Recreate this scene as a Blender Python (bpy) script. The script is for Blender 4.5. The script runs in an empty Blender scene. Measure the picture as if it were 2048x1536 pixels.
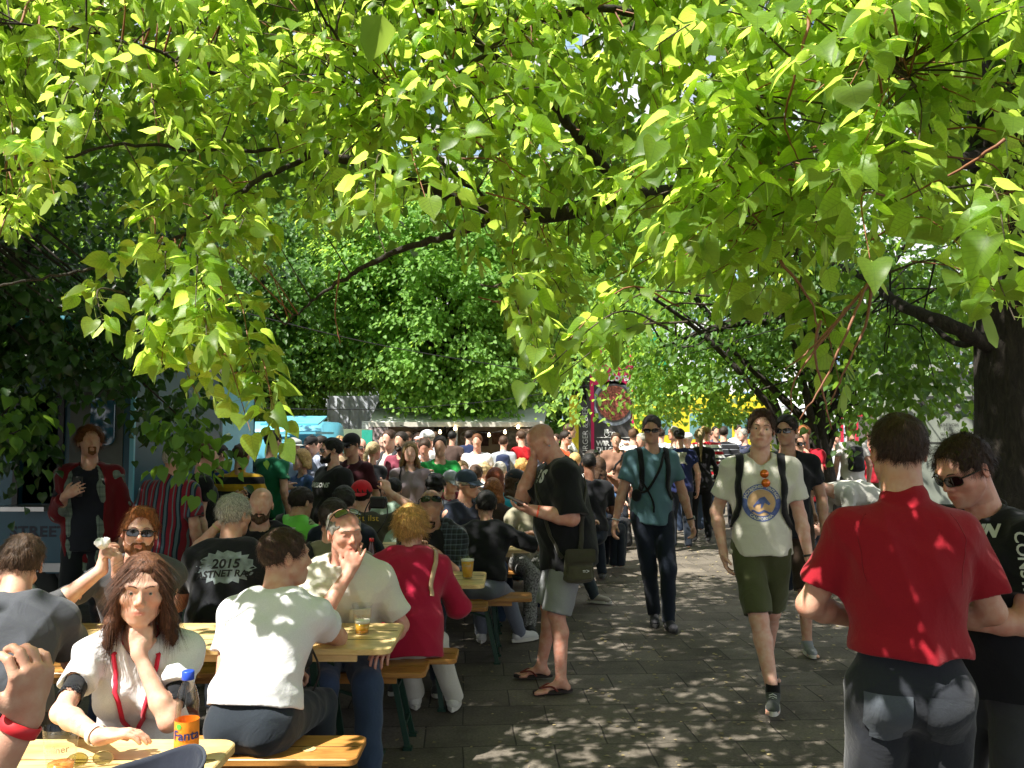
import bpy, math, random
import numpy as np
from mathutils import Vector, Matrix
from mathutils.bvhtree import BVHTree

# ------------------------------------------------------------------ camera, sky, sun
scn = bpy.context.scene
COL = scn.collection
FPX, CAMZ, PITCH = 1680.0, 1.68, math.radians(3.54)
cd = bpy.data.cameras.new('camera'); cam = bpy.data.objects.new('camera', cd); COL.objects.link(cam)
cam.location = (0, 0, CAMZ); cam.rotation_euler = (math.radians(90) + PITCH, 0, 0)
cd.sensor_width = 36; cd.lens = FPX / 2048 * 36; cd.clip_start = .05; cd.clip_end = 2000
scn.camera = cam
SUN = np.array([-.45, -.33, .83]); SUN /= np.linalg.norm(SUN)
w = bpy.data.worlds.new('World'); scn.world = w; w.use_nodes = True
nt = w.node_tree; sky = nt.nodes.new('ShaderNodeTexSky'); sky.sky_type = 'NISHITA'; sky.sun_disc = False
sky.sun_elevation = math.asin(SUN[2]); sky.sun_rotation = math.atan2(SUN[0], SUN[1]); sky.dust_density = 2.5
sky.air_density = 1.0
wt = nt.nodes.new('ShaderNodeTexCoord'); wn = nt.nodes.new('ShaderNodeTexNoise'); wn.inputs['Scale'].default_value = 3.2; wn.inputs['Detail'].default_value = 7; wn.inputs['Distortion'].default_value = .6
wr = nt.nodes.new('ShaderNodeValToRGB'); wr.color_ramp.elements[0].position = .36; wr.color_ramp.elements[1].position = .54; wm = nt.nodes.new('ShaderNodeMix'); wm.data_type = 'RGBA'; wm.inputs[7].default_value = (6.5, 6.6, 6.9, 1)
nt.links.new(wt.outputs['Generated'], wn.inputs['Vector']); nt.links.new(wn.outputs[0], wr.inputs[0]); nt.links.new(wr.outputs[0], wm.inputs[0]); nt.links.new(sky.outputs[0], wm.inputs[6]); nt.links.new(wm.outputs[2], nt.nodes['Background'].inputs[0]); nt.nodes['Background'].inputs[1].default_value = .075
sl = bpy.data.lights.new('sun', 'SUN'); so = bpy.data.objects.new('sun', sl); COL.objects.link(so)
sl.energy = 5.0; sl.angle = math.radians(.53); sl.color = (1, .95, .86)
so.rotation_euler = Vector(-SUN).to_track_quat('-Z', 'Y').to_euler(); so.location = (0, 0, 30)
scn.view_settings.view_transform = 'Standard'; scn.view_settings.look = 'None'
scn.view_settings.gamma = 1; scn.view_settings.use_curve_mapping = False
scn.view_settings.exposure = 1.38
scn.cycles.max_bounces = 8; scn.cycles.transparent_max_bounces = 12; scn.cycles.diffuse_bounces = 4
scn.cycles.transmission_bounces = 6; scn.cycles.glossy_bounces = 3
scn.cycles.caustics_reflective = False; scn.cycles.caustics_refractive = False
scn.cycles.sample_clamp_indirect = 6
scn.cycles.use_denoising = True

def V(*a): return np.array(a, float)
def P(u, v, Y):
    """world point seen at pixel (u, v) of the 2048x1536 photograph in the vertical plane y = Y"""
    f = V(0, math.cos(PITCH), math.sin(PITCH)); up = V(0, -math.sin(PITCH), math.cos(PITCH))
    d = f + V((u - 1024) / FPX, 0, 0) + up * (768 - v) / FPX
    return V(0, 0, CAMZ) + d * (Y / d[1])
def nrm(a):
    a = np.asarray(a, float); return a / (np.linalg.norm(a) + 1e-12)
def c8(h):
    """sRGB hex -> linear"""
    r = [int(h[i:i + 2], 16) / 255 for i in (0, 2, 4)]
    return tuple((x / 12.92 if x <= .04045 else ((x + .055) / 1.055) ** 2.4) for x in r)

# ------------------------------------------------------------------ materials
MATS = {}
def mat_new(key):
    m = bpy.data.materials.new(key); m.use_nodes = True
    nt = m.node_tree; b = nt.nodes['Principled BSDF']
    return m, nt, b
def N(nt, t, **kw):
    n = nt.nodes.new(t)
    for k, v in kw.items():
        if k in n.inputs: n.inputs[k].default_value = v
        else: setattr(n, k, v)
    return n
def L(nt, a, b): nt.links.new(a, b)
def ramp(nt, stops, interp='LINEAR'):
    r = nt.nodes.new('ShaderNodeValToRGB'); cr = r.color_ramp; cr.interpolation = interp
    while len(cr.elements) < len(stops): cr.elements.new(.5)
    for e, (p, c) in zip(cr.elements, stops): e.position = p; e.color = (*c[:3], 1)
    return r
def bump(nt, b, src, strength=.3, dist=.005):
    bp = N(nt, 'ShaderNodeBump', Strength=strength, Distance=dist); L(nt, src, bp.inputs['Height']); L(nt, bp.outputs[0], b.inputs['Normal'])
def simple(key, col, rough=.6, metal=0, noise=.12, scale=12, bumpd=.0, spec=.5):
    if key in MATS: return MATS[key]
    m, nt, b = mat_new(key)
    tc = N(nt, 'ShaderNodeTexCoord'); no = N(nt, 'ShaderNodeTexNoise', Scale=scale, Detail=5.0)
    L(nt, tc.outputs['Object'], no.inputs['Vector'])
    lo = tuple(c * (1 - noise) for c in col); hi = tuple(min(1, c * (1 + noise)) for c in col)
    r = ramp(nt, [(.3, lo), (.7, hi)]); L(nt, no.outputs[0], r.inputs[0]); L(nt, r.outputs[0], b.inputs['Base Color'])
    b.inputs['Roughness'].default_value = rough; b.inputs['Metallic'].default_value = metal
    b.inputs['Specular IOR Level'].default_value = spec
    if bumpd: bump(nt, b, no.outputs[0], .6, bumpd)
    MATS[key] = m; return m
def cloth(key, col, pat=None, rough=.9, wr=1.0):
    """fabric; pat = (axis, period, [(position, colour), ...]) stripes, or ('plaid', period, c2, c3)"""
    if key in MATS: return MATS[key]
    m, nt, b = mat_new(key)
    tc = N(nt, 'ShaderNodeTexCoord')
    fine = N(nt, 'ShaderNodeTexNoise', Scale=420.0, Detail=2.0); L(nt, tc.outputs['Object'], fine.inputs['Vector'])
    big = N(nt, 'ShaderNodeTexNoise', Scale=7.0, Detail=4.0, Distortion=1.2); L(nt, tc.outputs['Object'], big.inputs['Vector'])
    def stripe(axis, period, stops):
        sep = N(nt, 'ShaderNodeSeparateXYZ'); L(nt, tc.outputs['Object'], sep.inputs[0])
        mu = N(nt, 'ShaderNodeMath', operation='MULTIPLY'); mu.inputs[1].default_value = 1 / period; L(nt, sep.outputs['XYZ'.index(axis)], mu.inputs[0])
        ad = N(nt, 'ShaderNodeMath', operation='ADD'); ad.inputs[1].default_value = 40.0; L(nt, mu.outputs[0], ad.inputs[0])
        fr = N(nt, 'ShaderNodeMath', operation='FRACT'); L(nt, ad.outputs[0], fr.inputs[0])
        r = ramp(nt, stops, 'CONSTANT'); L(nt, fr.outputs[0], r.inputs[0]); return r.outputs[0]
    if pat is None:
        base = N(nt, 'ShaderNodeRGB'); base.outputs[0].default_value = (*col, 1); cs = base.outputs[0]
    elif pat[0] == 'plaid':
        a = stripe('X', pat[1], [(0, col), (.45, pat[2]), (.55, col), (.8, pat[3])])
        c = stripe('Z', pat[1], [(0, col), (.5, pat[2]), (.7, col), (.85, pat[3])])
        mx = N(nt, 'ShaderNodeMix', data_type='RGBA'); mx.inputs[0].default_value = .5; L(nt, a, mx.inputs[6]); L(nt, c, mx.inputs[7]); cs = mx.outputs[2]
    else: cs = stripe(*pat)
    va = N(nt, 'ShaderNodeMapRange'); va.inputs['From Min'].default_value = .25; va.inputs['From Max'].default_value = .75
    va.inputs['To Min'].default_value = .86; va.inputs['To Max'].default_value = 1.08; L(nt, fine.outputs[0], va.inputs[0])
    mm = N(nt, 'ShaderNodeVectorMath', operation='SCALE'); L(nt, cs, mm.inputs[0]); L(nt, va.outputs[0], mm.inputs['Scale'])
    L(nt, mm.outputs[0], b.inputs['Base Color'])
    b.inputs['Roughness'].default_value = rough; b.inputs['Specular IOR Level'].default_value = .25
    b.inputs['Sheen Weight'].default_value = .15; b.inputs['Sheen Roughness'].default_value = .5
    wv = N(nt, 'ShaderNodeTexNoise', Scale=16.0, Detail=3.0, Distortion=2.5); L(nt, tc.outputs['Object'], wv.inputs['Vector'])
    b1 = N(nt, 'ShaderNodeBump', Strength=.45, Distance=.016 * wr); L(nt, big.outputs[0], b1.inputs['Height'])
    b2 = N(nt, 'ShaderNodeBump', Strength=.3, Distance=.004 * wr); L(nt, wv.outputs[0], b2.inputs['Height']); L(nt, b1.outputs[0], b2.inputs['Normal'])
    b3 = N(nt, 'ShaderNodeBump', Strength=.25, Distance=.0006); L(nt, fine.outputs[0], b3.inputs['Height']); L(nt, b2.outputs[0], b3.inputs['Normal'])
    L(nt, b3.outputs[0], b.inputs['Normal'])
    MATS[key] = m; return m
def skin(key, col):
    if key in MATS: return MATS[key]
    m, nt, b = mat_new(key)
    tc = N(nt, 'ShaderNodeTexCoord'); no = N(nt, 'ShaderNodeTexNoise', Scale=28.0, Detail=6.0); L(nt, tc.outputs['Object'], no.inputs['Vector'])
    red = tuple(c * k for c, k in zip(col, (.94, .70, .64))); pale = tuple(min(1, c * k) for c, k in zip(col, (1.04, 1.04, 1.02)))
    r = ramp(nt, [(.30, red), (.50, tuple(.5 * (a + b_) for a, b_ in zip(red, pale))), (.66, pale)]); L(nt, no.outputs[0], r.inputs[0])
    at = N(nt, 'ShaderNodeAttribute', attribute_name='tint')
    mx = N(nt, 'ShaderNodeMix', data_type='RGBA', blend_type='MULTIPLY'); mx.inputs[0].default_value = 1
    L(nt, r.outputs[0], mx.inputs[6]); L(nt, at.outputs['Color'], mx.inputs[7]); L(nt, mx.outputs[2], b.inputs['Base Color'])
    b.inputs['Roughness'].default_value = .48; b.inputs['Specular IOR Level'].default_value = .4
    b.inputs['Subsurface Weight'].default_value = .12; b.inputs['Subsurface Radius'].default_value = (1, .35, .2); b.inputs['Subsurface Scale'].default_value = .012
    f = N(nt, 'ShaderNodeTexNoise', Scale=260.0, Detail=3.0); L(nt, tc.outputs['Object'], f.inputs['Vector']); bump(nt, b, f.outputs[0], .45, .0016); rg = ramp(nt, [(.3, (.36,) * 3), (.7, (.62,) * 3)]); L(nt, no.outputs[0], rg.inputs[0]); L(nt, rg.outputs[0], b.inputs['Roughness'])
    MATS[key] = m; return m
def hairmat(key, col):
    if key in MATS: return MATS[key]
    m, nt, b = mat_new(key)
    tc = N(nt, 'ShaderNodeTexCoord'); mp = N(nt, 'ShaderNodeMapping'); mp.inputs['Scale'].default_value = (1, 1, .22)
    L(nt, tc.outputs['Object'], mp.inputs[0]); no = N(nt, 'ShaderNodeTexNoise', Scale=190.0, Detail=3.0, Distortion=.6); L(nt, mp.outputs[0], no.inputs['Vector'])
    r = ramp(nt, [(.3, tuple(c * .45 for c in col)), (.7, tuple(min(1, c * 1.35) for c in col))]); L(nt, no.outputs[0], r.inputs[0])
    ge = N(nt, 'ShaderNodeNewGeometry'); rr = ramp(nt, [(0, (.45,) * 3), (.7, (1.1,) * 3), (1, (1.6, 1.55, 1.45))]); L(nt, ge.outputs['Random Per Island'], rr.inputs[0]); mx = N(nt, 'ShaderNodeMix', data_type='RGBA', blend_type='MULTIPLY'); mx.inputs[0].default_value = .85; L(nt, r.outputs[0], mx.inputs[6]); L(nt, rr.outputs[0], mx.inputs[7]); L(nt, mx.outputs[2], b.inputs['Base Color'])
    b.inputs['Roughness'].default_value = .55; b.inputs['Specular IOR Level'].default_value = .3; bump(nt, b, no.outputs[0], .9, .005)
    MATS[key] = m; return m
def wood(key, c1, c2, gloss=.35):
    if key in MATS: return MATS[key]
    m, nt, b = mat_new(key)
    tc = N(nt, 'ShaderNodeTexCoord'); mp = N(nt, 'ShaderNodeMapping'); mp.inputs['Scale'].default_value = (1.0, 9, 9); L(nt, tc.outputs['Object'], mp.inputs[0])
    no = N(nt, 'ShaderNodeTexNoise', Scale=3.5, Detail=8.0, Roughness=.62, Distortion=1.4); L(nt, mp.outputs[0], no.inputs['Vector'])
    r = ramp(nt, [(.28, c2), (.47, c1), (.62, tuple(min(1, x * 1.12) for x in c1)), (.8, c2)]); L(nt, no.outputs[0], r.inputs[0])
    vo = N(nt, 'ShaderNodeTexVoronoi', Scale=3.1); mp2 = N(nt, 'ShaderNodeMapping'); mp2.inputs['Scale'].default_value = (1, 2.1, 1); L(nt, tc.outputs['Object'], mp2.inputs[0]); L(nt, mp2.outputs[0], vo.inputs['Vector'])
    kr = ramp(nt, [(.0, (.25, .10, .04)), (.045, (.42, .2, .08)), (.075, (1, 1, 1))]); L(nt, vo.outputs[0], kr.inputs[0])
    mx = N(nt, 'ShaderNodeMix', data_type='RGBA', blend_type='MULTIPLY'); mx.inputs[0].default_value = 1; L(nt, r.outputs[0], mx.inputs[6]); L(nt, kr.outputs[0], mx.inputs[7])
    d = N(nt, 'ShaderNodeTexNoise', Scale=5.0, Detail=6.0); L(nt, tc.outputs['Object'], d.inputs['Vector']); dr = ramp(nt, [(.32, (.62, .56, .46)), (.6, (1, 1, 1))]); L(nt, d.outputs[0], dr.inputs[0])
    m2 = N(nt, 'ShaderNodeMix', data_type='RGBA', blend_type='MULTIPLY'); m2.inputs[0].default_value = .8; L(nt, mx.outputs[2], m2.inputs[6]); L(nt, dr.outputs[0], m2.inputs[7])
    L(nt, m2.outputs[2], b.inputs['Base Color']); b.inputs['Roughness'].default_value = gloss; bump(nt, b, no.outputs[0], .2, .002)
    MATS[key] = m; return m
def bark(key, col):
    if key in MATS: return MATS[key]
    m, nt, b = mat_new(key)
    tc = N(nt, 'ShaderNodeTexCoord'); mp = N(nt, 'ShaderNodeMapping'); mp.inputs['Scale'].default_value = (1, 1, .3); L(nt, tc.outputs['Object'], mp.inputs[0])
    no = N(nt, 'ShaderNodeTexNoise', Scale=26.0, Detail=8.0, Roughness=.65, Distortion=.8); L(nt, mp.outputs[0], no.inputs['Vector'])
    r = ramp(nt, [(.3, tuple(c * .35 for c in col)), (.55, col), (.75, tuple(c * 1.9 for c in col))]); L(nt, no.outputs[0], r.inputs[0]); L(nt, r.outputs[0], b.inputs['Base Color'])
    b.inputs['Roughness'].default_value = .95; bump(nt, b, no.outputs[0], 1.0, .03); MATS[key] = m; return m
def leafmat(key, dark, light, trans, tw=.45, gl=.35, var=.35, veins=False):
    if key in MATS: return MATS[key]
    m = bpy.data.materials.new(key); m.use_nodes = True; nt = m.node_tree; nt.nodes.clear()
    out = N(nt, 'ShaderNodeOutputMaterial'); ge = N(nt, 'ShaderNodeNewGeometry')
    r = ramp(nt, [(0, dark), (1, light)]); L(nt, ge.outputs['Random Per Island'], r.inputs[0])
    t2 = ramp(nt, [(0, tuple(c * (1 - var) for c in trans)), (1, tuple(c * (1 + var * .5) for c in trans))]); L(nt, ge.outputs['Random Per Island'], t2.inputs[0])
    df = N(nt, 'ShaderNodeBsdfPrincipled'); L(nt, r.outputs[0], df.inputs['Base Color']); df.inputs['Roughness'].default_value = gl; df.inputs['Specular IOR Level'].default_value = .40
    tr = N(nt, 'ShaderNodeBsdfTranslucent'); L(nt, t2.outputs[0], tr.inputs['Color'])
    if veins:   # side veins and midrib from the blade's own coordinates
        at = N(nt, 'ShaderNodeAttribute', attribute_name='blade'); sp = N(nt, 'ShaderNodeSeparateXYZ'); L(nt, at.outputs['Vector'], sp.inputs[0])
        def M(op, a, b=None):
            n = N(nt, 'ShaderNodeMath', operation=op)
            for i, q in enumerate((a, b)):
                if q is None: continue
                if isinstance(q, (int, float)): n.inputs[i].default_value = q
                else: L(nt, q, n.inputs[i])
            return n.outputs[0]
        ax = M('ABSOLUTE', sp.outputs[0]); fr = M('FRACT', M('MULTIPLY', M('SUBTRACT', sp.outputs[1], M('MULTIPLY', ax, .75)), 7.0)); v1 = M('LESS_THAN', M('ABSOLUTE', M('SUBTRACT', fr, .5)), .07); v2 = M('LESS_THAN', ax, .016); vv = M('MULTIPLY', M('MAXIMUM', v1, v2), .42)
        pn = N(nt, 'ShaderNodeTexNoise', Scale=9.0, Detail=3.0); L(nt, at.outputs['Vector'], pn.inputs['Vector']); va = M('ADD', .72, M('MULTIPLY', pn.outputs[0], .5))
        mv = N(nt, 'ShaderNodeMix', data_type='RGBA'); L(nt, vv, mv.inputs[0]); L(nt, t2.outputs[0], mv.inputs[6]); mv.inputs[7].default_value = (trans[0] * .45, trans[1] * .55, trans[2] * .6, 1)
        sc = N(nt, 'ShaderNodeVectorMath', operation='SCALE'); L(nt, mv.outputs[2], sc.inputs[0]); L(nt, va, sc.inputs['Scale']); L(nt, sc.outputs[0], tr.inputs['Color'])
        bp = N(nt, 'ShaderNodeBump', Strength=.5, Distance=.002); L(nt, vv, bp.inputs['Height']); L(nt, bp.outputs[0], df.inputs['Normal'])
    mx = N(nt, 'ShaderNodeMixShader'); mx.inputs[0].default_value = tw; L(nt, df.outputs[0], mx.inputs[1]); L(nt, tr.outputs[0], mx.inputs[2]); L(nt, mx.outputs[0], out.inputs[0])
    MATS[key] = m; return m
def emis(key, col, s):
    if key in MATS: return MATS[key]
    m, nt, b = mat_new(key); b.inputs['Emission Color'].default_value = (*col, 1); b.inputs['Emission Strength'].default_value = s; MATS[key] = m; return m
def glassy(key, col, alpha, rough=.05):
    """thin clear plastic or pane: mostly see-through with a gloss"""
    if key in MATS: return MATS[key]
    m = bpy.data.materials.new(key); m.use_nodes = True; nt = m.node_tree; nt.nodes.clear()
    out = N(nt, 'ShaderNodeOutputMaterial'); tr = N(nt, 'ShaderNodeBsdfTransparent', Color=(*col, 1)); gl = N(nt, 'ShaderNodeBsdfGlossy', Roughness=rough)
    fr = N(nt, 'ShaderNodeLayerWeight', Blend=.25); pw = N(nt, 'ShaderNodeMath', operation='POWER'); pw.inputs[1].default_value = 2.0; L(nt, fr.outputs['Facing'], pw.inputs[0]); ml = N(nt, 'ShaderNodeMath', operation='MULTIPLY'); ml.inputs[1].default_value = .45; L(nt, pw.outputs[0], ml.inputs[0]); ad = N(nt, 'ShaderNodeMath', operation='ADD'); ad.inputs[1].default_value = alpha; L(nt, ml.outputs[0], ad.inputs[0])
    mx = N(nt, 'ShaderNodeMixShader'); L(nt, ad.outputs[0], mx.inputs[0]); L(nt, tr.outputs[0], mx.inputs[1]); L(nt, gl.outputs[0], mx.inputs[2]); L(nt, mx.outputs[0], out.inputs[0])
    MATS[key] = m; return m

# ------------------------------------------------------------------ objects and meshes
def thing(name, label, cat, loc=(0, 0, 0), rz=0, group=None):
    o = bpy.data.objects.new(name, None); COL.objects.link(o); o.location = [float(x) for x in loc]; o.rotation_euler = (0, 0, rz)
    o.empty_display_size = .1; o['label'] = label; o['category'] = cat
    if group: o['group'] = group
    return o
def tag(o, label, cat, group=None, kind=None):
    if label: o['label'] = label
    if cat: o['category'] = cat
    if group: o['group'] = group
    if kind: o['kind'] = kind
    return o
def npmesh(name, verts, faces, mats, parent=None, smooth=True, midx=None):
    """faces: (n,3|4) int array or a list of index lists"""
    me = bpy.data.meshes.new(name)
    if isinstance(faces, np.ndarray):
        n, k = faces.shape
        me.vertices.add(len(verts)); me.vertices.foreach_set('co', np.asarray(verts, np.float32).ravel())
        me.loops.add(n * k); me.loops.foreach_set('vertex_index', faces.astype(np.int32).ravel())
        me.polygons.add(n); me.polygons.foreach_set('loop_start', np.arange(0, n * k, k, dtype=np.int32))
        me.polygons.foreach_set('loop_total', np.full(n, k, np.int32)); me.update(calc_edges=True)
    else:
        me.from_pydata([tuple(map(float, v)) for v in verts], [], faces); me.update()
    if smooth: me.polygons.foreach_set('use_smooth', np.ones(len(me.polygons), bool))
    for m in (mats if isinstance(mats, (list, tuple)) else [mats]): me.materials.append(m)
    if midx is not None: me.polygons.foreach_set('material_index', np.asarray(midx, np.int32))
    o = bpy.data.objects.new(name, me); COL.objects.link(o)
    if parent is not None: o.parent = parent
    return o
class MB:
    """collects simple solids into one mesh"""
    def __init__(s): s.v = []; s.f = []; s.n = 0
    def add(s, v, f):
        s.v.append(np.asarray(v, float)); s.f += [[i + s.n for i in q] for q in f]; s.n += len(v); return s
    def box(s, c, d, R=None, bev=0):
        c = np.asarray(c, float); d = np.asarray(d, float) / 2
        if bev <= 0:
            v = np.array([[x, y, z] for x in (-1, 1) for y in (-1, 1) for z in (-1, 1)]) * d
            f = [(0, 1, 3, 2), (4, 6, 7, 5), (0, 4, 5, 1), (2, 3, 7, 6), (0, 2, 6, 4), (1, 5, 7, 3)]
        else:   # chamfered box
            b = min(bev, d.min() * .99); v = []; idx = {}
            for sx in (-1, 1):
                for sy in (-1, 1):
                    for sz in (-1, 1):
                        for ax in range(3):
                            p = np.array([sx, sy, sz]) * d; 
                            for o in range(3):
                                if o != ax: p[o] -= [sx, sy, sz][o] * b
                            idx[(sx, sy, sz, ax)] = len(v); v.append(p)
            f = []
            for ax in range(3):
                o1, o2 = [o for o in range(3) if o != ax]
                for sg in (-1, 1):
                    q = []
                    for a, c2 in ((-1, -1), (1, -1), (1, 1), (-1, 1)):
                        k = [0, 0, 0]; k[ax] = sg; k[o1] = a; k[o2] = c2; q.append(idx[(*k, ax)])
                    f.append(q)
                    for a in (-1, 1):   # edges between faces ax and o1 along o2
                        if ax < o1:
                            k1 = [0, 0, 0]; k1[ax] = sg; k1[o1] = a; k2 = list(k1); k1[o2] = -1; k2[o2] = 1
                            f.append([idx[(*k1, ax)], idx[(*k2, ax)], idx[(*k2, o1)], idx[(*k1, o1)]])
                        if ax < o2:
                            k1 = [0, 0, 0]; k1[ax] = sg; k1[o2] = a; k2 = list(k1); k1[o1] = -1; k2[o1] = 1
                            f.append([idx[(*k1, ax)], idx[(*k2, ax)], idx[(*k2, o2)], idx[(*k1, o2)]])
            for sx in (-1, 1):
                for sy in (-1, 1):
                    for sz in (-1, 1): f.append([idx[(sx, sy, sz, a)] for a in range(3)])
            v = np.array(v)
        if R is not None: v = v @ np.asarray(R).T
        return s.add(v + c, f)
    def bar(s, a, b, wd, ht=None):
        a, b = np.asarray(a, float), np.asarray(b, float); ht = ht or wd; z = nrm(b - a); x = nrm(np.cross(z, V(0, 1, .01))) ; y = np.cross(z, x)
        return s.box((a + b) / 2, (wd, ht, np.linalg.norm(b - a)), np.stack([x, y, z], 1))
    def tube(s, pts, rad, n=8, cap=True):
        v, f = tube_arrays(pts, rad, n, cap); return s.add(v, f)
    def lathe(s, prof, c=(0, 0, 0), n=24, capb=True):
        prof = np.asarray(prof, float); a = np.linspace(0, 2 * np.pi, n, endpoint=False); v = []
        for r, z in prof: v += [(c[0] + r * math.cos(t), c[1] + r * math.sin(t), c[2] + z) for t in a]
        f = [(i * n + j, i * n + (j + 1) % n, (i + 1) * n + (j + 1) % n, (i + 1) * n + j) for i in range(len(prof) - 1) for j in range(n)]
        if capb: f.append(list(range(n))[::-1])
        return s.add(v, f)
    def sheet(s, pts, t=.004):
        """thin solid from an outline in one plane"""
        p = np.asarray(pts, float); nn = nrm(np.cross(p[1] - p[0], p[2] - p[1])); n = len(p)
        return s.add(np.vstack([p + nn * t / 2, p - nn * t / 2]), [list(range(n)), list(range(n, 2 * n))[::-1]] + [[i, n + i, n + (i + 1) % n, (i + 1) % n] for i in range(n)])
    def build(s, name, m, parent=None, smooth=False):
        o = npmesh(name, np.vstack(s.v), s.f, m, parent, smooth); o.data.validate(); return o
def tube_arrays(pts, rad, n=8, cap=True):
    pts = np.asarray(pts, float); m = len(pts); rad = np.broadcast_to(np.asarray(rad, float), (m,))
    T = np.gradient(pts, axis=0); T /= (np.linalg.norm(T, axis=1, keepdims=True) + 1e-12)
    x = nrm(np.cross(T[0], V(.13, .21, .97)) if abs(T[0][2]) < .95 else np.cross(T[0], V(1, .1, 0))); v = []
    a = np.linspace(0, 2 * np.pi, n, endpoint=False)
    for i in range(m):
        x = nrm(x - T[i] * np.dot(x, T[i])); y = np.cross(T[i], x)
        v.append(pts[i] + rad[i] * (np.cos(a)[:, None] * x + np.sin(a)[:, None] * y))
    f = [(i * n + j, i * n + (j + 1) % n, (i + 1) * n + (j + 1) % n, (i + 1) * n + j) for i in range(m - 1) for j in range(n)]
    if cap: f += [list(range(n))[::-1], [(m - 1) * n + j for j in range(n)]]
    return np.vstack(v), f
def spline(pts, sub=6):
    """Catmull-Rom through the points (any dimension)"""
    p = np.asarray(pts, float); p = np.vstack([2 * p[0] - p[1], p, 2 * p[-1] - p[-2]]); out = []
    for i in range(1, len(p) - 2):
        for t in np.linspace(0, 1, sub, endpoint=False):
            a, b, c, d = p[i - 1:i + 3]
            out.append(.5 * (2 * b + (c - a) * t + (2 * a - 5 * b + 4 * c - d) * t * t + (3 * b - a - 3 * c + d) * t ** 3))
    out.append(p[-2]); return np.array(out)
def textmesh(body, size=1, align='CENTER', bold=0, sx=1.0, spacing=1.0, shear=0):
    cu = bpy.data.curves.new('t', 'FONT'); cu.body = body; cu.size = size; cu.align_x = align; cu.align_y = 'CENTER'
    cu.offset = bold; cu.space_character = spacing; cu.resolution_u = 3; cu.shear = shear
    o = bpy.data.objects.new('t', cu); COL.objects.link(o)
    dg = bpy.context.evaluated_depsgraph_get(); me = bpy.data.meshes.new_from_object(o.evaluated_get(dg))
    v = np.array([x.co[:] for x in me.vertices]); f = [list(q.vertices) for q in me.polygons]
    bpy.data.objects.remove(o); bpy.data.curves.remove(cu); bpy.data.meshes.remove(me); v[:, 0] *= sx
    return v, f
def flat_text(name, body, size, o, xa, ya, m, parent, **kw):
    """lettering lying in the plane o + x*xa + y*ya, 3 mm thick paint film"""
    v, f = textmesh(body, size, **kw); xa, ya = nrm(xa), nrm(ya)
    return npmesh(name, np.asarray(o) + v[:, :1] * xa + v[:, 1:2] * ya, f, m, parent, False)
def ring_fan(r0, r1, n=40, rings=3):
    """flat annulus (or disc, r0 = 0) vertices and faces for prints"""
    v = []; f = []
    for i in range(rings + 1):
        r = r0 + (r1 - r0) * i / rings
        v += [(r * math.cos(a), r * math.sin(a), 0) for a in np.linspace(0, 2 * np.pi, n, endpoint=False)]
    for i in range(rings): f += [(i * n + j, (i + 1) * n + j, (i + 1) * n + (j + 1) % n, i * n + (j + 1) % n) for j in range(n)]
    return np.array(v), f
def project(name, v, f, target, o, xa, ya, m, off=.002, parent=None):
    """lays a flat print onto the surface of a garment mesh, in the garment's own coordinates"""
    me = target.data; bv = BVHTree.FromPolygons([x.co[:] for x in me.vertices], [list(q.vertices) for q in me.polygons])
    xa, ya = nrm(xa), nrm(ya); n = np.cross(xa, ya); out = []
    for p in v:
        q = np.asarray(o) + p[0] * xa + p[1] * ya; h = bv.ray_cast(Vector(q + n * .4), Vector(-n), .8)
        out.append(np.array(h[0]) + n * off if h[0] is not None else None)
    d0 = [np.dot(q - np.asarray(o), n) for q in out if q is not None]; dm = np.mean(d0) if d0 else 0
    out = [q if q is not None else np.asarray(o) + v[i][0] * xa + v[i][1] * ya + n * (dm - .02) for i, q in enumerate(out)]
    return npmesh(name, np.array(out), f, m, parent, False)
# ------------------------------------------------------------------ smooth bodies: signed distance fields meshed by sparse surface nets
F32 = np.float32
def A(x): return np.asarray(x, F32)
def cone(a, b, ra, rb):
    a, b = A(a), A(b); ba = b - a; L2 = max(float(ba @ ba), 1e-9)
    def f(p):
        q = p - a; h = np.clip(q @ ba / L2, 0, 1); q = q - h[:, None] * ba
        return np.sqrt(np.einsum('ij,ij->i', q, q)) - (ra + (rb - ra) * h)
    return f
def sph(c, r):
    c = A(c)
    def f(p):
        q = p - c; return np.sqrt(np.einsum('ij,ij->i', q, q)) - r
    return f
def ell(c, r, R=None):
    """ellipsoid; R columns = its axes"""
    c, r = A(c), A(r); R = None if R is None else A(R)
    def f(p):
        q = p - c
        if R is not None: q = q @ R
        q = q / r; k0 = np.sqrt(np.einsum('ij,ij->i', q, q)); q = q / r; k1 = np.sqrt(np.einsum('ij,ij->i', q, q)) + 1e-6
        return k0 * (k0 - 1) / k1
    return f
def econe(a, b, X, ra, rb):
    """cone of elliptic section, X = wide axis, ra/rb = (rx, ry)"""
    a, b = A(a), A(b); ba = b - a; Ln = float(np.linalg.norm(ba)); Z = ba / Ln; X = A(X); X = X - Z * (X @ Z); X /= np.linalg.norm(X); Y = np.cross(Z, X)
    ra, rb = A(ra), A(rb)
    def f(p):
        q = p - a; t = q @ Z; h = np.clip(t / Ln, 0, 1); r = ra + h[:, None] * (rb - ra); w = t - h * Ln
        u = (q @ X) / r[:, 0]; v = (q @ Y) / r[:, 1]; rz = r.min(1) * .7; w1 = w / rz
        k0 = np.sqrt(u * u + v * v + w1 * w1) + 1e-6; k1 = np.sqrt((u / r[:, 0]) ** 2 + (v / r[:, 1]) ** 2 + (w1 / rz) ** 2) + 1e-6
        return k0 * (k0 - 1) / k1
    return f
def half(o, n):
    """inside where (p-o).n < 0"""
    o, n = A(o), A(nrm(n))
    return lambda p: (p - o) @ n
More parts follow.
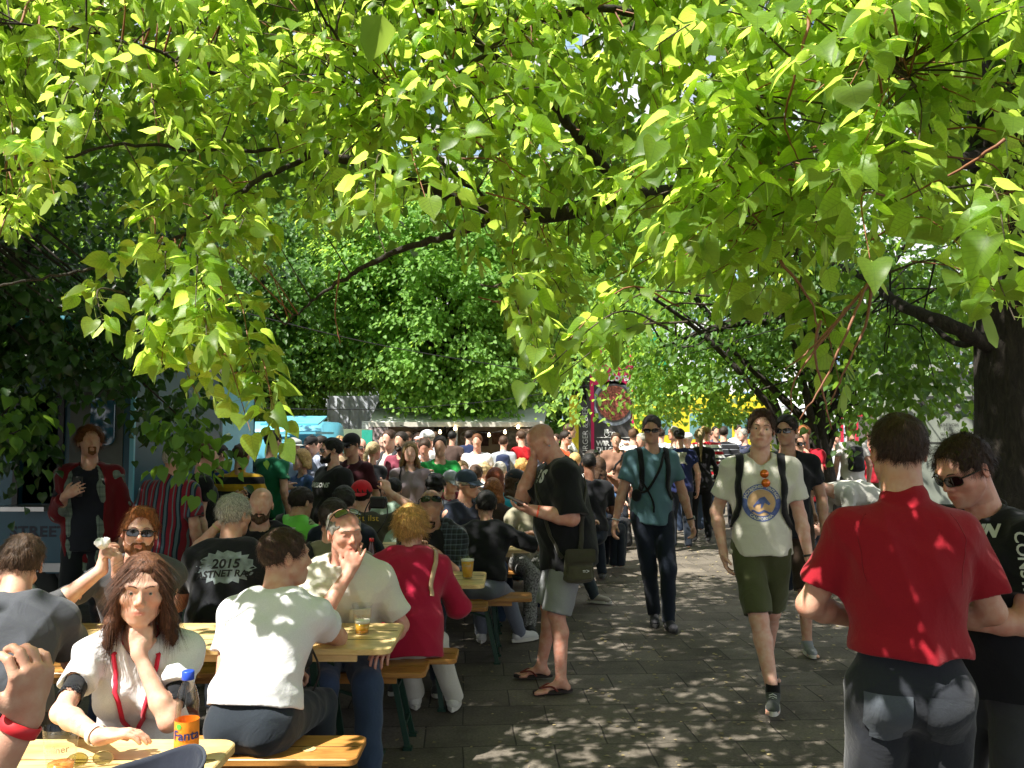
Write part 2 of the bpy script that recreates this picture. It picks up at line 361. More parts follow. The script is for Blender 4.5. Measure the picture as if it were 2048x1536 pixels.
def cut(fn_plane, fn_zone=None, k=.004): return (fn_plane, k, 'i') if fn_zone is None else (lambda p: np.minimum(fn_plane(p) * 1.0, 9) * 0 + np.maximum(-fn_plane(p), fn_zone(p)), k, 's')
def U(fn, k=.02): return (fn, k, 'u')
def S(fn, k=.01): return (fn, k, 's')
def smin(a, b, k):
    h = np.clip(.5 + .5 * (b - a) / k, 0, 1); return b + (a - b) * h - k * h * (1 - h)
def field(prims, p, disp=None):
    d = np.full(len(p), 1.0, F32)
    for fn, k, op in prims:
        e = fn(p)
        if op == 'u': d = smin(d, e, k)
        elif op == 's': d = -smin(-d, e, k)
        else: d = -smin(-d, -e, k)
    if disp is not None: d = d + disp(p)
    return d
OFF5 = None
def mesh_sdf(prims, vox, lo, hi, disp=None, dmax=.006):
    lo, hi = A(lo), A(hi); B = 4; bs = vox * B
    # coarse pass: keep cells near the surface, in two steps
    def grid(lo_i, n): 
        g = np.stack(np.meshgrid(*[np.arange(k) for k in n], indexing='ij'), -1).reshape(-1, 3); return g + lo_i
    S1 = 4; cs = bs * S1; n = np.maximum(1, np.ceil((hi - lo) / cs)).astype(int); g = grid(0, n)
    d = field(prims, lo + (g + .5).astype(F32) * F32(cs)); g = g[np.abs(d) < cs * .87 * 1.35 + dmax + .01]
    sub = grid(0, (S1,) * 3); g = (g[:, None] * S1 + sub[None]).reshape(-1, 3)
    ctr = lo + (g + .5).astype(F32) * F32(bs); R = bs * .87
    d = np.full(len(g), 1.0, F32); pd = []
    for fn, k, op in prims:
        e = fn(ctr); pd.append(e)
        d = smin(d, e, k) if op == 'u' else (-smin(-d, e, k) if op == 's' else -smin(-d, -e, k))
    keep = np.abs(d) < R * 1.35 + dmax + .002; g = g[keep]; pd = [e[keep] for e in pd]
    if len(g) == 0: return np.zeros((0, 3)), np.zeros((0, 4), int)
    off = grid(0, (5, 5, 5)); gi = (g[:, None] * B + off[None]); p = lo + gi.astype(F32) * F32(vox)
    D = np.full((len(g), 125), 1.0, F32)
    for (fn, k, op), e0 in zip(prims, pd):
        if op == 'u': m = e0 < 1.6 * R + 2 * k + .01
        elif op == 's': m = e0 < 1.6 * R + 2 * k + .01
        else: m = e0 > -(1.6 * R + 2 * k + .01)
        if not m.any(): continue
        q = p[m].reshape(-1, 3); e = fn(q).reshape(-1, 125); c = D[m]
        D[m] = smin(c, e, k) if op == 'u' else (-smin(-c, e, k) if op == 's' else -smin(-c, -e, k))
    if disp is not None: D = D + disp(p.reshape(-1, 3)).reshape(-1, 125).astype(F32)
    D = D.reshape(-1, 5, 5, 5); D = np.where(D == 0, F32(1e-7), D)
    cn = [(a, b, c) for a in (0, 1) for b in (0, 1) for c in (0, 1)]
    C = np.stack([D[:, a:a + 4, b:b + 4, c:c + 4] for a, b, c in cn], -1).reshape(-1, 8)
    idx = (g[:, None] * B + grid(0, (4, 4, 4))[None]).reshape(-1, 3)
    s = C < 0; act = s.any(1) & ~s.all(1); C = C[act]; idx = idx[act]; s = s[act]
    cnA = np.array(cn, F32); acc = np.zeros((len(C), 3), F32); cnt = np.zeros(len(C), F32)
    for i in range(8):
        for j in range(i + 1, 8):
            if np.abs(cnA[i] - cnA[j]).sum() != 1: continue
            x = s[:, i] != s[:, j]; t = np.where(x, C[:, i] / np.where(x, C[:, i] - C[:, j], 1), 0)
            acc += np.where(x[:, None], cnA[i] + t[:, None] * (cnA[j] - cnA[i]), 0); cnt += x
    vert = lo + (idx + acc / cnt[:, None]).astype(F32) * F32(vox)
    M = 1 << 20; key = (idx[:, 0].astype(np.int64) * M + idx[:, 1]) * M + idx[:, 2]
    o = np.argsort(key); ks = key[o]
    faces = []
    def look(k):
        i = np.searchsorted(ks, k); i = np.minimum(i, len(ks) - 1); return np.where(ks[i] == k, o[i], -1)
    dk = (M * M, M, 1)
    for ax, e in ((0, 4), (1, 2), (2, 1)):
        m = s[:, 0] != s[:, e]; k0 = key[m]; a1, a2 = dk[(ax + 1) % 3], dk[(ax + 2) % 3]
        q = np.stack([look(k0), look(k0 - a1), look(k0 - a1 - a2), look(k0 - a2)], 1); fl = s[m, 0]
        q[~fl] = q[~fl][:, ::-1]; faces.append(q[(q >= 0).all(1)])
    return vert, np.vstack(faces)
def folds(seed, amp, wl=.11, stretch=(1, 1, 1), z=None):
    r = np.random.RandomState(seed); K = []
    for i in range(4):
        k = nrm(r.normal(size=3) * np.array([1, 1, 1.0])) * 2 * math.pi / (wl * (.6 + .9 * r.rand())); K.append((A(k / np.array(stretch)), A(nrm(r.normal(size=3)) * 2 * math.pi / (wl * 2.2)), r.rand() * 6, r.rand() * 6))
    def f(p):
        d = 0
        for k, m, a, b in K: d = d - (1 - 2 * np.abs(np.sin(p @ k * .5 + a + 1.3 * np.sin(p @ m + b))))
        return (d * (amp / 3.0)).astype(F32)
    return f
# ------------------------------------------------------------------ people
def rotm(axis, deg):
    return np.array(Matrix.Rotation(math.radians(deg), 3, Vector(axis)))
def ik(a, t, l1, l2, pole):
    a, t = np.asarray(a, float), np.asarray(t, float); d = t - a; D = np.linalg.norm(d); D2 = min(max(D, abs(l1 - l2) + .02), (l1 + l2) * .998)
    z = d / max(D, 1e-6); t = a + z * D2; x = np.asarray(pole, float); x = nrm(x - z * (x @ z)); ca = (l1 * l1 + D2 * D2 - l2 * l2) / (2 * l1 * D2)
    return a + z * l1 * ca + x * l1 * math.sqrt(max(0, 1 - ca * ca)), t
SKIN = {'fair': (.66, .43, .34), 'tan': (.55, .34, .25), 'red': (.63, .36, .28), 'brown': (.20, .10, .06), 'olive': (.48, .29, .19)}
HAIR = {'dark': (.025, .016, .011), 'black': (.010, .009, .008), 'brown': (.075, .040, .022), 'dbrown': (.052, .026, .016), 'auburn': (.085, .034, .018), 'blond': (.42, .27, .11), 'lblond': (.50, .38, .20), 'grey': (.30, .29, .26), 'white': (.52, .50, .44), 'ginger': (.22, .08, .025), 'red': (.20, .045, .015), 'strawberry': (.50, .28, .09)}
class Rig: pass
def pose(k):
    r = Rig(); H = k.get('H', 1.78); s = H / 1.78; r.s = s; r.sex = k.get('sex', 'm'); b = k.get('b', 1.0) * (.93 if r.sex == 'f' else 1); r.b = b; fat = k.get('fat', 0); r.fat = fat
    sit = k.get('pose', 'stand') == 'sit'; r.sit = sit
    if 'pelv' in k: r.pel = np.array(k['pelv'], float)
    else: r.pel = V(0, 0, (k.get('seat', .49) + .105 * s) if sit else .965 * s)
    lean, lat, tw = k.get('lean', 4 if not sit else 14), k.get('lat', 0), k.get('tw', 0)
    R1 = rotm((1, 0, 0), lean * .5) @ rotm((0, 1, 0), lat * .5); R2 = rotm((1, 0, 0), lean * 1.15) @ rotm((0, 1, 0), lat * 1.1) @ rotm((0, 0, 1), tw)
    r.R0 = rotm((0, 0, 1), k.get('ptw', 0)); R1 = r.R0 @ R1; R2 = r.R0 @ R2 if k.get('ptw') else R2; r.R1, r.R2 = R1, R2
    sl = k.get('slump', 1); r.wst = r.pel + R1 @ V(0, 0, .15 * sl) * s; r.nb = r.wst + R2 @ V(0, .015, .385 * sl) * s
    sw = k.get('sw', .172) * (b ** .5) * s; up = k.get('shrug', 0)
    r.sh = {d: r.wst + R2 @ V(sg * sw, .012 - k.get('fwd', 0.0), .320 * s * sl + up * .03) for d, sg in (('l', 1), ('r', -1))}
    hd = k.get('head', (0, 0, 0)); yaw, pit, rol = hd    # yaw to own left +, pitch down +, roll
    r.RH = rotm((0, 0, 1), yaw) @ rotm((1, 0, 0), pit) @ rotm((0, 1, 0), rol)
    r.hs = k.get('hs', .5 * s + .5) * k.get('hscale', 1)
    nd = nrm(R2[:, 2] * .8 + r.RH[:, 2] * .5 + V(0, -.15, 0)); r.hc = r.nb + nd * k.get('nk', .062) * s + r.RH @ V(0, -.015, .125) * r.hs
    l1, l2 = .295 * s, .262 * s
    dflt = {'l': V(.26, -.02, -.53) * s, 'r': V(-.26, -.02, -.53) * s}
    r.el, r.wr, r.fd, r.pn = {}, {}, {}, {}
    for d, sg in (('l', 1), ('r', -1)):
        t = k.get(d + 'h')
        if t is not None and t[0] == 'h': t = r.hc + r.RH @ V(*t[1:]) * r.hs
        if t is None: t = (r.sh[d] + dflt[d] * V(.32, 1, 1)) if not sit else V(sg * .16, -.40, .84) * V(1, 1, 1) 
        r.el[d], r.wr[d] = ik(r.sh[d], t, l1, l2, k.get(d + 'e', (sg * .5, .8, -.35)))
        fa = nrm(r.wr[d] - r.el[d]); r.fd[d] = nrm(k.get(d + 'fd', fa)); r.pn[d] = nrm(k.get(d + 'pn', (-sg, 0, 0) if not sit else (0, 0, -1)))
        if abs(r.fd[d] @ r.pn[d]) > .95: r.pn[d] = nrm(r.pn[d] + V(.1, .5, .2))
        r.pn[d] = nrm(r.pn[d] - r.fd[d] * (r.pn[d] @ r.fd[d]))
    r.hip, r.kn, r.an = {}, {}, {}
    for d, sg in (('l', 1), ('r', -1)):
        r.hip[d] = r.pel + r.R0 @ V(sg * .088 * s, 0, -.03)
        t = k.get(d + 'f')
        if t is None: t = (r.R0 @ V(sg * .12, -.42 * s, 0) + V(r.pel[0], r.pel[1], .09)) if sit else V(sg * .11, .0, .09 * s)
        r.kn[d], r.an[d] = ik(r.hip[d], t, .44 * s, .425 * s, k.get(d + 'k', tuple(r.R0 @ V(0, -1, .5)) if sit else (sg * .1, -1, 0)))
    r.toe = {d: nrm(k.get(d + 't', tuple(r.R0 @ V(sg * .18, -1, 0)))) for d, sg in (('l', 1), ('r', -1))}
    return r
def torso_prims(r, i=0.0, k=.05):
    s, b, f = r.s, r.b, r.fat; R1, R2 = r.R1, r.R2; P0, W = r.pel, r.wst; o = []
    fem = r.sex == 'f'; hp = 1.08 if fem else 1
    o.append(U(ell(P0 + R1 @ V(0, 0, -.01), V(.165 * hp + i, .118 + i, .125 + i) * s * V(b, b, 1), R1), k))
    for g in (-1, 1): o.append(U(sph(P0 + R1 @ V(g * .075, .05, -.05) * s, (.085 + i) * s), k))
    o.append(U(ell(W + R1 @ V(0, -.005 - .045 * f, -.01) * s, V((.140 if not fem else .128) + .04 * f + i, .10 + .075 * f + i, .15 + i) * s * V(b, b, 1), R1), k))
    o.append(U(ell(W + R2 @ V(0, .0, .19) * s, V(.163 * (.92 if fem else 1) + .02 * f + i, .112 + .02 * f + i, .19 + i) * s * V(b, b, 1), R2), k))
    for g in (-1, 1):
        if fem: o.append(U(sph(W + R2 @ V(g * .072, -.088, .175) * s, (.062 + i) * s), .035))
        else: o.append(U(ell(W + R2 @ V(g * .075 * b, -.062, .23) * s, V(.075 + i, .05 + i, .065 + i) * s, R2), k))
        o.append(U(ell(W + R2 @ V(g * .085 * b, .065, .25) * s, V(.065 + i, .045 + i, .11 + i) * s, R2), k))
    for d in 'lr': 
        o.append(U(cone(r.nb + R2 @ V(0, .015, -.035) * s, r.sh[d] + R2 @ V(0, 0, .0), (.055 + i) * s, (.052 + i) * s), k))
    return o
def hand_prims(r, d, curl, simple_=False, spread=1.0, curls=None):
    s = r.s * (.93 if r.sex == 'f' else 1.0); w_, fd, pn = r.wr[d], r.fd[d], r.pn[d]; t = np.cross(fd, pn) * (1 if d == 'r' else -1); R = np.stack([t, pn, fd], 1); o = []
    o.append(U(ell(w_ + fd * .052 * s, V(.041, .0165, .052) * s, R), .014))
    o.append(U(cone(w_, w_ + fd * .03 * s, .025 * s, .024 * s), .018))
    o.append(U(ell(w_ + (fd * .04 + t * .026 + pn * .008) * s, V(.017, .015, .03) * s, R), .012))
    for i, (x, ln, bl) in enumerate(((.030, .072, .088), (.0105, .080, .092), (-.010, .075, .088), (-.029, .060, .080))):
        c = curl if curls is None else curls[i]
        if simple_ and i in (1, 3): continue
        rr = (.0092 if not simple_ else .015) * s; p = w_ + (fd * bl + t * x * (1 + .1 * spread)) * s; a = 0; dr = nrm(fd + t * x * 2.5 * spread)
        o.append(U(cone(p - dr * .02 * s, p, rr * 1.15, rr * 1.1), .008))
        for j, (fr, am) in enumerate(((.45, 55), (.31, 65), (.24, 45))):
            a += math.radians(am) * c; dd = dr * math.cos(a) + pn * math.sin(a); q = p + dd * ln * fr * s; o.append(U(cone(p, q, rr * (1.05 - .1 * j), rr * (.97 - .1 * j)), .0025)); p = q
    p = w_ + (fd * .028 + t * .034 + pn * .004) * s; dr = nrm(t * .75 + fd * (.75) + pn * (.25 + .5 * curl)); q = p + dr * .036 * s; o.append(U(cone(p, q, .0125 * s, .0105 * s), .010))
    dr = nrm(t * (.45 - .5 * curl) + fd * .85 + pn * (.35 + .5 * curl)); o.append(U(cone(q, q + dr * .032 * s, .0105 * s, .0085 * s), .004))
    return o
def head_prims(r, k, fine=True):
    h = r.hs; RH, c = r.RH, r.hc; o = []; fem = r.sex == 'f'; fw = k.get('face', 1.0)
    g = lambda x, y, z: c + RH @ V(x, y, z) * h
    o.append(U(ell(g(0, .014, .032), V(.076, .097, .086) * h, RH), .03))
    o.append(U(ell(g(0, -.030, -.018), V(.063 * fw, .060, .088) * h, RH), .022))
    o.append(U(ell(g(0, -.032, -.075), V(.050 * fw, .050, .036) * h, RH), .02))
    o.append(U(sph(g(0, -.072, -.098), (.017 if fem else .020) * h), .022))
    if fine:
        for sg in (-1, 1):
            o.append(U(sph(g(sg * .044 * fw, -.058, -.022), .019 * h), .022))
            o.append(U(cone(g(sg * .012, -.086, .024), g(sg * .045, -.072, .024), (.008 if fem else .0105) * h, .009 * h), .014))
            o.append(U(cone(g(sg * .058 * fw, -.01, -.055), g(sg * .02, -.06, -.1), .014 * h, .012 * h), .02))
        for sg in (-1, 1): o.append(S(ell(g(sg * .031, -.098, .004), V(.019, .018, .011) * h, RH), .012))
        for sg in (-1, 1): o.append(U(ell(g(sg * .031, -.0735, .002), V(.0155, .013, .012) * h, RH), .003))
        for sg in (-1, 1):
            o.append(S(ell(g(sg * .031, -.090, .0005), V(.0125, .0072, .0042) * h, RH), .0025))
        o.append(U(cone(g(0, -.084, .012), g(0, -.105, -.026), .0065 * h, .0105 * h), .011))
        for sg in (-1, 1): o.append(U(sph(g(sg * .0115, -.094, -.034), .0082 * h), .006))
        o.append(U(ell(g(0, -.078, -.066), V(.028, .016, .022) * h, RH), .015))
        o.append(U(ell(g(0, -.0925, -.0595), V(.020, .0055, .0048) * h, RH), .004)); o.append(U(ell(g(0, -.0915, -.070), V(.017, .0062, .0062) * h, RH), .004))
        o.append(S(ell(g(0, -.0985, -.0645), V(.021, .0055, .0014) * h, RH), .002))
    else:
        o.append(U(cone(g(0, -.084, .01), g(0, -.104, -.026), .008 * h, .012 * h), .012))
        for sg in (-1, 1): o.append(S(sph(g(sg * .031, -.100, .004), .014 * h), .014))
    for sg in (-1, 1):
        RE = RH @ rotm((0, 0, 1), sg * 22) @ rotm((1, 0, 0), -10)
        o.append(U(ell(g(sg * .078, .012, -.004), V(.008, .019, .031) * h, RE), .006))
        if fine: o.append(S(ell(g(sg * .086, .006, .0), V(.006, .010, .017) * h, RE), .005))
    return o
def body_mesh(r, k, vox, root, mat):
    s = r.s; fine = vox < .0085; fem = r.sex == 'f'; am = k.get('arm', 1.0) * (.86 if fem else 1) * (.5 + .5 * r.b)
    lg = k.get('bot', ('x',))[0]; sl_ = .80 if lg in ('jeans', 'trousers') else .9
    o = torso_prims(r, -.014)
    nk = (.050 if fem else .060) * s * k.get('neck', 1)
    o.append(U(cone(r.nb + r.R2 @ V(0, .012, -.04), r.hc + r.RH @ V(0, .022, -.055) * r.hs, nk * 1.12, nk * .92), .022))
    if fine and not fem: o.append(U(sph(r.nb * .35 + r.hc * .65 + r.RH @ V(0, -.045, -.055), .013), .015))
    hp = head_prims(r, k, fine)
    for d, sg in (('l', 1), ('r', -1)):
        sh, el, wr = r.sh[d], r.el[d], r.wr[d]; m = sh + (el - sh) * .35; fm = el + (wr - el) * .28; ux = nrm(el - sh)
        o.append(U(sph(sh + ux * .02, .058 * s * am), .04)); o.append(U(cone(sh, m, .050 * s * am, .050 * s * am), .03)); o.append(U(cone(m, el, .049 * s * am, .039 * s * am), .02))
        o.append(U(cone(el, fm, .040 * s * am, .043 * s * am), .02)); o.append(U(cone(fm, wr, .042 * s * am, .0265 * s * am), .015))
    legs = k.get('legs', 'long')
    for d, sg in (('l', 1), ('r', -1)):
        hip, kn, an = r.hip[d], r.kn[d], r.an[d]; 
        if legs == 'none': continue
        o.append(U(cone(hip, kn, .086 * s * sl_, .058 * s * (.72 if sl_ < .85 else 1)), .03)); back = nrm(np.cross(np.cross(kn - an, r.toe[d]), kn - an) + 1e-6) * -1
        if (back @ r.toe[d]) > 0: back = -back
        cf = .70 if lg in ('jeans', 'trousers') else 1; cm = kn + (an - kn) * .28 + back * .018 * cf; o.append(U(cone(kn, cm, .054 * s * cf, .055 * s * cf), .02)); o.append(U(cone(cm, an, .054 * s * cf, .034 * s), .02))
        if k.get('shoes') == 'flip' or legs == 'foot':
            t = r.toe[d]; q = V(0, 0, 1); sd = np.cross(t, q); o.append(U(cone(an, an - t * .04 + V(0, 0, -.045), .036, .026), .02)); o.append(U(cone(an + t * .01 - V(0, 0, .02), an + t * .12 - V(0, 0, .055), .03, .018), .02))
            for j, (x, l) in enumerate(((-.03, .175), (-.012, .172), (.003, .165), (.017, .155), (.030, .142))):
                sx = x * (1 if d == 'l' else -1); o.append(U(cone(an + t * .1 + sd * sx * .9 - V(0, 0, .06), an + t * l + sd * sx - V(0, 0, .066), .014, .010 if j else .013), .006))
    o += hp
    for d in 'lr': o += hand_prims(r, d, k.get(d + 'c', k.get('curl', .45)), vox > .011, k.get('spread', 1.0), k.get(d + 'cs'))
    pts = [r.hc + V(0, 0, .14), r.hc - V(.13, .13, .13), r.hc + V(.13, .13, .1), r.pel - V(.25, .2, .2), r.pel + V(.25, .2, .1)] + [x + dd for d in 'lr' for x in (r.sh[d], r.el[d], r.wr[d] + r.fd[d] * .12) for dd in (-.1, .1)]
    if legs != 'none': pts += [x + dd for d in 'lr' for x in (r.kn[d], r.an[d]) for dd in (-.1, .1)] + [r.an[d] + r.toe[d] * .2 - V(0, 0, .1) for d in 'lr']
    pts = np.array(pts); v, f = mesh_sdf(o, vox, pts.min(0) - .06, pts.max(0) + .06)
    ob = npmesh('body', v, f, mat, root)
    # tint: lips, cheeks, ears, shaved scalp or beard stubble: the skin's own colour
    q = (v - A(r.hc)) @ A(r.RH) / r.hs; t = np.ones((len(v), 4), F32)
    def blob(c, rr): e = (q - A(c)) / A(rr); return np.exp(-np.einsum('ij,ij->i', e, e))[:, None]
    def mul(wt, c): t[:, :3] *= 1 - wt * (1 - A(c))
    if fine:
        mul(np.clip(blob((0, -.095, -.065), (.022, .012, .0085)) * 1.3, 0, 1), (.82, .50, .50))
        for sg in (-1, 1):
            mul(blob((sg * .045, -.07, -.03), (.02, .03, .018)) * .5, (1, .78, .74)); mul(blob((sg * .08, .01, 0), (.012, .03, .04)) * .5, (1, .75, .7))
        mul(blob((0, -.108, -.03), (.015, .012, .014)) * .5, (1, .76, .72))
        for sg in (-1, 1): mul(blob((sg * .031, -.088, .002), (.015, .012, .004)) * .55, (.62, .42, .36))
        if k.get('stubble'):
            m = (q[:, 2] < -.045) & (q[:, 2] > -.125) & (q[:, 1] < .02); wt = (m * np.clip((-.04 - q[:, 2]) / .03, 0, 1) * k['stubble'])[:, None]; mul(wt * (1 - np.clip(blob((0, -.095, -.065), (.024, .014, .009)) * 1.4, 0, 1)), (.42, .38, .38))
    if k.get('scalp'):
        wt = np.clip((q[:, 2] - .035 + np.maximum(0, q[:, 1]) * .9) / .02, 0, 1) * (q[:, 1] > -.075 + .0) * (np.linalg.norm(q, axis=1) < .2) * (q[:, 2] > -.06); mul(wt[:, None] * k['scalp'], (.45, .40, .36))
    at = ob.data.color_attributes.new('tint', 'FLOAT_COLOR', 'POINT'); at.data.foreach_set('color', t.ravel())
    return ob
def strands(v, f, r, k, n, length, width, flow, rs):
    """thin hair ribbons rooted on the hair surface"""
    tri = v[f[:, :3]]; ar = np.linalg.norm(np.cross(tri[:, 1] - tri[:, 0], tri[:, 2] - tri[:, 0]), axis=1); i = rs.choice(len(f), n, p=ar / ar.sum())
    nn = np.cross(tri[:, 1] - tri[:, 0], tri[:, 2] - tri[:, 0])[i]; nn /= np.linalg.norm(nn, axis=1, keepdims=True) + 1e-9; p = tri[i].mean(1) + rs.normal(0, .002, (n, 3))
    nn = np.where(((p - r.hc) * nn).sum(1, keepdims=True) < 0, -nn, nn)
    fl = flow(p); fl /= np.linalg.norm(fl, axis=1, keepdims=True) + 1e-9; fl = fl + rs.normal(0, k.get('mess', .22), (n, 3)); fl = fl - nn * (fl * nn).sum(1, keepdims=True) * .85; fl /= np.linalg.norm(fl, axis=1, keepdims=True) + 1e-9
    l = length * (.5 + rs.rand(n, 1)); sd = np.cross(fl, nn); sd /= np.linalg.norm(sd, axis=1, keepdims=True) + 1e-9; lift = rs.rand(n, 1) * k.get('lift', .30) * (.25 if k['hair'][0] in ('long', 'bob', 'ponytail') else 1) + .01; V_ = []
    for j, t in enumerate((0, .35, .7, 1.0)):
        c = p - nn * .002 + fl * l * t + nn * l * lift * math.sin(t * 2.2) + V(0, 0, -1) * l * .12 * t * t; wd = width * (1 - .8 * t) * .5; V_ += [c - sd * wd, c + sd * wd]
    vv = np.stack(V_, 1).reshape(-1, 3); b = np.arange(n)[:, None, None] * 8 + np.array([[0, 1, 3, 2], [2, 3, 5, 4], [4, 5, 7, 6]])[None]
    return vv, b.reshape(-1, 4)
def hair_mesh(r, k, vox, root, mat, seed):
    st = k['hair'][0]; h = r.hs; RH, c = r.RH, r.hc; g = lambda x, y, z: c + RH @ V(x, y, z) * h; o = []
    th = {'short': .009, 'crop': .005, 'quiff': .010, 'curly': .020, 'long': .007, 'bob': .012, 'ponytail': .007, 'spiky': .010, 'side': .012, 'fringe': .006, 'back': .012}.get(st, .009)
    o.append(U(ell(g(0, .016, .034), V(.076 + th, .097 + th, .086 + th) * h, RH), .02))
    if st == 'quiff': o.append(U(ell(g(0, -.055, .105), V(.05, .032, .026) * h, RH), .02)); o.append(U(ell(g(0, -.01, .11), V(.055, .06, .02) * h, RH), .02))
    if st == 'spiky': o.append(U(ell(g(0, -.03, .10), V(.055, .05, .03) * h, RH), .02))
    # face, ear and nape openings
    fz = k.get('hline', .080 if vox < .008 else .066)
    o.append(S(ell(g(0, -.125, fz - .105), V(.082 if st != 'long' else .066, .105, .125) * h, RH), .012))
    if st not in ('long', 'bob'):
        o.append(S(cone(g(0, -.06, -.13), g(0, .02, -.12), .085 * h, .085 * h), .012)); o.append(S((lambda pl: lambda p: pl(p))(half(g(0, .12, -.055), RH @ V(0, .35, 1))), .012))
        for sg in (-1, 1): o.append(S(ell(g(sg * .088, .008, -.02), V(.02, .023, .045) * h, RH), .006)); o.append(S(ell(g(sg * .085, -.04, -.055), V(.03, .045, .05) * h, RH), .008))
    else:
        ln = k.get('hlen', .30)
        for sg in (-1, 1):
            dn = V(sg * .035, .03, -ln); fr = -.02 if st == 'long' else .0
            o.append(U(econe(g(sg * .066, fr + .014, .01), g(sg * .070, fr + .014, -.03) + dn * .5, RH[:, 1], (.055, .019), (.050, .022)), .03))
            o.append(U(econe(g(sg * .073, fr + .01, -.03) + dn * .5, g(sg * .073, fr + .01, -.04) + dn, RH[:, 1], (.050, .022), (.03, .016)), .03))
        o.append(U(econe(g(0, .075, .02), g(0, .075, -.06) + V(0, .03, -ln * .75), RH[:, 0], (.085, .035), (.075, .025)), .03))
        o.append(S(ell(g(.004, -.115, -.032), V(.066, .098, .090) * h, RH), .01))
    if st == 'ponytail': 
        t0 = g(0, .115, .04); o.append(U(sph(t0, .024), .01)); o.append(U(cone(t0, t0 + V(0, .045, -.09), .026, .03), .01)); o.append(U(cone(t0 + V(0, .045, -.09), t0 + V(0, .03, -k.get('hlen', .26)), .03, .012), .01))
    if st == 'fringe':  # ring of hair round a bald crown
        o.append(S(ell(g(0, -.01, .10), V(.075, .095, .085) * h, RH), .012))
    rs = np.random.RandomState(seed); cur = st in ('curly', 'bob') ; a1 = (.010 if st == 'curly' else .0035) * h; K = [(A(nrm(rs.normal(size=3)) * (105 if st == 'curly' else 170)), rs.rand() * 6) for _ in range(5)]
    def disp(p):
        d = 0
        for kk, ph in K: d = d + np.sin(p @ kk + ph + 1.5 * np.sin(p @ kk[[1, 2, 0]] * .45))
        return (d * a1 / 3).astype(F32)
    lo = np.minimum(c - .19, c - V(.15, .15, .22 + (k.get('hlen', .3) if st in ('long', 'bob', 'ponytail') else 0))); hi = c + .2
    v, f = mesh_sdf(o, vox, lo, hi, disp, a1 * 2)
    if len(f) == 0: return None
    if k.get('strands'):
        ns = int(k['strands']); lon = st in ('long', 'bob', 'ponytail'); crown = g(0, .05, .12)
        fl = (lambda p: (p - crown) * V(1, 1, .4) * (.35 if lon else 1) * (np.linalg.norm(p - crown, axis=1, keepdims=True) < (.11 if lon else 9)) + V(0, 0, -.12) * (1 if lon else .3) + (RH @ V(0, -.035, 0)) * (0 if lon or st == 'back' else 1) + ((((p - c) @ RH)[:, 1:2] < .03) * (((p - c) @ RH)[:, 2:3] > -.02) * np.sign(((p - c) @ RH)[:, 0:1] - .01) * .08 * RH[:, 0] if lon else 0)) if st != 'back' else (lambda p: np.tile(RH @ V(0, .1, -.03), (len(p), 1)))
        if st == 'spiky': fl = lambda p: np.tile(RH @ V(0, -.04, .1), (len(p), 1))
        sv, sf = strands(v.astype(float), f, r, k, ns, {'long': .075, 'bob': .05, 'curly': .04, 'quiff': .035, 'crop': .020}.get(st, .024), .0016, fl, rs); f = np.vstack([f, sf + len(v)]); v = np.vstack([v, sv])
    return npmesh('hair', v, f, mat, root)
def beard_mesh(r, k, vox, root, mat):
    h = r.hs; RH, c = r.RH, r.hc; g = lambda x, y, z: c + RH @ V(x, y, z) * h; o = []; kd = k['beard']
    if kd == 'full':
        o += [U(ell(g(0, -.034, -.08), V(.056, .056, .042) * h, RH), .02), U(sph(g(0, -.078, -.10), .026 * h), .02), U(ell(g(0, -.096, -.050), V(.026, .008, .006) * h, RH), .008)]
        for sg in (-1, 1): o.append(U(cone(g(sg * .062, -.02, -.03), g(sg * .045, -.055, -.08), .010 * h, .018 * h), .015)); o.append(U(cone(g(sg * .026, -.09, -.052), g(sg * .032, -.08, -.08), .007 * h, .012 * h), .01))
        o.append(S(ell(g(0, -.105, -.066), V(.017, .022, .009) * h, RH), .004)); o.append(S(ell(g(0, -.09, .0), V(.05, .05, .048) * h, RH), .008))
    else:
        o += [U(sph(g(0, -.088, -.095), .017 * h), .01), U(ell(g(0, -.097, -.050), V(.024, .006, .005) * h, RH), .006)]
        for sg in (-1, 1): o.append(U(cone(g(sg * .024, -.093, -.053), g(sg * .02, -.09, -.09), .006 * h, .009 * h), .008))
        o.append(S(ell(g(0, -.105, -.066), V(.016, .022, .008) * h, RH), .004))
    rs = np.random.RandomState(3); K = [A(nrm(rs.normal(size=3)) * 230) for _ in range(4)]
    v, f = mesh_sdf(o, min(vox, .005), c - .16, c + .12, lambda p: (sum(np.sin(p @ q) for q in K) * .0009).astype(F32), .004)
    if len(f): npmesh('beard', v, f, mat, root)
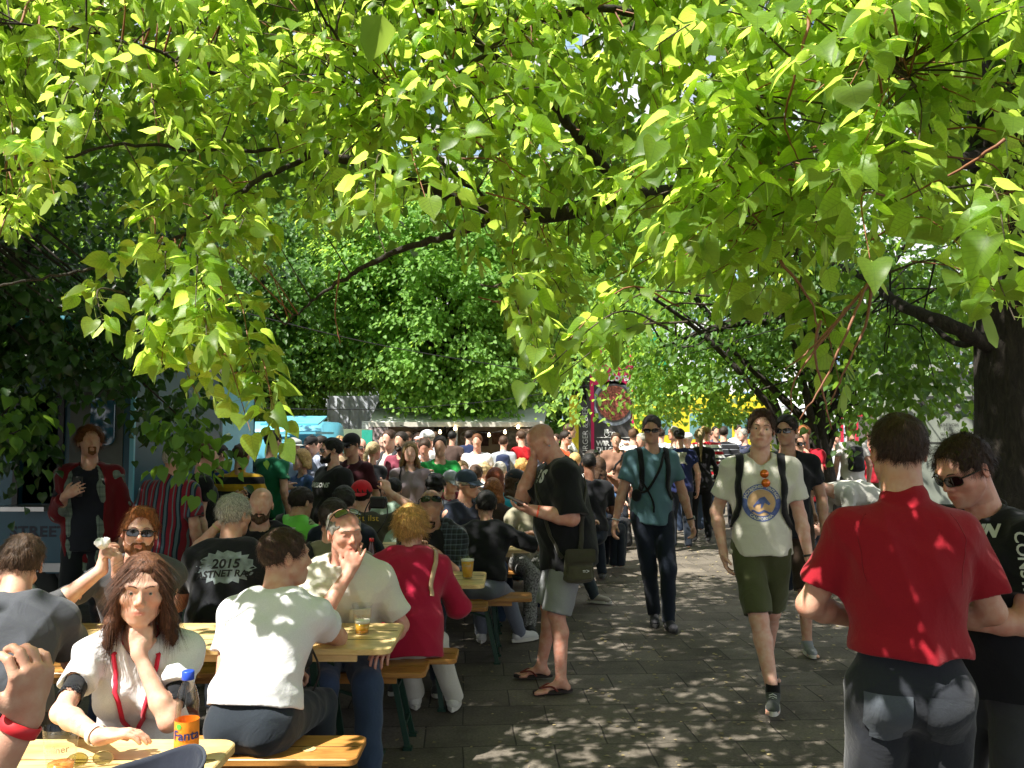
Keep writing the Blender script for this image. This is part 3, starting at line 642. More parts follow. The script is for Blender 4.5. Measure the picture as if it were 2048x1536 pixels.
def face_bits(r, k, root, hm):
    h = r.hs; RH, c = r.RH, r.hc; g = lambda x, y, z: c + RH @ V(x, y, z) * h
    if not k.get('shades'):
        em = eye_mat(k.get('iris', (.12, .2, .25)))
        for sg in (-1, 1):
            m = MB(); n = 16; prof = [(.0001, -1)] + [(math.sin(a), -math.cos(a)) for a in np.linspace(.12, math.pi - .12, 11)] + [(.0001, 1)]
            m.lathe([(a * .0118 * h, b * .0118 * h) for a, b in prof], n=n, capb=False); v = np.vstack(m.v)[:, [0, 2, 1]]; e = npmesh('eye', v, m.f, em, root); lk = k.get('look', (0, 0))
            e.location = g(sg * .031, -.0738, .001); e.rotation_euler = (Matrix(RH.tolist()) @ Matrix.Rotation(math.radians(lk[0]), 3, 'Z') @ Matrix.Rotation(math.radians(lk[1]), 3, 'X')).to_euler()
    for sg in (-1, 1):
        v, f = tube_arrays([g(sg * .013, -.0945, .021), g(sg * .024, -.0945, .0265), g(sg * .036, -.088, .027), g(sg * .047, -.077, .021)], [.0014, .0024, .0022, .0010], 6); npmesh('eyebrow', v, f, hm, root)
def eye_mat(ir):
    key = 'eye%.2f' % ir[2]
    if key in MATS: return MATS[key]
    m, nt, b = mat_new(key); tc = N(nt, 'ShaderNodeTexCoord'); vm = N(nt, 'ShaderNodeVectorMath', operation='NORMALIZE'); L(nt, tc.outputs['Object'], vm.inputs[0])
    sp = N(nt, 'ShaderNodeSeparateXYZ'); L(nt, vm.outputs[0], sp.inputs[0]); mr = N(nt, 'ShaderNodeMath', operation='MULTIPLY'); mr.inputs[1].default_value = -1; L(nt, sp.outputs[1], mr.inputs[0])
    r = ramp(nt, [(0, (.55, .50, .47)), (.872, ir), (.975, (.004, .004, .004))], 'CONSTANT'); L(nt, mr.outputs[0], r.inputs[0]); L(nt, r.outputs[0], b.inputs['Base Color']); b.inputs['Roughness'].default_value = .08
    MATS[key] = m; return m
def sunglasses(r, k, root, where='eyes', lens=(.006, .006, .007), frame=(.01, .01, .01), name='sunglasses'):
    """lenses, bridge and temple arms, worn on the eyes or pushed up on the head"""
    h = r.hs; RH, c = r.RH, r.hc
    if where == 'head': Q = RH @ rotm((1, 0, 0), -58); o0 = V(0, .004, .02)
    elif where == 'back': Q = RH @ rotm((0, 0, 1), 180); o0 = V(0, .02, -.02)
    else: Q = RH; o0 = V(0, 0, 0)
    sc = 1.0 if where == 'eyes' else 1.10
    g = lambda x, y, z: c + (Q @ (V(x, y, z) * sc + (Q.T @ RH @ o0))) * h
    fr = simple('shade_frame%.2f' % frame[0], frame, .25, noise=0); lm = simple('shade_lens%.2f%.2f' % (lens[0], lens[1]), lens, .04, .0, 0, spec=1.0)
    lv = MB(); fm = MB(); ht = k.get('lens_h', .019)
    for sg in (-1, 1):
        ring = []
        for a in np.linspace(0, 2 * math.pi, 20, endpoint=False):
            ca, sa = math.cos(a), math.sin(a); x = sg * .033 + .028 * np.sign(ca) * abs(ca) ** .75; z = .001 + ht * np.sign(sa) * abs(sa) ** .75 - .003 * (sa < 0) * abs(ca); y = -.103 + .0105 * (abs(x) / .06) ** 2 * 2.2; ring.append(g(x, y, z))
        ring = np.array(ring); cc = ring.mean(0) - Q[:, 1] * .002; lv.add(np.vstack([ring, cc[None]]), [[i, (i + 1) % 20, 20] for i in range(20)])
        fm.tube(np.vstack([ring, ring[:2]]), .0017, 5, False); fm.tube([g(sg * .060, -.088, .010), g(sg * .074, -.06, .010), g(sg * .080, -.0, .006), g(sg * .082, .02, -.012)], [.003, .003, .0025, .002], 6)
    fm.tube([g(-.008, -.104, .006), g(0, -.109, .009), g(.008, -.104, .006)], .002, 6)
    o = fm.build(name, fr, root, True); lv.build('lens', lm, o, True); return o
def shoes_mesh(r, k, vox, root):
    kd, col = k['shoes'] if isinstance(k['shoes'], tuple) else (k['shoes'], (.03, .03, .03))
    for d in 'lr':
        an, t = r.an[d], r.toe[d]; up = V(0, 0, 1); 
        if k.get(d + 'pitch'): q = rotm(np.cross(t, up), k[d + 'pitch']); t2 = q @ t; up2 = q @ up
        else: t2, up2 = t, up
        sd = np.cross(t2, up2); b = an - up2 * .078
        if kd == 'flip':
            m = MB(); n = 24; out = []
            for a in np.linspace(0, 2 * math.pi, n, endpoint=False): x = math.cos(a); out.append(b + t2 * (.055 + .135 * x) + sd * math.sin(a) * (.036 + .010 * x))
            out = np.array(out); m.add(np.vstack([out + up2 * .004, out + up2 * .022]), [list(range(n))[::-1], list(range(n, 2 * n))] + [[i, (i + 1) % n, n + (i + 1) % n, n + i] for i in range(n)])
            o = m.build('flip_flop', simple('flipsole', (.02, .012, .01), .8), root); s2 = MB()
            for sg in (-1, 1): s2.tube(spline([b + t2 * .03 + sd * sg * .043 + up2 * .02, b + t2 * .075 + sd * sg * .034 + up2 * .052, b + t2 * .145 - sd * .0 + up2 * .036]), .006, 6)
            s2.build('strap', cloth('flipstrap', (.16, .03, .02)), o, True); continue
        o = [U(cone(an + up2 * .0, b - t2 * .025 + up2 * .045, .042, .040), .02), U(cone(b + t2 * .02 + up2 * .05, b + t2 * .135 + up2 * .030, .041, .033), .02), U(cone(b + t2 * .13 + up2 * .028, b + t2 * .155 + up2 * .024, .036, .028), .02)]
        o.append((half(b + up2 * .008, -up2), .003, 'i')); top = .035 if kd != 'boot' else .09; o.append((half(an + up2 * top, up2), .003, 'i'))
        vv = min(vox, .008) if vox < .01 else vox; pts = np.array([an, b, b + t2 * .2]); v, f = mesh_sdf(o, vv, pts.min(0) - .07, pts.max(0) + .1)
        sh = npmesh('shoe', v, f, cloth('shoe%.2f%.2f' % (col[0], col[2]), col, rough=.7), root)
        if vox < .012:
            m = MB(); n = 22; out = []
            for a in np.linspace(0, 2 * math.pi, n, endpoint=False): x = math.cos(a); out.append(b + t2 * (.058 + .132 * x) + sd * math.sin(a) * (.042 + .006 * x - (.01 if x < -.8 else 0)))
            out = np.array(out); m.add(np.vstack([out + up2 * .0, out + up2 * .026]), [list(range(n))[::-1], list(range(n, 2 * n))] + [[i, (i + 1) % n, n + (i + 1) % n, n + i] for i in range(n)])
            m.build('sole', simple('solew' if k.get('wsole', True) else 'soled', (.55, .53, .48) if k.get('wsole', True) else (.02, .02, .02), .7), sh)
            if k.get('laces'):
                l = MB()
                for q in range(5): c0 = b + t2 * (.055 + q * .016) + up2 * (.088 - q * .0085); l.tube([c0 - sd * .022 - up2 * .006, c0 + up2 * .004, c0 + sd * .022 - up2 * .006], .003, 5)
                l.build('laces', simple('lace', (.6, .6, .57), .8), sh)
def top_mesh(r, k, vox, root, seed):
    kd, mat = k['top'][:2]; s, R1, R2 = r.s, r.R1, r.R2; ex = .008 + k.get('loose', .005); o = []; b = r.b * k.get('slim', .97)
    hem = k.get('hem', -.10 if not r.sit else .0); HW = .168 * b * (1.06 if r.sex == 'f' else 1) + .02 * r.fat
    T_ = torso_prims(r, ex, .05); T_.append(U(econe(r.wst + R2 @ V(0, 0, .16) * s, r.wst + R1 @ V(0, -.01 * r.fat, -.04) * s, R1[:, 0], (.158 * b * s + ex, .115 * b * s + ex), ((HW - .012 + ex * .5) * s, (.128 * b + .055 * r.fat) * s + ex * .5)), .05))
    T_.append(U(econe(r.wst + R1 @ V(0, -.01 * r.fat, -.05) * s, r.pel + R1 @ V(0, 0, hem - .09) * s, R1[:, 0], ((HW + .002 + ex) * s, (.138 * b + .055 * r.fat) * s + ex * .5), ((HW + ex) * s, (.142 * b + .03 * r.fat) * s + ex)), .04))
    am = k.get('arm', 1.0) * (.86 if r.sex == 'f' else 1) * (.5 + .5 * b); sl = k.get('sleeve', .58); carve = []; ends = []
    for d in 'lr':
        sh, el, wr = r.sh[d], r.el[d], r.wr[d]
        if sl <= 0: continue
        if sl <= 1:
            e = sh + (el - sh) * sl; ax = nrm(el - sh); r0 = .050 * s * am + ex; r1 = (.052 + .010 * sl) * s * am + ex
            o.append(U(cone(sh, e + ax * .07, r0, r1 + .004), .035)); ends.append((e, ax, r1)); carve.append((e + ax * .03, e - ax * .02, (.046 * s * am + .007)))
        else:
            o.append(U(cone(sh, el, .052 * s * am + ex, .045 * s * am + ex), .035)); f2 = min(sl - 1, .97); e = el + (wr - el) * f2; ax = nrm(wr - el)
            o.append(U(cone(el, e + ax * .05, .048 * s * am + ex, .032 * s * am + ex), .03)); ends.append((e, ax, .03 * s * am + ex))
    hp, hn = r.pel + R1 @ V(0, 0, hem) * s, -R1[:, 2]
    for e, ax, rr in ends:
        def fz(p, e=A(e), ax=A(ax), rr=rr): q = p - e; t = q @ ax; w_ = q - t[:, None] * ax; return np.maximum(-t, np.maximum(t - .3, np.sqrt(np.einsum('ij,ij->i', w_, w_)) - rr * 2.2))
        o.append(S(fz, .003))
    for a_, b_, rr in carve: o.append(S(cone(a_, b_, rr, rr * .8), .004))
    if kd == 'jacket' or True: o += T_
    o.append((half(hp, hn), .004, 'i'))
    nd = nrm(r.hc - r.nb); nr = .064 * s * k.get('neck', 1) * (.95 if r.sex == 'f' else 1)
    if kd in ('shirt', 'polo', 'jacket'):
        o.append(U(cone(r.nb + nd * -.015, r.nb + nd * .030 + V(0, .012, 0), nr + .011, nr + .007), .008)); zc = .075
    else: zc = .012
    fl = k.get('vneck', .0)
    o.append(S(cone(r.nb + nd * .16 + V(0, -.02, 0), r.nb + nd * zc * .4 + R2 @ V(0, -.012, 0), nr + .02, nr * .93 + .004), .006))
    if fl: o.append(S(cone(r.nb + R2 @ V(0, -.07, .03) * s, r.nb + R2 @ V(0, -.13, -fl) * s, .042 * s, .008), .01))
    if k.get('open'):  # unbuttoned front: a long gap down the middle
        w0 = k['open']; o.append(S(econe(r.nb + R2 @ V(0, -.13, .0), r.pel + R1 @ V(0, -.2, -.2), R2[:, 0], (w0, .11), (w0 * 1.3, .12)), .008))
    amp = k.get('fold', .0095) * (1 if vox < .012 else 1.2)
    k_pl = kd == 'shirt' and vox < .0072 and not k.get('open')
    pts = np.array([r.pel - .27 * s, r.pel + .27 * s] + [x + q for d in 'lr' for x in ([r.sh[d], r.el[d]] + ([r.wr[d]] if sl > 1 else [])) for q in (-.12, .12)] + [r.nb + .12])
    v, f = mesh_sdf(o, vox, pts.min(0) - .03, pts.max(0) + .03, folds(seed, amp, .17, (1, 1, 1.5)), amp * 1.5)
    ob = npmesh({'tee': 't_shirt', 'shirt': 'shirt', 'polo': 'polo_shirt', 'jacket': 'jacket', 'blouse': 'blouse', 'vest': 'vest'}.get(kd, 't_shirt'), v, f, mat, root)
    if k_pl:
        strap_path(r, [r.nb + R2 @ V(0, -.09, -.03), r.wst + R2 @ V(0, -.2, .22), r.wst + R2 @ V(0, -.2, .08), r.pel + R1 @ V(0, -.22, .06)], ob, ob, 'button_placket', mat, .014, .001)
        for sg in (-1, 1):
            a_ = r.nb + R2 @ V(sg * .068, -.02, .035); q = [a_, r.nb + R2 @ V(sg * .020, -.098, -.020), r.nb + R2 @ V(sg * .062, -.112, -.062), r.nb + R2 @ V(sg * .098, -.05, .008)]; MB().sheet(q, .004).build('collar_flap', mat, ob)
    return ob
def bottom_mesh(r, k, vox, root, seed):
    kd, mat = k['bot'][:2]; s, R1 = r.s, r.R1; b = r.b * .97; i = .005; o = []
    o.append(U(ell(r.pel + R1 @ V(0, 0, -.01), V(.165 * b + i, .118 * b + i, .125 + i) * s, R1), .05))
    for g in (-1, 1): o.append(U(sph(r.pel + R1 @ V(g * .075, .05, -.05) * s, (.085 + i) * s), .05))
    o.append(U(econe(r.pel + R1 @ V(0, 0, .0) * s, r.pel + R1 @ V(0, 0, .12) * s, R1[:, 0], (.168 * b * s, .125 * b * s), (.152 * b * s, .115 * b * s)), .03))
    wd = k.get('leg', 1.0); ends = []
    for d in 'lr':
        hip, kn, an = r.hip[d], r.kn[d], r.an[d]
        if kd == 'shorts':
            e = kn + (kn - hip) * k.get('slen', -.10); ax = nrm(kn - hip); o.append(U(cone(hip, e + ax * .06, .100 * s * wd, .090 * s * wd), .035)); ends.append((e, ax, .09 * s * wd))
        elif kd == 'skirt': pass
        else:
            o.append(U(cone(hip, kn, .100 * s * wd, .072 * s * wd), .035)); o.append(U(cone(kn, an + nrm(an - kn) * .05, .072 * s * wd, (.056 if kd == 'jeans' else .062) * s * wd), .025)); ends.append((an + nrm(an - kn) * k.get('cuff', .02), nrm(an - kn), .07 * s * wd))
    for e, ax, rr in ends:
        def fz(p, e=A(e), ax=A(ax), rr=rr): q = p - e; t = q @ ax; w_ = q - t[:, None] * ax; return np.maximum(-t, np.maximum(t - .2, np.sqrt(np.einsum('ij,ij->i', w_, w_)) - rr * 1.8))
        o.append(S(fz, .003))
        if kd == 'shorts': o.append(S(cone(e + ax * .03, e - ax * .03, rr * .80, rr * .7), .004))
    o.append((half(r.pel + R1 @ V(0, 0, .10) * s, R1[:, 2]), .004, 'i'))
    pts = np.array([r.pel - .25 * s, r.pel + .25 * s] + [x + q for d in 'lr' for x in (r.kn[d], r.an[d]) for q in (-.13, .13)])
    v, f = mesh_sdf(o, vox, pts.min(0), pts.max(0), folds(seed + 7, .005, .16), .006)
    return npmesh({'shorts': 'shorts', 'jeans': 'jeans', 'trousers': 'trousers'}.get(kd, 'trousers'), v, f, mat, root)
def cap_mesh(r, k, root):
    h = r.hs; RH, c = r.RH, r.hc; col = k['cap'][0]; kd = k['cap'][1] if len(k['cap']) > 1 else 'peak'; g = lambda x, y, z: c + RH @ V(x, y, z) * h
    o = [U(ell(g(0, .014, .042), V(.088, .108, .090) * h, RH), .01), (half(g(0, 0, .030), -RH[:, 2]), .004, 'i')]
    if kd == 'flat': o = [U(ell(g(0, .0, .055), V(.100, .125, .060) * h, RH), .01), (half(g(0, 0, .038), -RH[:, 2]), .004, 'i')]
    v, f = mesh_sdf(o, .008, c - .17, c + .19); ob = npmesh('cap', v, f, cloth('cap%.3f%.3f%.3f' % col, col), root)
    if kd == 'hat':
        m = MB(); n = 28; a = np.linspace(0, 2 * math.pi, n, endpoint=False); m.add([g(.08 * math.cos(t), .014 + .10 * math.sin(t), .034) for t in a] + [g(.15 * math.cos(t), .014 + .17 * math.sin(t), .022) for t in a], [(i, n + i, n + (i + 1) % n, (i + 1) % n) for i in range(n)]); m.build('brim', cloth('cap%.3f%.3f%.3f' % col, col), ob, True); return
    n = 12; R = []
    sg = 1 if kd == 'back' else -1
    for j, (y0, dz) in enumerate(((.085, 0), (.125, -.010), (.165, -.026))):
        R += [g(math.sin(t) * (.076 - .008 * j), sg * (.015 + (y0) * math.cos(t) ** .6 if abs(t) < 1.55 else .015), .034 + dz * math.cos(t) - .012 * abs(math.sin(t)) * (j > 0)) for t in np.linspace(-1.25, 1.25, n)]
    R = np.array(R); F = [(j * n + i, j * n + i + 1, (j + 1) * n + i + 1, (j + 1) * n + i) for j in range(2) for i in range(n - 1)]
    R2 = R + RH[:, 2] * .005; F2 = [tuple(q + len(R) for q in x[::-1]) for x in F]; npmesh('brim', np.vstack([R, R2]), F + F2, cloth('cap%.3f%.3f%.3f' % col, col), ob)
def strap_path(r, pts_local, target, root, name, m, wd=.018, off=.006, dirs=None):
    """band that follows a garment: each point is dropped onto the surface nearest to it"""
    bv = BVHTree.FromPolygons([x.co[:] for x in target.data.vertices], [list(q.vertices) for q in target.data.polygons]); pts = spline(pts_local, 7); L_ = []; Nn = []
    for p in pts:
        h = bv.find_nearest(Vector(p)); n = nrm(np.array(h[1])); q = np.array(h[0]) + n * off; L_.append(q); Nn.append(n)
    L_ = np.array(L_); T = np.gradient(L_, axis=0); v = []
    for p, t, n in zip(L_, T, Nn):
        sd = nrm(np.cross(nrm(t), n)); v += [p - sd * wd, p + sd * wd, p + sd * wd + n * .005, p - sd * wd + n * .005]
    f = []
    for i in range(len(L_) - 1):
        for a in range(4): f.append((i * 4 + a, i * 4 + (a + 1) % 4, (i + 1) * 4 + (a + 1) % 4, (i + 1) * 4 + a))
    f += [(0, 1, 2, 3), tuple(4 * (len(L_) - 1) + j for j in (3, 2, 1, 0))]
    return npmesh(name, np.array(v), f, m, root)
def backpack(r, root, col, back=True, shirt=None):
    R2, s = r.R2, r.s; c = r.wst + R2 @ V(0, .185, .12) * s
    o = [U(econe(c - R2[:, 2] * .15, c + R2[:, 2] * .17, R2[:, 0], (.135, .075), (.12, .06)), .03), U(econe(c + R2 @ V(0, .06, -.12), c + R2 @ V(0, .06, .02), R2[:, 0], (.10, .04), (.10, .035)), .02)]
    v, f = mesh_sdf(o, .014, c - .33, c + .33, folds(5, .006, .12), .01); m = cloth('pack%.3f%.3f%.3f' % col, col, rough=.7); ob = npmesh('backpack', v, f, m, root)
    if shirt is not None:
        for sg in (-1, 1):
            strap_path(r, [r.wst + R2 @ V(sg * .11, .14, .0) * s, r.wst + R2 @ V(sg * .16, .02, .03) * s, r.wst + R2 @ V(sg * .135, -.12, .14) * s, r.wst + R2 @ V(sg * .115, -.14, .25) * s, r.wst + R2 @ V(sg * .105, -.07, .37) * s, r.wst + R2 @ V(sg * .10, .05, .40) * s, r.wst + R2 @ V(sg * .08, .13, .30) * s], shirt, ob, 'shoulder_strap', m, .026, .007)
    return ob
PEOPLE = []
def person(label, u, v, Y, rz=0, **k):
    """u, v: pixel of the top of the head in the photograph; Y: distance of the feet or seat; rz: heading, 0 faces the camera"""
    sit = k.get('pose') == 'sit'; seed = len(PEOPLE) * 13 + 5; k = dict(k); rr = math.radians(rz); Rz = rotm((0, 0, 1), rz)
    H = k.get('H') or (1.72 if k.get('sex') != 'f' else 1.66)
    wpos = None
    sol = sit and not k.get('nosol')
    for it in range(9):
        if it or 'H' in k or sit: pass
        k['H'] = H; kk = dict(k)
        if wpos is not None:
            for key in ('lh', 'rh', 'lf', 'rf'):
                if key in k and k[key][0] == 'w': kk[key] = tuple(Rz.T @ (np.array(k[key][1:], float) - wpos))
        else:
            for key in ('lh', 'rh', 'lf', 'rf'):
                if key in k and k[key][0] == 'w': kk.pop(key)
        r = pose(kk); top = Rz @ (r.hc + V(0, 0, .118 * r.hs)); d = Y + top[1]; pt = P(u, v, d)
        wpos = V(pt[0] - top[0], Y, 0)
        if sol:
            e = pt[2] - top[2]; sl0 = k.get('slump', 1.0); sl1 = min(max(sl0 + e / .55 * .7, .84), 1.05); k['slump'] = sl1; e2 = e - (sl1 - sl0) * .53
            if abs(e2) > .01: l0 = k.setdefault('lean', 14); k.setdefault('lean0', l0); k['lean'] = min(max(l0 - e2 * 90, k['lean0'] - 6), k['lean0'] + 14)
            if it > 4: H = min(max(H * (1 + .5 * e2), k.get('H0', H) * .94), k.get('H0', H) * 1.05)
            k.setdefault('H0', H)
        if 'fixH' not in k and v is not None:
            H = min(max(H * (1 + .8 * (pt[2] - top[2]) / top[2]), H * .94), H * 1.06); H = min(max(H, k.get('Hmin', 1.5)), k.get('Hmax', 2.0))
    k = kk; k['H'] = H
    if k.get('dz'): pass
    root = thing('person', label, 'person', wpos, rr, k.get('group')); PEOPLE.append((root, r, label, wpos, H))
    vox = k.get('vox') or max(.0042, Y / 840 * 1.25); 
    if Y > 9: vox = min(max(vox, .014), .019)
    sm = skin('skin_' + k.get('skin', 'fair'), SKIN[k.get('skin', 'fair')]); hk = k.get('hair', ('short', 'brown')); hm = hairmat('hair_' + hk[1], HAIR[hk[1]]); k['hair'] = hk
    body = body_mesh(r, k, vox, root, sm)
    if k.get('bot'): bot = bottom_mesh(r, k, vox * 1.25, root, seed); 
    if k.get('top'): shirt = top_mesh(r, k, vox * (1.1 if vox < .012 else 1), root, seed); r.shirt = shirt
    if hk[0] not in ('bald', 'none') : hair_mesh(r, k, max(.004, vox * .8), root, hm, seed)
    if k.get('beard'): beard_mesh(r, k, vox, root, hm)
    if vox < .0085: face_bits(r, k, root, hm)
    if k.get('shades'): sunglasses(r, k, root, *(k['shades'] if isinstance(k['shades'], tuple) else ('eyes',)))
    if k.get('glasses') and Y < 14: sunglasses(r, k, root, 'eyes', (.12, .11, .10), (.01, .01, .01), 'glasses')
    if k.get('cap'): cap_mesh(r, k, root)
    if k.get('shoes'): shoes_mesh(r, k, vox, root)
    if k.get('pack'): backpack(r, root, k['pack'], True, r.shirt if Y < 12 else None)
    r.root = root; r.wpos = wpos; r.Rz = Rz; r.k = k
    r.W = lambda p: Rz @ np.asarray(p, float) + wpos
    return r
# ------------------------------------------------------------------ ground
def paving():
    m, nt, b = mat_new('paving'); tc = N(nt, 'ShaderNodeTexCoord'); mp = N(nt, 'ShaderNodeMapping'); mp.inputs['Rotation'].default_value = (0, 0, math.radians(-3)); L(nt, tc.outputs['Object'], mp.inputs[0])
    wq = N(nt, 'ShaderNodeTexNoise', Scale=1.3, Detail=2.0); L(nt, mp.outputs[0], wq.inputs['Vector']); ws = N(nt, 'ShaderNodeVectorMath', operation='SCALE'); ws.inputs['Scale'].default_value = .045; L(nt, wq.outputs['Color'], ws.inputs[0])
    wa = N(nt, 'ShaderNodeVectorMath', operation='ADD'); L(nt, mp.outputs[0], wa.inputs[0]); L(nt, ws.outputs[0], wa.inputs[1])
    br = N(nt, 'ShaderNodeTexBrick'); br.offset = .42; br.inputs['Scale'].default_value = 1; br.inputs['Brick Width'].default_value = .50; br.inputs['Row Height'].default_value = .335; br.inputs['Mortar Size'].default_value = .005; br.inputs['Mortar Smooth'].default_value = .3
    br.inputs['Color1'].default_value = (.115, .100, .082, 1); br.inputs['Color2'].default_value = (.185, .165, .140, 1); br.inputs['Mortar'].default_value = (.04, .034, .026, 1); L(nt, wa.outputs[0], br.inputs['Vector'])
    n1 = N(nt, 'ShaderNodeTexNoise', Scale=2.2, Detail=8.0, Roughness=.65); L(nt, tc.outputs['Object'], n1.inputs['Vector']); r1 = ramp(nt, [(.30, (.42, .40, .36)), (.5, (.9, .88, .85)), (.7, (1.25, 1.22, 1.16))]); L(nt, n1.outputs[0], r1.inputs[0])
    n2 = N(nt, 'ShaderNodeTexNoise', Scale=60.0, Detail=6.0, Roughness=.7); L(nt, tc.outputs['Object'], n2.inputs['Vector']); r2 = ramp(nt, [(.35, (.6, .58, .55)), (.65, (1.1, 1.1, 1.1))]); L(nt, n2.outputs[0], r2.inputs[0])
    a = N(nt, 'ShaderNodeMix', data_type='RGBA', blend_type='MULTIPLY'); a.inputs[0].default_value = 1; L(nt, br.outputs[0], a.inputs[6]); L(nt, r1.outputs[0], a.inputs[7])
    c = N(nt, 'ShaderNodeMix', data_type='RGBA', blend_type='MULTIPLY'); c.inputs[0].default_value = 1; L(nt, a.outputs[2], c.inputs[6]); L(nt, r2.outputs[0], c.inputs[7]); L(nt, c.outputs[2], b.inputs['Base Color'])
    b.inputs['Roughness'].default_value = .85
    b1 = N(nt, 'ShaderNodeBump', Strength=.8, Distance=.006); L(nt, br.outputs['Fac'], b1.inputs['Height']); b1.invert = True
    b2 = N(nt, 'ShaderNodeBump', Strength=.5, Distance=.004); L(nt, n2.outputs[0], b2.inputs['Height']); L(nt, b1.outputs[0], b2.inputs['Normal']); L(nt, b2.outputs[0], b.inputs['Normal']); return m
gv = [(-300, -60, 0), (300, -60, 0), (300, 500, 0), (-300, 500, 0)]
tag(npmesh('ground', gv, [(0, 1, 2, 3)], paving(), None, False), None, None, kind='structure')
# earth strip at the foot of the right-hand tree
rs = np.random.RandomState(4)
pts = [(2.55 + .12 * math.sin(y * 1.7) + .5 * max(0, y - 5) * .5, y, .004) for y in np.arange(1.6, 9.6, .25)]
ev = pts + [(6.5, p[1], .004) for p in pts]; n = len(pts)
tag(npmesh('earth_strip', ev, [(i, n + i, n + i + 1, i + 1) for i in range(n - 1)], simple('earth', (.13, .10, .065), .95, 0, .5, 9, .02), None, False), None, None, kind='structure')

# ------------------------------------------------------------------ leaves
def leaf_template(fine, rs, fold=.28, curl=.3):
    """heart-shaped linden leaf, unit length along +y, midrib folded, tip curled down"""
    if fine:
        out = [(.0, 0), (.16, -.09), (.33, -.05), (.44, .12), (.46, .32), (.40, .52), (.27, .72), (.12, .88), (.02, 1.05)]
        mid = [(0, 0), (0, .12), (0, .34), (0, .56), (0, .78), (0, 1.05)]
        R_ = [(x, y) for x, y in out]; Vv = []; 
        for x, y in R_: Vv.append((x * .98, y))
        for x, y in R_[1:-1]: Vv.append((-x * .98, y))
        nR = len(R_); Lidx = [0] + list(range(nR, nR + nR - 2)) + [nR - 1]
        m0 = len(Vv); Vv += mid[1:-1]; M_ = [0, m0, m0 + 1, m0 + 2, m0 + 3, nR - 1]
        F = []
        def strip(E, fl):
            # fan between edge points E and midrib M_
            pairs = [(0, 1), (1, 1), (2, 1), (3, 2), (4, 2), (5, 3), (6, 4), (7, 4), (8, 5)]
            for i in range(8):
                a, b = E[i], E[i + 1]; ma, mb = M_[pairs[i][1]], M_[pairs[i + 1][1]]
                if i == 0: t = [(a, b, M_[1])]
                elif ma == mb: t = [(a, b, ma)]
                else: t = [(a, b, mb), (a, mb, ma)] if b != mb else [(a, b, ma)]
                for q in t: F.append(q if fl else q[::-1])
        strip(list(range(nR)), True); strip(Lidx, False); Vv = np.array([(x, y, 0) for x, y in Vv], float)
        F = [q for q in F if len(set(q)) == 3]
    else:
        Vv = np.array([(0, 0, 0), (.40, .22, 0), (.30, .68, 0), (0, 1.03, 0), (-.30, .68, 0), (-.40, .22, 0)], float); F = [(0, 1, 2), (0, 2, 3), (0, 3, 4), (0, 4, 5)]
    Vv[:, 2] += np.abs(Vv[:, 0]) * fold - curl * Vv[:, 1] ** 2 * .5 + (.05 * np.sin(Vv[:, 1] * 7 + rs.rand() * 6) * np.abs(Vv[:, 0]) * 2 if fine else 0)
    Vv[:, 0] += (.08 * (rs.rand() - .5)) * Vv[:, 1]
    return Vv, np.array(F)
def bract_template():
    y = [0, .25, .5, .8, 1.0]; w_ = [.03, .11, .13, .12, .02]; Vv = [(-b, a, -.12 * a * a) for a, b in zip(y, w_)] + [(b, a, -.12 * a * a) for a, b in zip(y, w_)]
    return np.array(Vv, float), np.array([q for i in range(4) for q in ((i, i + 5, i + 6), (i, i + 6, i + 1))])
def frames(d, up, rs):
    """rotation matrices with +y along d and +z near up"""
    d = d / np.linalg.norm(d, axis=1, keepdims=True); up = up - d * (up * d).sum(1, keepdims=True); up /= np.linalg.norm(up, axis=1, keepdims=True) + 1e-9
    x = np.cross(d, up); return np.stack([x, d, up], 2)
def scatter(T, pos, R, size):
    v, f = T; n = len(pos); vv = np.einsum('nij,kj->nki', R, v) * size[:, None, None] + pos[:, None]
    ff = f[None] + (np.arange(n) * len(v))[:, None, None]; return vv.reshape(-1, 3), ff.reshape(-1, 3)
def leafmesh(name, groups, m, parent):
    V_ = []; F_ = []; o = 0
    for v, f in groups: V_.append(v); F_.append(f + o); o += len(v)
    return npmesh(name, np.vstack(V_), np.vstack(F_), m, parent, False)

# light gaps: where the shade of the crowns must stay open, as (x, y, radius, keep-chance) at about 1.1 m above ground
GAPS = [(-1.80, 2.15, 1.55, .01), (-1.1, 2.9, .45, .1), (-.6, 3.9, .35, .45), (-1.35, 3.3, .4, .35), (.75, 3.1, .5, .35), (1.0, 3.3, .9, .30), (1.9, 3.6, .6, .35), (1.3, 2.7, .45, .4), (-.1, 10.5, 1.2, .4)]
def shade_keep(p, rs, z0=1.1):
    """chance test: spray at p is kept unless its shadow along the sun falls in a gap"""
    t = (p[:, 2] - z0) / SUN[2]; q = p[:, :2] - SUN[:2] * t[:, None]; keep = np.ones(len(p), bool)
    for x, y, r_, c in GAPS:
        m = ((q - V(x, y)) ** 2).sum(1) < r_ * r_; keep &= ~(m & (rs.rand(len(p)) > c))
    # open ground farther off is in full sun
    m = (q[:, 1] > 8.9 + .8 * np.sin(q[:, 0] * 1.1) + 1.8 * (q[:, 0] < .2)) & (q[:, 0] > -4.2); keep &= ~(m & (rs.rand(len(p)) > .03))
    nz = np.sin(q[:, 0] * 5.1 + 1.3 * np.sin(q[:, 1] * 3.7)) * np.sin(q[:, 1] * 4.3 + q[:, 0] * 1.1)
    keep &= ~((nz > .82)); return keep
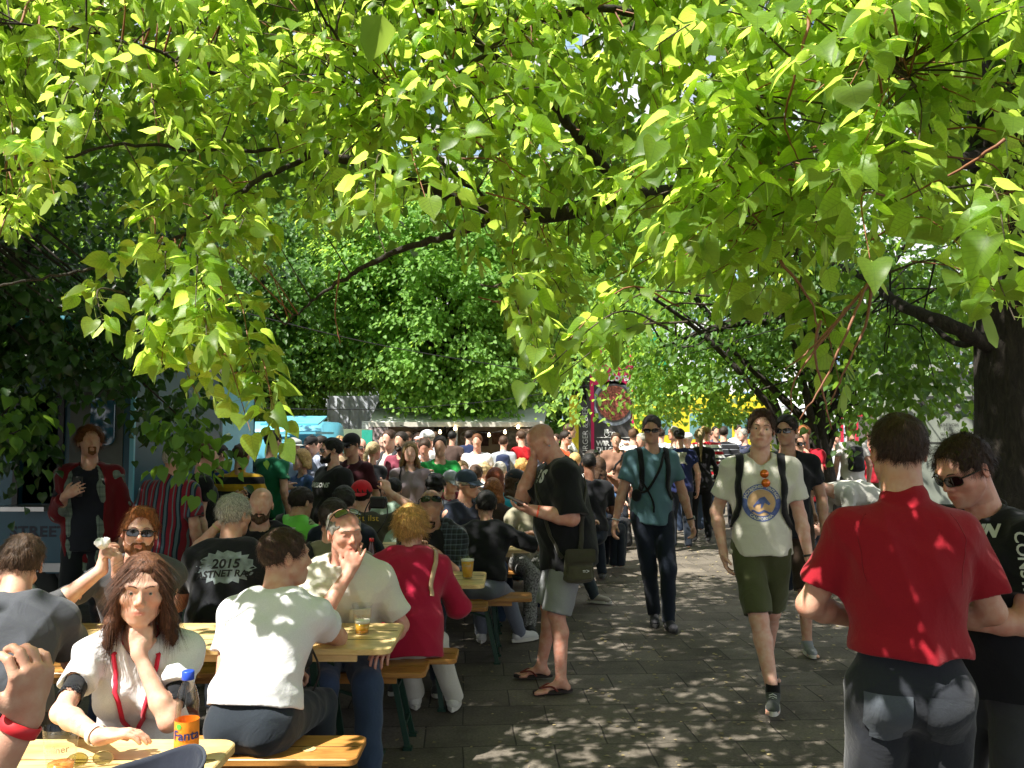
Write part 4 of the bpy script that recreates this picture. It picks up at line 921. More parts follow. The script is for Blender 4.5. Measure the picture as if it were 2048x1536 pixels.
def spray_leaves(ctr, nl, rad, rs, size, out, droop=.5, flat=.35):
    """leaves of many sprays at once: flattened clumps whose blades hang outward and down"""
    n = len(ctr); c = np.repeat(ctr, nl, 0); oo = np.repeat(out, nl, 0); e = rs.normal(0, 1, (n * nl, 3)) * np.array([1, 1, flat]) * np.repeat(rad, nl)[:, None] * .55
    e[:, 2] -= (e[:, 0] ** 2 + e[:, 1] ** 2) * .5 / np.repeat(rad, nl)
    pos = c + e; d = oo * .7 + e / np.repeat(rad, nl)[:, None] * .7 + rs.normal(0, .45, (n * nl, 3)); d[:, 2] = d[:, 2] * .4 - droop
    up = rs.normal(0, .38, (n * nl, 3)) + V(0, -.1, 1) + oo * .75; return pos, frames(d, up, rs), size * (.65 + .6 * rs.rand(n * nl))
def limb(rs, a, d, ln, r0, sag=.0, wob=.12, n=7):
    p = [np.array(a, float)]; d = nrm(d)
    for i in range(n): d = nrm(d + rs.normal(0, wob, 3) + V(0, 0, -sag)); p.append(p[-1] + d * ln / n)
    return np.array(p), np.linspace(r0, r0 * .25, n + 1)
def tree(name, label, base, h_tr, r_tr, crown_c, crown_r, nsp, nl, lsize, mleaf, mbark, seed, spray=.5, lean=(0, 0), nb=14, cull=None, shell=.45, trunk_top=None, droop=.5, zmin=None, group=None, cat='tree', cullp=None):
    rs = np.random.RandomState(seed); root = thing(name, label, cat, base, 0, group); base = np.array(base, float); cc, cr = np.array(crown_c, float), np.array(crown_r, float)
    top = trunk_top if trunk_top is not None else V(cc[0], cc[1], cc[2] + cr[2] * .3)
    P_ = [base + V(0, 0, -.05), base + V(0, 0, .25), base + V(lean[0] * .4, lean[1] * .4, h_tr * .5), base + V(lean[0], lean[1], h_tr), np.array(top)]
    tp = spline(P_, 6); rr = np.interp(np.linspace(0, 1, len(tp)), [0, .08, .25, .75, 1], [r_tr * 1.55, r_tr * 1.12, r_tr, r_tr * .7, r_tr * .12]); v, f = tube_arrays(tp, rr, 18)
    v = v + (np.sin(v[:, 2:3] * 5 + np.arctan2(v[:, 1] - base[1], v[:, 0] - base[0])[:, None] * 5) * r_tr * .05) * np.array([1, 1, 0])
    npmesh('trunk', v - base, f, mbark, root)
    u = rs.normal(0, 1, (nsp, 3)); u /= np.linalg.norm(u, axis=1, keepdims=True); q = rs.rand(nsp) ** shell; sp = cc + u * cr * q[:, None]
    sp += .35 * np.sin(sp[:, [1, 2, 0]] * 1.9 + seed)  # lumpy outline
    if zmin is not None: sp = sp[sp[:, 2] > zmin]
    if cull is not None: sp = sp[cull(sp)]
    if base[1] < 11.5: sp = sp[shade_keep(sp, rs)]
    bm = MB(); att = base + V(lean[0], lean[1], h_tr)
    for i in range(nb):
        if len(sp) == 0: break
        s_ = sp[rs.randint(len(sp))]; t0 = tp[int(len(tp) * (.55 + .35 * rs.rand()))]; mid = (t0 + s_) / 2 + V(0, 0, .12 * np.linalg.norm(s_ - t0)) + rs.normal(0, .12, 3)
        pl = spline([t0, mid, s_], 7); bm.tube(pl, np.linspace(r_tr * .33, r_tr * .05, len(pl)), 7, False)
        for j in range(5):
            a_ = pl[rs.randint(4, len(pl))]; k_ = np.argsort(((sp - a_) ** 2).sum(1))[:14]; b_ = sp[rs.choice(k_)]; bm.tube(spline([a_, (a_ + b_) / 2 + rs.normal(0, .07, 3), b_], 4), np.linspace(r_tr * .09, r_tr * .025, 9), 5, False)
    o = bm.build('branches', mbark, root, True); o.location = -base
    pos, R, sz = spray_leaves(sp, nl, spray * (.7 + .6 * rs.rand(len(sp))), rs, lsize, (sp - cc) / cr, droop)
    if cullp is not None: m = cullp(pos); pos, R, sz = pos[m], R[m], sz[m]
    g = []; k_ = rs.randint(0, 2, len(pos))
    for i in range(2): T = leaf_template(False, rs, .2 + .25 * i, .2 + .4 * i); g.append(scatter(T, pos[k_ == i], R[k_ == i], sz[k_ == i]))
    o = leafmesh('crown', g, mleaf, root); o.location = -base; return root
BK = bark('bark_dark', (.035, .028, .022)); BKG = bark('bark_twig', (.085, .065, .045)); TW = simple('red_twig', (.20, .075, .035), .6)
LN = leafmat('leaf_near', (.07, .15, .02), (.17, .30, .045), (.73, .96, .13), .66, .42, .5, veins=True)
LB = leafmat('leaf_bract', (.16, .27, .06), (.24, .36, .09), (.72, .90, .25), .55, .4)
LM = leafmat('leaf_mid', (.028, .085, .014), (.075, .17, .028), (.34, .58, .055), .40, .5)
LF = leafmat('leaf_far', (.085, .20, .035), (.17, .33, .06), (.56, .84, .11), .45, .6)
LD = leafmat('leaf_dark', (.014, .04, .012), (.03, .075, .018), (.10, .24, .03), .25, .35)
def pix(p):
    """pixel of the photograph each point falls on, and its depth"""
    y = p[:, 1] * math.cos(PITCH) + (p[:, 2] - CAMZ) * math.sin(PITCH); z = -p[:, 1] * math.sin(PITCH) + (p[:, 2] - CAMZ) * math.cos(PITCH)
    return 1024 + FPX * p[:, 0] / y, 768 - FPX * z / y, y

# ------------------------------------------------------------------ near linden: low limbs and hanging twigs over the tables
def blade_coords(o, kk):
    T = leaf_template(True, np.random.RandomState(0), 0, 0)[0] * V(1, 1, 0); at = o.data.attributes.new('blade', 'FLOAT_VECTOR', 'POINT'); at.data.foreach_set('vector', np.tile(T, (len(kk), 1)).astype(F32).ravel())
def near_linden():
    rs = np.random.RandomState(11); base = V(3.55, 6.0, 0)
    root = thing('linden_tree', 'big dark linden trunk at the right edge with low limbs hanging over the tables', 'tree', base)
    top = P(1985, -250, 5.7)
    tp = spline([base + V(.05, 0, -.05), base + V(.03, 0, .3), P(2040, 780, 6.0) , P(2030, 480, 5.95), P(2015, 180, 5.8), top], 7); rr = np.interp(np.linspace(0, 1, len(tp)), [0, .1, .3, 1], [.42, .35, .30, .24]); v, f = tube_arrays(tp, rr, 22)
    v = v + (np.sin(v[:, 2:3] * 6 + np.arctan2(v[:, 1] - 6, v[:, 0] - 3.6)[:, None] * 6) * .014) * np.array([1, 1, 0]); npmesh('trunk', v - base, f, BK, root)
    limbs = [  # (u, v, Y) through the photograph, radii
        ([(2030, 300, 5.8), (1870, 330, 5.2), (1640, 350, 4.7), (1400, 385, 4.2), (1250, 395, 3.95), (1110, 430, 3.75), (985, 418, 3.6), (870, 380, 3.45), (740, 335, 3.3), (640, 308, 3.2), (560, 300, 3.1)], .085, .016),
        ([(620, 312, 3.18), (500, 370, 3.1), (400, 450, 3.05), (250, 520, 3.0), (120, 550, 2.95), (-30, 580, 2.9)], .017, .006),
        ([(1000, 430, 3.6), (900, 470, 3.6), (800, 500, 3.65), (700, 550, 3.7), (640, 590, 3.75), (570, 650, 3.8)], .030, .005),
        ([(1255, 392, 3.95), (1165, 285, 3.8), (1090, 190, 3.6), (1000, 120, 3.4), (910, 55, 3.2), (800, -20, 3.0), (600, -160, 2.8)], .038, .012),
        
        ([(885, 380, 3.47), (870, 330, 3.4), (830, 260, 3.3), (760, 160, 3.2), (690, 90, 3.1), (640, 20, 3.0), (600, -60, 2.9)], .014, .006),
        ([(985, 405, 3.6), (900, 340, 3.55), (800, 250, 3.5), (720, 190, 3.5), (640, 120, 3.4)], .013, .005),
        ([(1900, 330, 5.3), (1700, 240, 4.6), (1560, 150, 3.9), (1400, 60, 3.4), (1200, 20, 3.1), (1040, 60, 2.95), (900, 160, 2.9), (800, 220, 2.9)], .045, .005),
        ([(2020, 200, 5.8), (1900, 60, 4.6), (1750, -60, 3.6), (1500, -200, 2.9), (1200, -320, 2.5)], .08, .03),
        ([(1990, 240, 5.6), (1960, 120, 4.2), (1900, 0, 3.2), (1800, -100, 2.6)], .05, .012),
        ([(1980, 690, 5.9), (1900, 650, 5.9), (1800, 610, 6.2), (1740, 560, 6.6), (1650, 520, 7.2)], .075, .02),
        ([(2030, 620, 5.9), (1930, 690, 6.1), (1850, 640, 6.5), (1780, 600, 7.2)], .05, .012),
        ([(640, 308, 3.2), (500, 180, 3.0), (330, 110, 2.8), (150, 60, 2.7), (-60, 40, 2.6)], .014, .005),
        ([(560, 300, 3.1), (420, 300, 3.0), (250, 290, 2.9), (60, 330, 2.8), (-60, 350, 2.7)], .012, .005),
        ([(1560, 150, 3.9), (1640, 90, 3.2), (1740, 100, 2.6), (1830, 170, 2.3)], .012, .004),
        ([(1640, 350, 4.7), (1600, 300, 3.6), (1580, 330, 2.9), (1620, 420, 2.6)], .012, .004)]
    bm = MB(); LP = []
    for pts, r0, r1 in limbs:
        q = spline([P(*p) for p in pts], 8); q[1:-1] += rs.normal(0, .004, (len(q) - 2, 3)); r_ = np.linspace(r0, r1, len(q)) * (1 + .08 * np.sin(np.arange(len(q)) * 1.7)); r_ = r_ * (.66 if r0 < .06 else .70 if r0 < .1 and pts[0][0] != 1980 else .85); bm.tube(q, r_, 10, True); LP += [(a, b) for a, b in zip(q, r_)]
    o = bm.build('limb', BK, root, True); o.location = -base
    LPp = np.array([a for a, b in LP])
    # twig ends: sampled inside a drooping foliage volume whose lower edge follows the hanging clusters
    lowU = [-120, 0, 60, 150, 230, 300, 370, 430, 480, 520, 560, 600, 640, 700, 800, 900, 980, 1040, 1110, 1170, 1240, 1290, 1360, 1450, 1540, 1640, 1720, 1780, 1850, 1930, 2048, 2200]
    lowV = [760, 800, 830, 790, 700, 740, 800, 800, 720, 640, 560, 530, 520, 470, 480, 560, 640, 770, 790, 700, 640, 560, 600, 650, 660, 700, 560, 420, 500, 640, 700, 700]
    ends = []; n = 0
    while len(ends) < 860 and n < 20000:
        n += 1; u = rs.uniform(-200, 2250); v_ = rs.uniform(-260, 840); lo = np.interp(u, lowU, lowV)
        if v_ > lo - 25: continue
        dens = np.interp(v_, [-260, 0, 250, 420, 560, 800], [.18, .8, .95, .6, .6, .95])
        if 540 < u < 1020 and v_ > 300: dens *= .45
        if 480 < u < 640 and v_ > 420: dens *= .3
        if 1300 < u < 2000 and 480 < v_: dens *= .75
        if u > 1910 and v_ > 60: dens *= .28
        if u < 350 and 330 < v_ < 560: dens *= .55
        if u < 120 and 480 < v_ < 640: dens *= .4
        if rs.rand() > dens: continue
        y = rs.uniform(2.35, 4.3) if u < 1300 else rs.uniform(1.95, 3.8)
        if v_ > 600 and u < 600: y = rs.uniform(2.3, 2.9)
        ends.append(P(u, v_, y))
    # hanging clusters seen large in the photograph
    for u, v_, y in [(70, 700, 2.5), (190, 660, 2.5), (230, 760, 2.5), (120, 780, 2.45), (380, 700, 2.6), (330, 740, 2.6), (400, 800, 2.6), (550, 850, 2.4), (560, 880, 2.4), (500, 860, 2.4), (540, 820, 2.45), (500, 700, 2.5), (450, 690, 2.6), (1080, 720, 2.3), (1110, 760, 2.3), (1150, 700, 2.4), (1200, 730, 2.4), (1060, 770, 2.3), (1740, 520, 1.9), (1650, 350, 1.9), (1860, 420, 1.9), (2030, 640, 1.7), (1990, 620, 1.7), (2010, 480, 1.7), (1950, 520, 1.8), (1680, 770, 2.4), (1640, 700, 2.5), (1280, 110, 1.9), (1480, 60, 1.9), (1760, 40, 1.7), (1700, 170, 1.7), (1600, 130, 1.8), (1320, 500, 2.2), (1400, 560, 2.3), (1500, 620, 2.4), (1560, 480, 2.3), (1460, 500, 2.3)]: ends.append(P(u, v_, y))
    ends = np.array(ends); keep = np.ones(len(ends), bool); q = ends[:, :2] - SUN[:2] * ((ends[:, 2:3] - 1.1) / SUN[2])
    for x, y, r_, c in GAPS[:2]: keep &= ~((((q - V(x, y)) ** 2).sum(1) < (r_ * .80) ** 2) & (rs.rand(len(ends)) > .12))
    ends = ends[keep]
    tw = MB(); rt = MB(); pos = []; dr = []; up = []; sz = []; bp = []; bd = []; pet = MB()
    for e in ends:
        dd = ((LPp - e) ** 2 * V(1, 1, .6)).sum(1); j = np.argsort(dd)[:5]; j = j[rs.randint(len(j))]; a, ra = LP[j]; ln = np.linalg.norm(e - a)
        if ln > .6: a = e + (a - e) / ln * V(1, 1, .45) * .5 + V(0, 0, .06)
        mid = (a + e) / 2 + V(0, 0, .10 * min(ln, 1)) + rs.normal(0, .03, 3); pl = spline([a, mid, e], 6); (tw if rs.rand() < .6 else rt).tube(pl, np.linspace(.0038, .0012, len(pl)), 4, False)
        nlv = rs.randint(8, 14)
        for i in range(nlv):
            t = 1 - i * .055 - .02 * rs.rand(); kx = min(len(pl) - 1.001, max(0, t) * (len(pl) - 1)); k0 = int(kx); b_ = pl[k0] + (pl[k0 + 1] - pl[k0]) * (kx - k0); td = nrm(pl[k0 + 1] - pl[k0]); sd = nrm(np.cross(td, V(0, 0, 1)) + 1e-6) * (1 if i % 2 else -1)
            d = nrm(sd * (.9 if i else .2) + td * V(.7, .7, .15) + rs.normal(0, .42, 3) * V(1, 1, .6) + V(0, 0, -.10)); pe = b_ + nrm(d + V(0, 0, .25)) * rs.uniform(.02, .045); pet.tube([b_, pe], .0008, 3, False)
            pos.append(pe); dr.append(nrm(d + V(0, 0, -.15 - .45 * rs.rand()))); up.append(nrm(V(0, -.40, 1) + rs.normal(0, .45, 3))); sz.append(rs.uniform(.038, .078) * (1.12 if e[0] > .3 else 1.0))
            if rs.rand() < .45:
                for q_ in range(rs.randint(1, 3)): bp.append(pe); bd.append(nrm(V(*rs.normal(0, .28, 2), -1)))
    for b_, nm, m in ((tw, 'twigs', BKG), (rt, 'young_twigs', TW), (pet, 'leaf_stalks', simple('petiole', (.28, .36, .07), .6))): o = b_.build(nm, m, root, True); o.location = -base
    pos, dr, up, sz = map(np.array, (pos, dr, up, sz)); R = frames(dr, up, rs); kk = rs.randint(0, 6, len(pos)); g = []
    for i in range(6): g.append(scatter(leaf_template(True, rs, .08 + .09 * i, .15 + .14 * i), pos[kk == i], R[kk == i], sz[kk == i]))
    o = leafmesh('leaves', g, LN, root); o.location = -base; blade_coords(o, kk); o.data.polygons.foreach_set('use_smooth', np.ones(len(o.data.polygons), bool))
    bp, bd = np.array(bp), np.array(bd); o = leafmesh('flower_bracts', [scatter(bract_template(), bp, frames(bd, rs.normal(0, 1, bd.shape), rs), rs.uniform(.05, .085, len(bp)))], LB, root); o.location = -base
    # bare red twigs hanging at the right
    bn = 0
    for pts in [[(1750, 560, 2.2), (1690, 620, 2.2), (1630, 690, 2.2), (1570, 740, 2.2)], [(1740, 560, 2.2), (1640, 690, 2.2), (1590, 760, 2.2), (1580, 830, 2.2)], [(1735, 565, 2.2), (1700, 650, 2.15), (1650, 760, 2.15), (1600, 840, 2.15)], [(1640, 640, 2.25), (1630, 700, 2.25), (1645, 780, 2.25), (1663, 860, 2.25)], [(1745, 560, 2.2), (1730, 650, 2.2), (1690, 740, 2.2), (1660, 810, 2.2)], [(1560, 520, 2.3), (1620, 600, 2.3), (1640, 680, 2.3)], [(1620, 20, 2.0), (1600, 120, 2.0), (1570, 240, 2.1), (1600, 330, 2.2)], [(2010, 280, 2.0), (1900, 350, 2.1), (1800, 400, 2.2)], [(440, 560, 2.6), (465, 680, 2.6), (500, 770, 2.55), (520, 830, 2.5)], [(680, 540, 3.3), (670, 620, 3.3), (680, 690, 3.3)]]:
        q = spline([P(*p) for p in pts], 6); q += rs.normal(0, .0015, q.shape); o = MB().tube(q, np.linspace(.0046, .0018, len(q)), 6).build('bare_twig', TW, root, True); o.location = -base
    # upper crown overhead, mostly unseen: added and thinned to shape the shade below
    nsp = 6400; sp = np.stack([rs.uniform(-9.5, 4.8, nsp), rs.uniform(-5.5, 11.0, nsp), rs.uniform(3.7, 7.4, nsp)], 1)
    qn = sp[:, :2] - SUN[:2] * ((sp[:, 2:3] - 2.9) / SUN[2]); sp = sp[~((qn[:, 0] > -3.8) & (qn[:, 0] < 3.0) & (qn[:, 1] > 1.2) & (qn[:, 1] < 4.0) & (rs.rand(len(sp)) > .03))]
    u, v_, dp = pix(sp); vis = (dp > .5) & (v_ > -60) & (u > -150) & (u < 2200)
    sp = sp[~(vis & (dp < 5.2))]; sp = sp[((sp[:, 2] > 4.0) | (sp[:, 1] > 5))]; sp = sp[shade_keep(sp, rs)]
    u, v_, dp = pix(sp); vis = (dp > .5) & (v_ > -60); sp = sp[~(vis & (v_ > 430)) & ~(vis & (u > 780) & (u < 1500) & (v_ > 60) & (rs.rand(len(sp)) < .5))]
    ps, R, s2 = spray_leaves(sp, 34, .42 * (.8 + .5 * rs.rand(len(sp))), rs, .105, nrm(rs.normal(0, 1, 3)) * np.ones_like(sp) * .3, .35)
    o = leafmesh('upper_shade_crown', [scatter(leaf_template(False, rs, .3, .4), ps, R, s2)], LM, root); o.location = -base
    # unseen sprays at low-limb height, added out of view to thicken the shade
    sp = np.stack([rs.uniform(-5.2, 3.2, 900), rs.uniform(-.5, 5.0, 900), rs.uniform(3.0, 4.3, 900)], 1); u, v_, dp = pix(sp); sp = sp[~((dp > .2) & (v_ > -90) & (u > -150) & (u < 2200))]; sp = sp[np.linalg.norm(sp - V(0, 0, 1.7), axis=1) > 1.5]; sp = sp[shade_keep(sp, rs)]; qn = sp[:, :2] - SUN[:2] * ((sp[:, 2:3] - 2.8) / SUN[2]); sp = sp[~((qn[:, 0] > -3.8) & (qn[:, 0] < 3.0) & (qn[:, 1] > 1.2) & (qn[:, 1] < 4.3) & (rs.rand(len(sp)) > .08))]
    ps, R, s2 = spray_leaves(sp, 26, .30 * np.ones(len(sp)), rs, .09, np.zeros_like(sp), .35)
    o = leafmesh('shade_sprays', [scatter(leaf_template(False, rs, .3, .4), ps, R, s2)], LN, root); o.location = -base
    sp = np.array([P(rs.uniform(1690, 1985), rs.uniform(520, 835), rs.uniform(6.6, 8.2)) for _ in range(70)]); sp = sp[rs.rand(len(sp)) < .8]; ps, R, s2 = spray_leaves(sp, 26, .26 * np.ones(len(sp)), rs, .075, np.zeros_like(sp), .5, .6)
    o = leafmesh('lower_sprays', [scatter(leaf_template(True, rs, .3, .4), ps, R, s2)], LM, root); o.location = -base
    b2 = MB()
    for e in sp[::6]: q = spline([P(1800, 610, 6.2) + rs.normal(0, .15, 3), (P(1800, 610, 6.2) + e) / 2 + V(0, 0, .15), e], 5); b2.tube(q, np.linspace(.008, .003, len(q)), 6)
    for i in range(26):
        a_ = V(3.4, 5.8, 3.6 + rs.rand() * 2.5); e = sp[rs.randint(len(sp))]; mid = (a_ + e) / 2 + V(0, 0, .5); q = spline([a_, mid, e], 7); uu, vv, d2 = pix(q)
        if ((d2 > 0) & (vv > 0) & (uu > 0) & (uu < 2048) & (d2 < 9)).any(): continue
        b2.tube(q, np.linspace(.09, .015, len(q)), 7)
    o = b2.build('upper_limbs', BK, root, True); o.location = -base
    return root
near_linden()

# ------------------------------------------------------------------ trees behind
tree('linden_tree', 'dark linden with shaded trunk forking behind the young men in white and black tees', P(1655, 1005, 11.8) * V(1, 1, 0), 2.0, .20, (4.4, 11.5, 4.1), (3.1, 2.6, 2.3), 300, 60, .085, LM, BK, 21, .42, (-.1, 0), 22, droop=.45, zmin=1.75)
# two leaning trunks of a slimmer tree
def lean_tree():
    base = P(1560, 960, 13.5) * V(1, 1, 0); root = thing('leaning_tree', 'slim tree with two dark leaning stems left of the forked trunk', 'tree', base); rs = np.random.RandomState(8); bm = MB()
    for pts, r0 in (([(1580, 985, 13.5), (1560, 860, 13.4), (1540, 790, 13.3), (1480, 700, 13), (1410, 620, 12.8), (1340, 520, 12.6)], .10), ([(1540, 790, 13.3), (1520, 730, 13.2), (1490, 640, 13.2), (1470, 560, 13)], .065), ([(1480, 700, 13), (1400, 690, 12.7), (1300, 640, 12.3)], .04)):
        q = spline([P(*p) for p in pts], 6); bm.tube(q, np.linspace(r0, r0 * .35, len(q)), 9)
    o = bm.build('trunk', BK, root, True); o.location = -base
    c = [(1230, 770, 13), (1300, 700, 13), (1350, 790, 13.5), (1280, 820, 13.4), (1420, 760, 13), (1500, 740, 13), (1380, 660, 13), (1470, 820, 13.5), (1290, 600, 12.6), (1400, 560, 13), (1520, 640, 13.4), (1180, 820, 13.2), (1550, 850, 13.4), (1440, 700, 13), (1340, 740, 13), (1240, 700, 13)]
    sp = np.array([P(u + rs.normal(0, 42), v_ + rs.normal(0, 30), y + rs.normal(0, .7)) for u, v_, y in c for _ in range(11)]); pos, R, sz = spray_leaves(sp, 46, .30 * np.ones(len(sp)), rs, .085, np.zeros_like(sp), .5); uu, vv, _d = pix(pos); mk = ~((uu > 1168) & (uu < 1264) & (vv > 745) & (rs.rand(len(pos)) > .12)) & ~((vv > 850) & (uu < 1500)); pos, R, sz = pos[mk], R[mk], sz[mk]
    o = leafmesh('crown', [scatter(leaf_template(False, rs, .3, .4), pos, R, sz)], LF, root); o.location = -base
lean_tree()
def clearpix(*boxes):
    """keeps foliage off lines of sight it does not block in the photograph"""
    def f(p):
        u, v_, d = pix(p); k_ = np.ones(len(p), bool)
        for a, b, c, e in boxes: k_ &= ~((u > a) & (u < b) & (v_ > c) & (v_ < e))
        return k_
    return f
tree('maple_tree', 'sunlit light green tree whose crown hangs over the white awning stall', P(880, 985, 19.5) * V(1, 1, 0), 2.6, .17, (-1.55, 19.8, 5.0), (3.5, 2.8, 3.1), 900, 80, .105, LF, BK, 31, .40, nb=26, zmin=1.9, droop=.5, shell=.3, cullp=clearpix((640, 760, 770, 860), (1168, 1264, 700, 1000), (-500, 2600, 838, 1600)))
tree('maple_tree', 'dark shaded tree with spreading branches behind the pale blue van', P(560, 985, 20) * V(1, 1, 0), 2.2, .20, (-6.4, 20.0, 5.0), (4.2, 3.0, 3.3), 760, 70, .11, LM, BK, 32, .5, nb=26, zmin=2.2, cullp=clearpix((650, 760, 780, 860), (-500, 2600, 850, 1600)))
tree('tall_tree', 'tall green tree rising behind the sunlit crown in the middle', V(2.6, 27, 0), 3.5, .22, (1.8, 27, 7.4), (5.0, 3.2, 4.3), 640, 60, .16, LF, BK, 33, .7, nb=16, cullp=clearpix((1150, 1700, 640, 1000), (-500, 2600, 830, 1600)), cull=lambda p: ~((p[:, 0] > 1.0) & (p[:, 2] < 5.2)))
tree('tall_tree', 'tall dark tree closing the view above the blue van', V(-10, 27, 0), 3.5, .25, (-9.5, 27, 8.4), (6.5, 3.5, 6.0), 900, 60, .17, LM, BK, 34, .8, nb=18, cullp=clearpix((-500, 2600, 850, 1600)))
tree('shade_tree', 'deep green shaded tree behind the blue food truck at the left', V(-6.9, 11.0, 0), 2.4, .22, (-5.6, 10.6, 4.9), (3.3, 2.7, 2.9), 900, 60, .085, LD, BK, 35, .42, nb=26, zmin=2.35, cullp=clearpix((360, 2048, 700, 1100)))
tree('linden_tree', 'mostly unseen linden added beyond the left edge to shade the big food truck', V(-9.2, 5.6, 0), 2.4, .22, (-8.3, 5.2, 5.0), (3.4, 3.4, 2.3), 700, 44, .10, LM, BK, 41, .5, nb=18, zmin=2.8, cullp=lambda p: pix(p)[0] < 60)  # extra tree, mostly out of view, added to darken the truck
tree('round_tree', 'green tree standing right of the trunk behind the grey kiosk', V(9.5, 19, 0), 2.4, .2, (8.6, 18.5, 4.2), (3.2, 2.4, 2.0), 120, 60, .11, LM, BK, 36, .5, nb=16, zmin=2.2, cullp=clearpix((1680, 1780, 720, 900)))
# low dark leafy shrub hanging in front of the truck, left
def low_shrub():
    base = V(-3.6, 5.6, 0); root = thing('leafy_shrub', 'dark leafy sapling in shade before the big blue food truck', 'shrub', base); rs = np.random.RandomState(5); bm = MB()
    cl = [(40, 860, 5.2), (-30, 900, 5.2), (330, 850, 5.3), (350, 890, 5.2), (390, 900, 5.2), (370, 860, 5.2), (-20, 830, 5.3), (30, 800, 5.3), (-90, 960, 5.2)]
    sp = []
    for u, v_, y in cl:
        e = P(u, v_, y); sp += [e + rs.normal(0, .10, 3) for _ in range(4)]
        if u > 200 or u < -70: continue
        bm.tube(spline([base + V(0, 0, 0), base + V(-.1, 0, 1.1), (base + e) / 2 + V(0, 0, .75), e], 6), np.linspace(.022, .004, 19), 6)
    o = bm.build('stems', BK, root, True); o.location = -base; sp = np.array(sp); pos, R, sz = spray_leaves(sp, 8, .15 * np.ones(len(sp)), rs, .075, np.zeros_like(sp), .7, .8)
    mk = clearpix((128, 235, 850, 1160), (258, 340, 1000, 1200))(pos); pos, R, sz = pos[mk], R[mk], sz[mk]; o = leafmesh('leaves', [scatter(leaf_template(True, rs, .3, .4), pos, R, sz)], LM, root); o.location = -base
low_shrub()
def hanging_bough():
    base = V(-6.2, 6.1, 0); rs = np.random.RandomState(15); root = thing('shade_tree', 'dark bough of leaves hanging across the upper side of the big food truck', 'tree', base); bm = MB(); bm.tube(spline([base, base + V(.05, 0, 1.6), base + V(.2, -.1, 3.2), base + V(.6, -.2, 4.4)], 6), np.linspace(.13, .07, 19), 10)
    sp = np.array([P(rs.uniform(-140, 330), rs.uniform(560, 735), rs.uniform(5.4, 6.7)) for _ in range(80)] + [P(rs.uniform(-100, 60), rs.uniform(780, 900), rs.uniform(5.6, 6.5)) for _ in range(14)] + [P(rs.uniform(285, 400), rs.uniform(780, 830), rs.uniform(5.6, 6.5)) for _ in range(6)])
    for e in sp[::4]: a_ = base + V(.3, -.1, 3.4 + rs.rand()); bm.tube(spline([a_, (a_ + e) / 2 + V(0, 0, .3), e], 5), np.linspace(.03, .006, 11), 6)
    o = bm.build('trunk', BK, root, True); o.location = -base; pos, R, sz = spray_leaves(sp, 30, .26 * np.ones(len(sp)), rs, .075, np.zeros_like(sp), .6, .7); mk = clearpix((120, 250, 842, 1160))(pos); pos, R, sz = pos[mk], R[mk], sz[mk]
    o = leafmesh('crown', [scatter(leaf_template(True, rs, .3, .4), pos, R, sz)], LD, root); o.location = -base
hanging_bough()
def litter():
    rs = np.random.RandomState(9); n = 5200; p = np.stack([rs.uniform(-2.5, 3.2, n), rs.uniform(2.2, 13, n), np.full(n, .006)], 1); w_ = rs.rand(n) < .3 + .5 * np.abs(np.sin(p[:, 0] * 1.7)) ; p = p[w_]; d = rs.normal(0, 1, (len(p), 3)) * V(1, 1, .05)
    o = leafmesh('leaf_litter', [scatter(leaf_template(False, rs, .15, -.1), p, frames(d, V(0, 0, 1) + rs.normal(0, .12, d.shape), rs), rs.uniform(.008, .034, len(p)))], simple('litter', (.30, .24, .12), .9, 0, .5, 3), None); tag(o, 'small dry scraps and bud scales strewn on the paving', 'litter', kind='stuff')
litter()

for i, (x, y, z, r_, lb) in enumerate([(-27, 48, 9, 8, 'far green tree at the left edge of the row behind the stalls'), (-14, 52, 10, 8, 'far green tree behind the tall dark tree'), (3, 55, 8, 7, 'far green tree straight behind the awning stall')]):
    tree('far_tree', lb, V(x, y, 0), 4, .3, (x, y, z), (r_, 4, z * .8), 260, 50, .38, LM, BK, 60 + i, 1.4, nb=6, shell=.35)
# ------------------------------------------------------------------ buildings far behind
def tower(name, label, u0, u1, vt, Y, mw, mg, nx, nz, cat='building'):
    a, b = P(u0, 872, Y), P(u1, 872, Y); h = P(u0, vt, Y)[2]; w_ = b[0] - a[0]; root = thing(name, label, cat, ((a[0] + b[0]) / 2, Y + 4, 0)); m = MB(); m.box((0, 0, h / 2), (w_, 8, h)); m.box((0, 0, h + .25), (w_ + .4, 8.4, .5)); m.build('wall', mw, root)
    for i in range(nx):
        for j in range(nz): 
            x = -w_ / 2 + w_ * (i + .5) / nx; z = h * (j + .6) / nz; g = MB(); g.box((x, -4.0, z), (w_ / nx * .66, .14, h / nz * .55)); g.build('window', mg, root)
GL = simple('blue_glass', (.22, .34, .48), .08, .0, .3, .6, spec=1); PW = simple('pale_wall', (.62, .63, .64), .8); GW = simple('grey_wall', (.42, .43, .44), .8)
tower('office_tower', 'pale high-rise with blue glass windows seen through the right-hand leaves', 1380, 1640, 330, 90, PW, GL, 6, 14)
tower('office_block', 'wide pale block with blue windows behind the middle trees', 560, 1180, 60, 120, GW, GL, 9, 12)
tower('low_block', 'low white building behind the stalls at the right', 1640, 2100, 700, 60, PW, GL, 7, 3)
tower('low_block', 'low grey building behind the pale blue van', 100, 720, 740, 58, PW, GL, 8, 3)
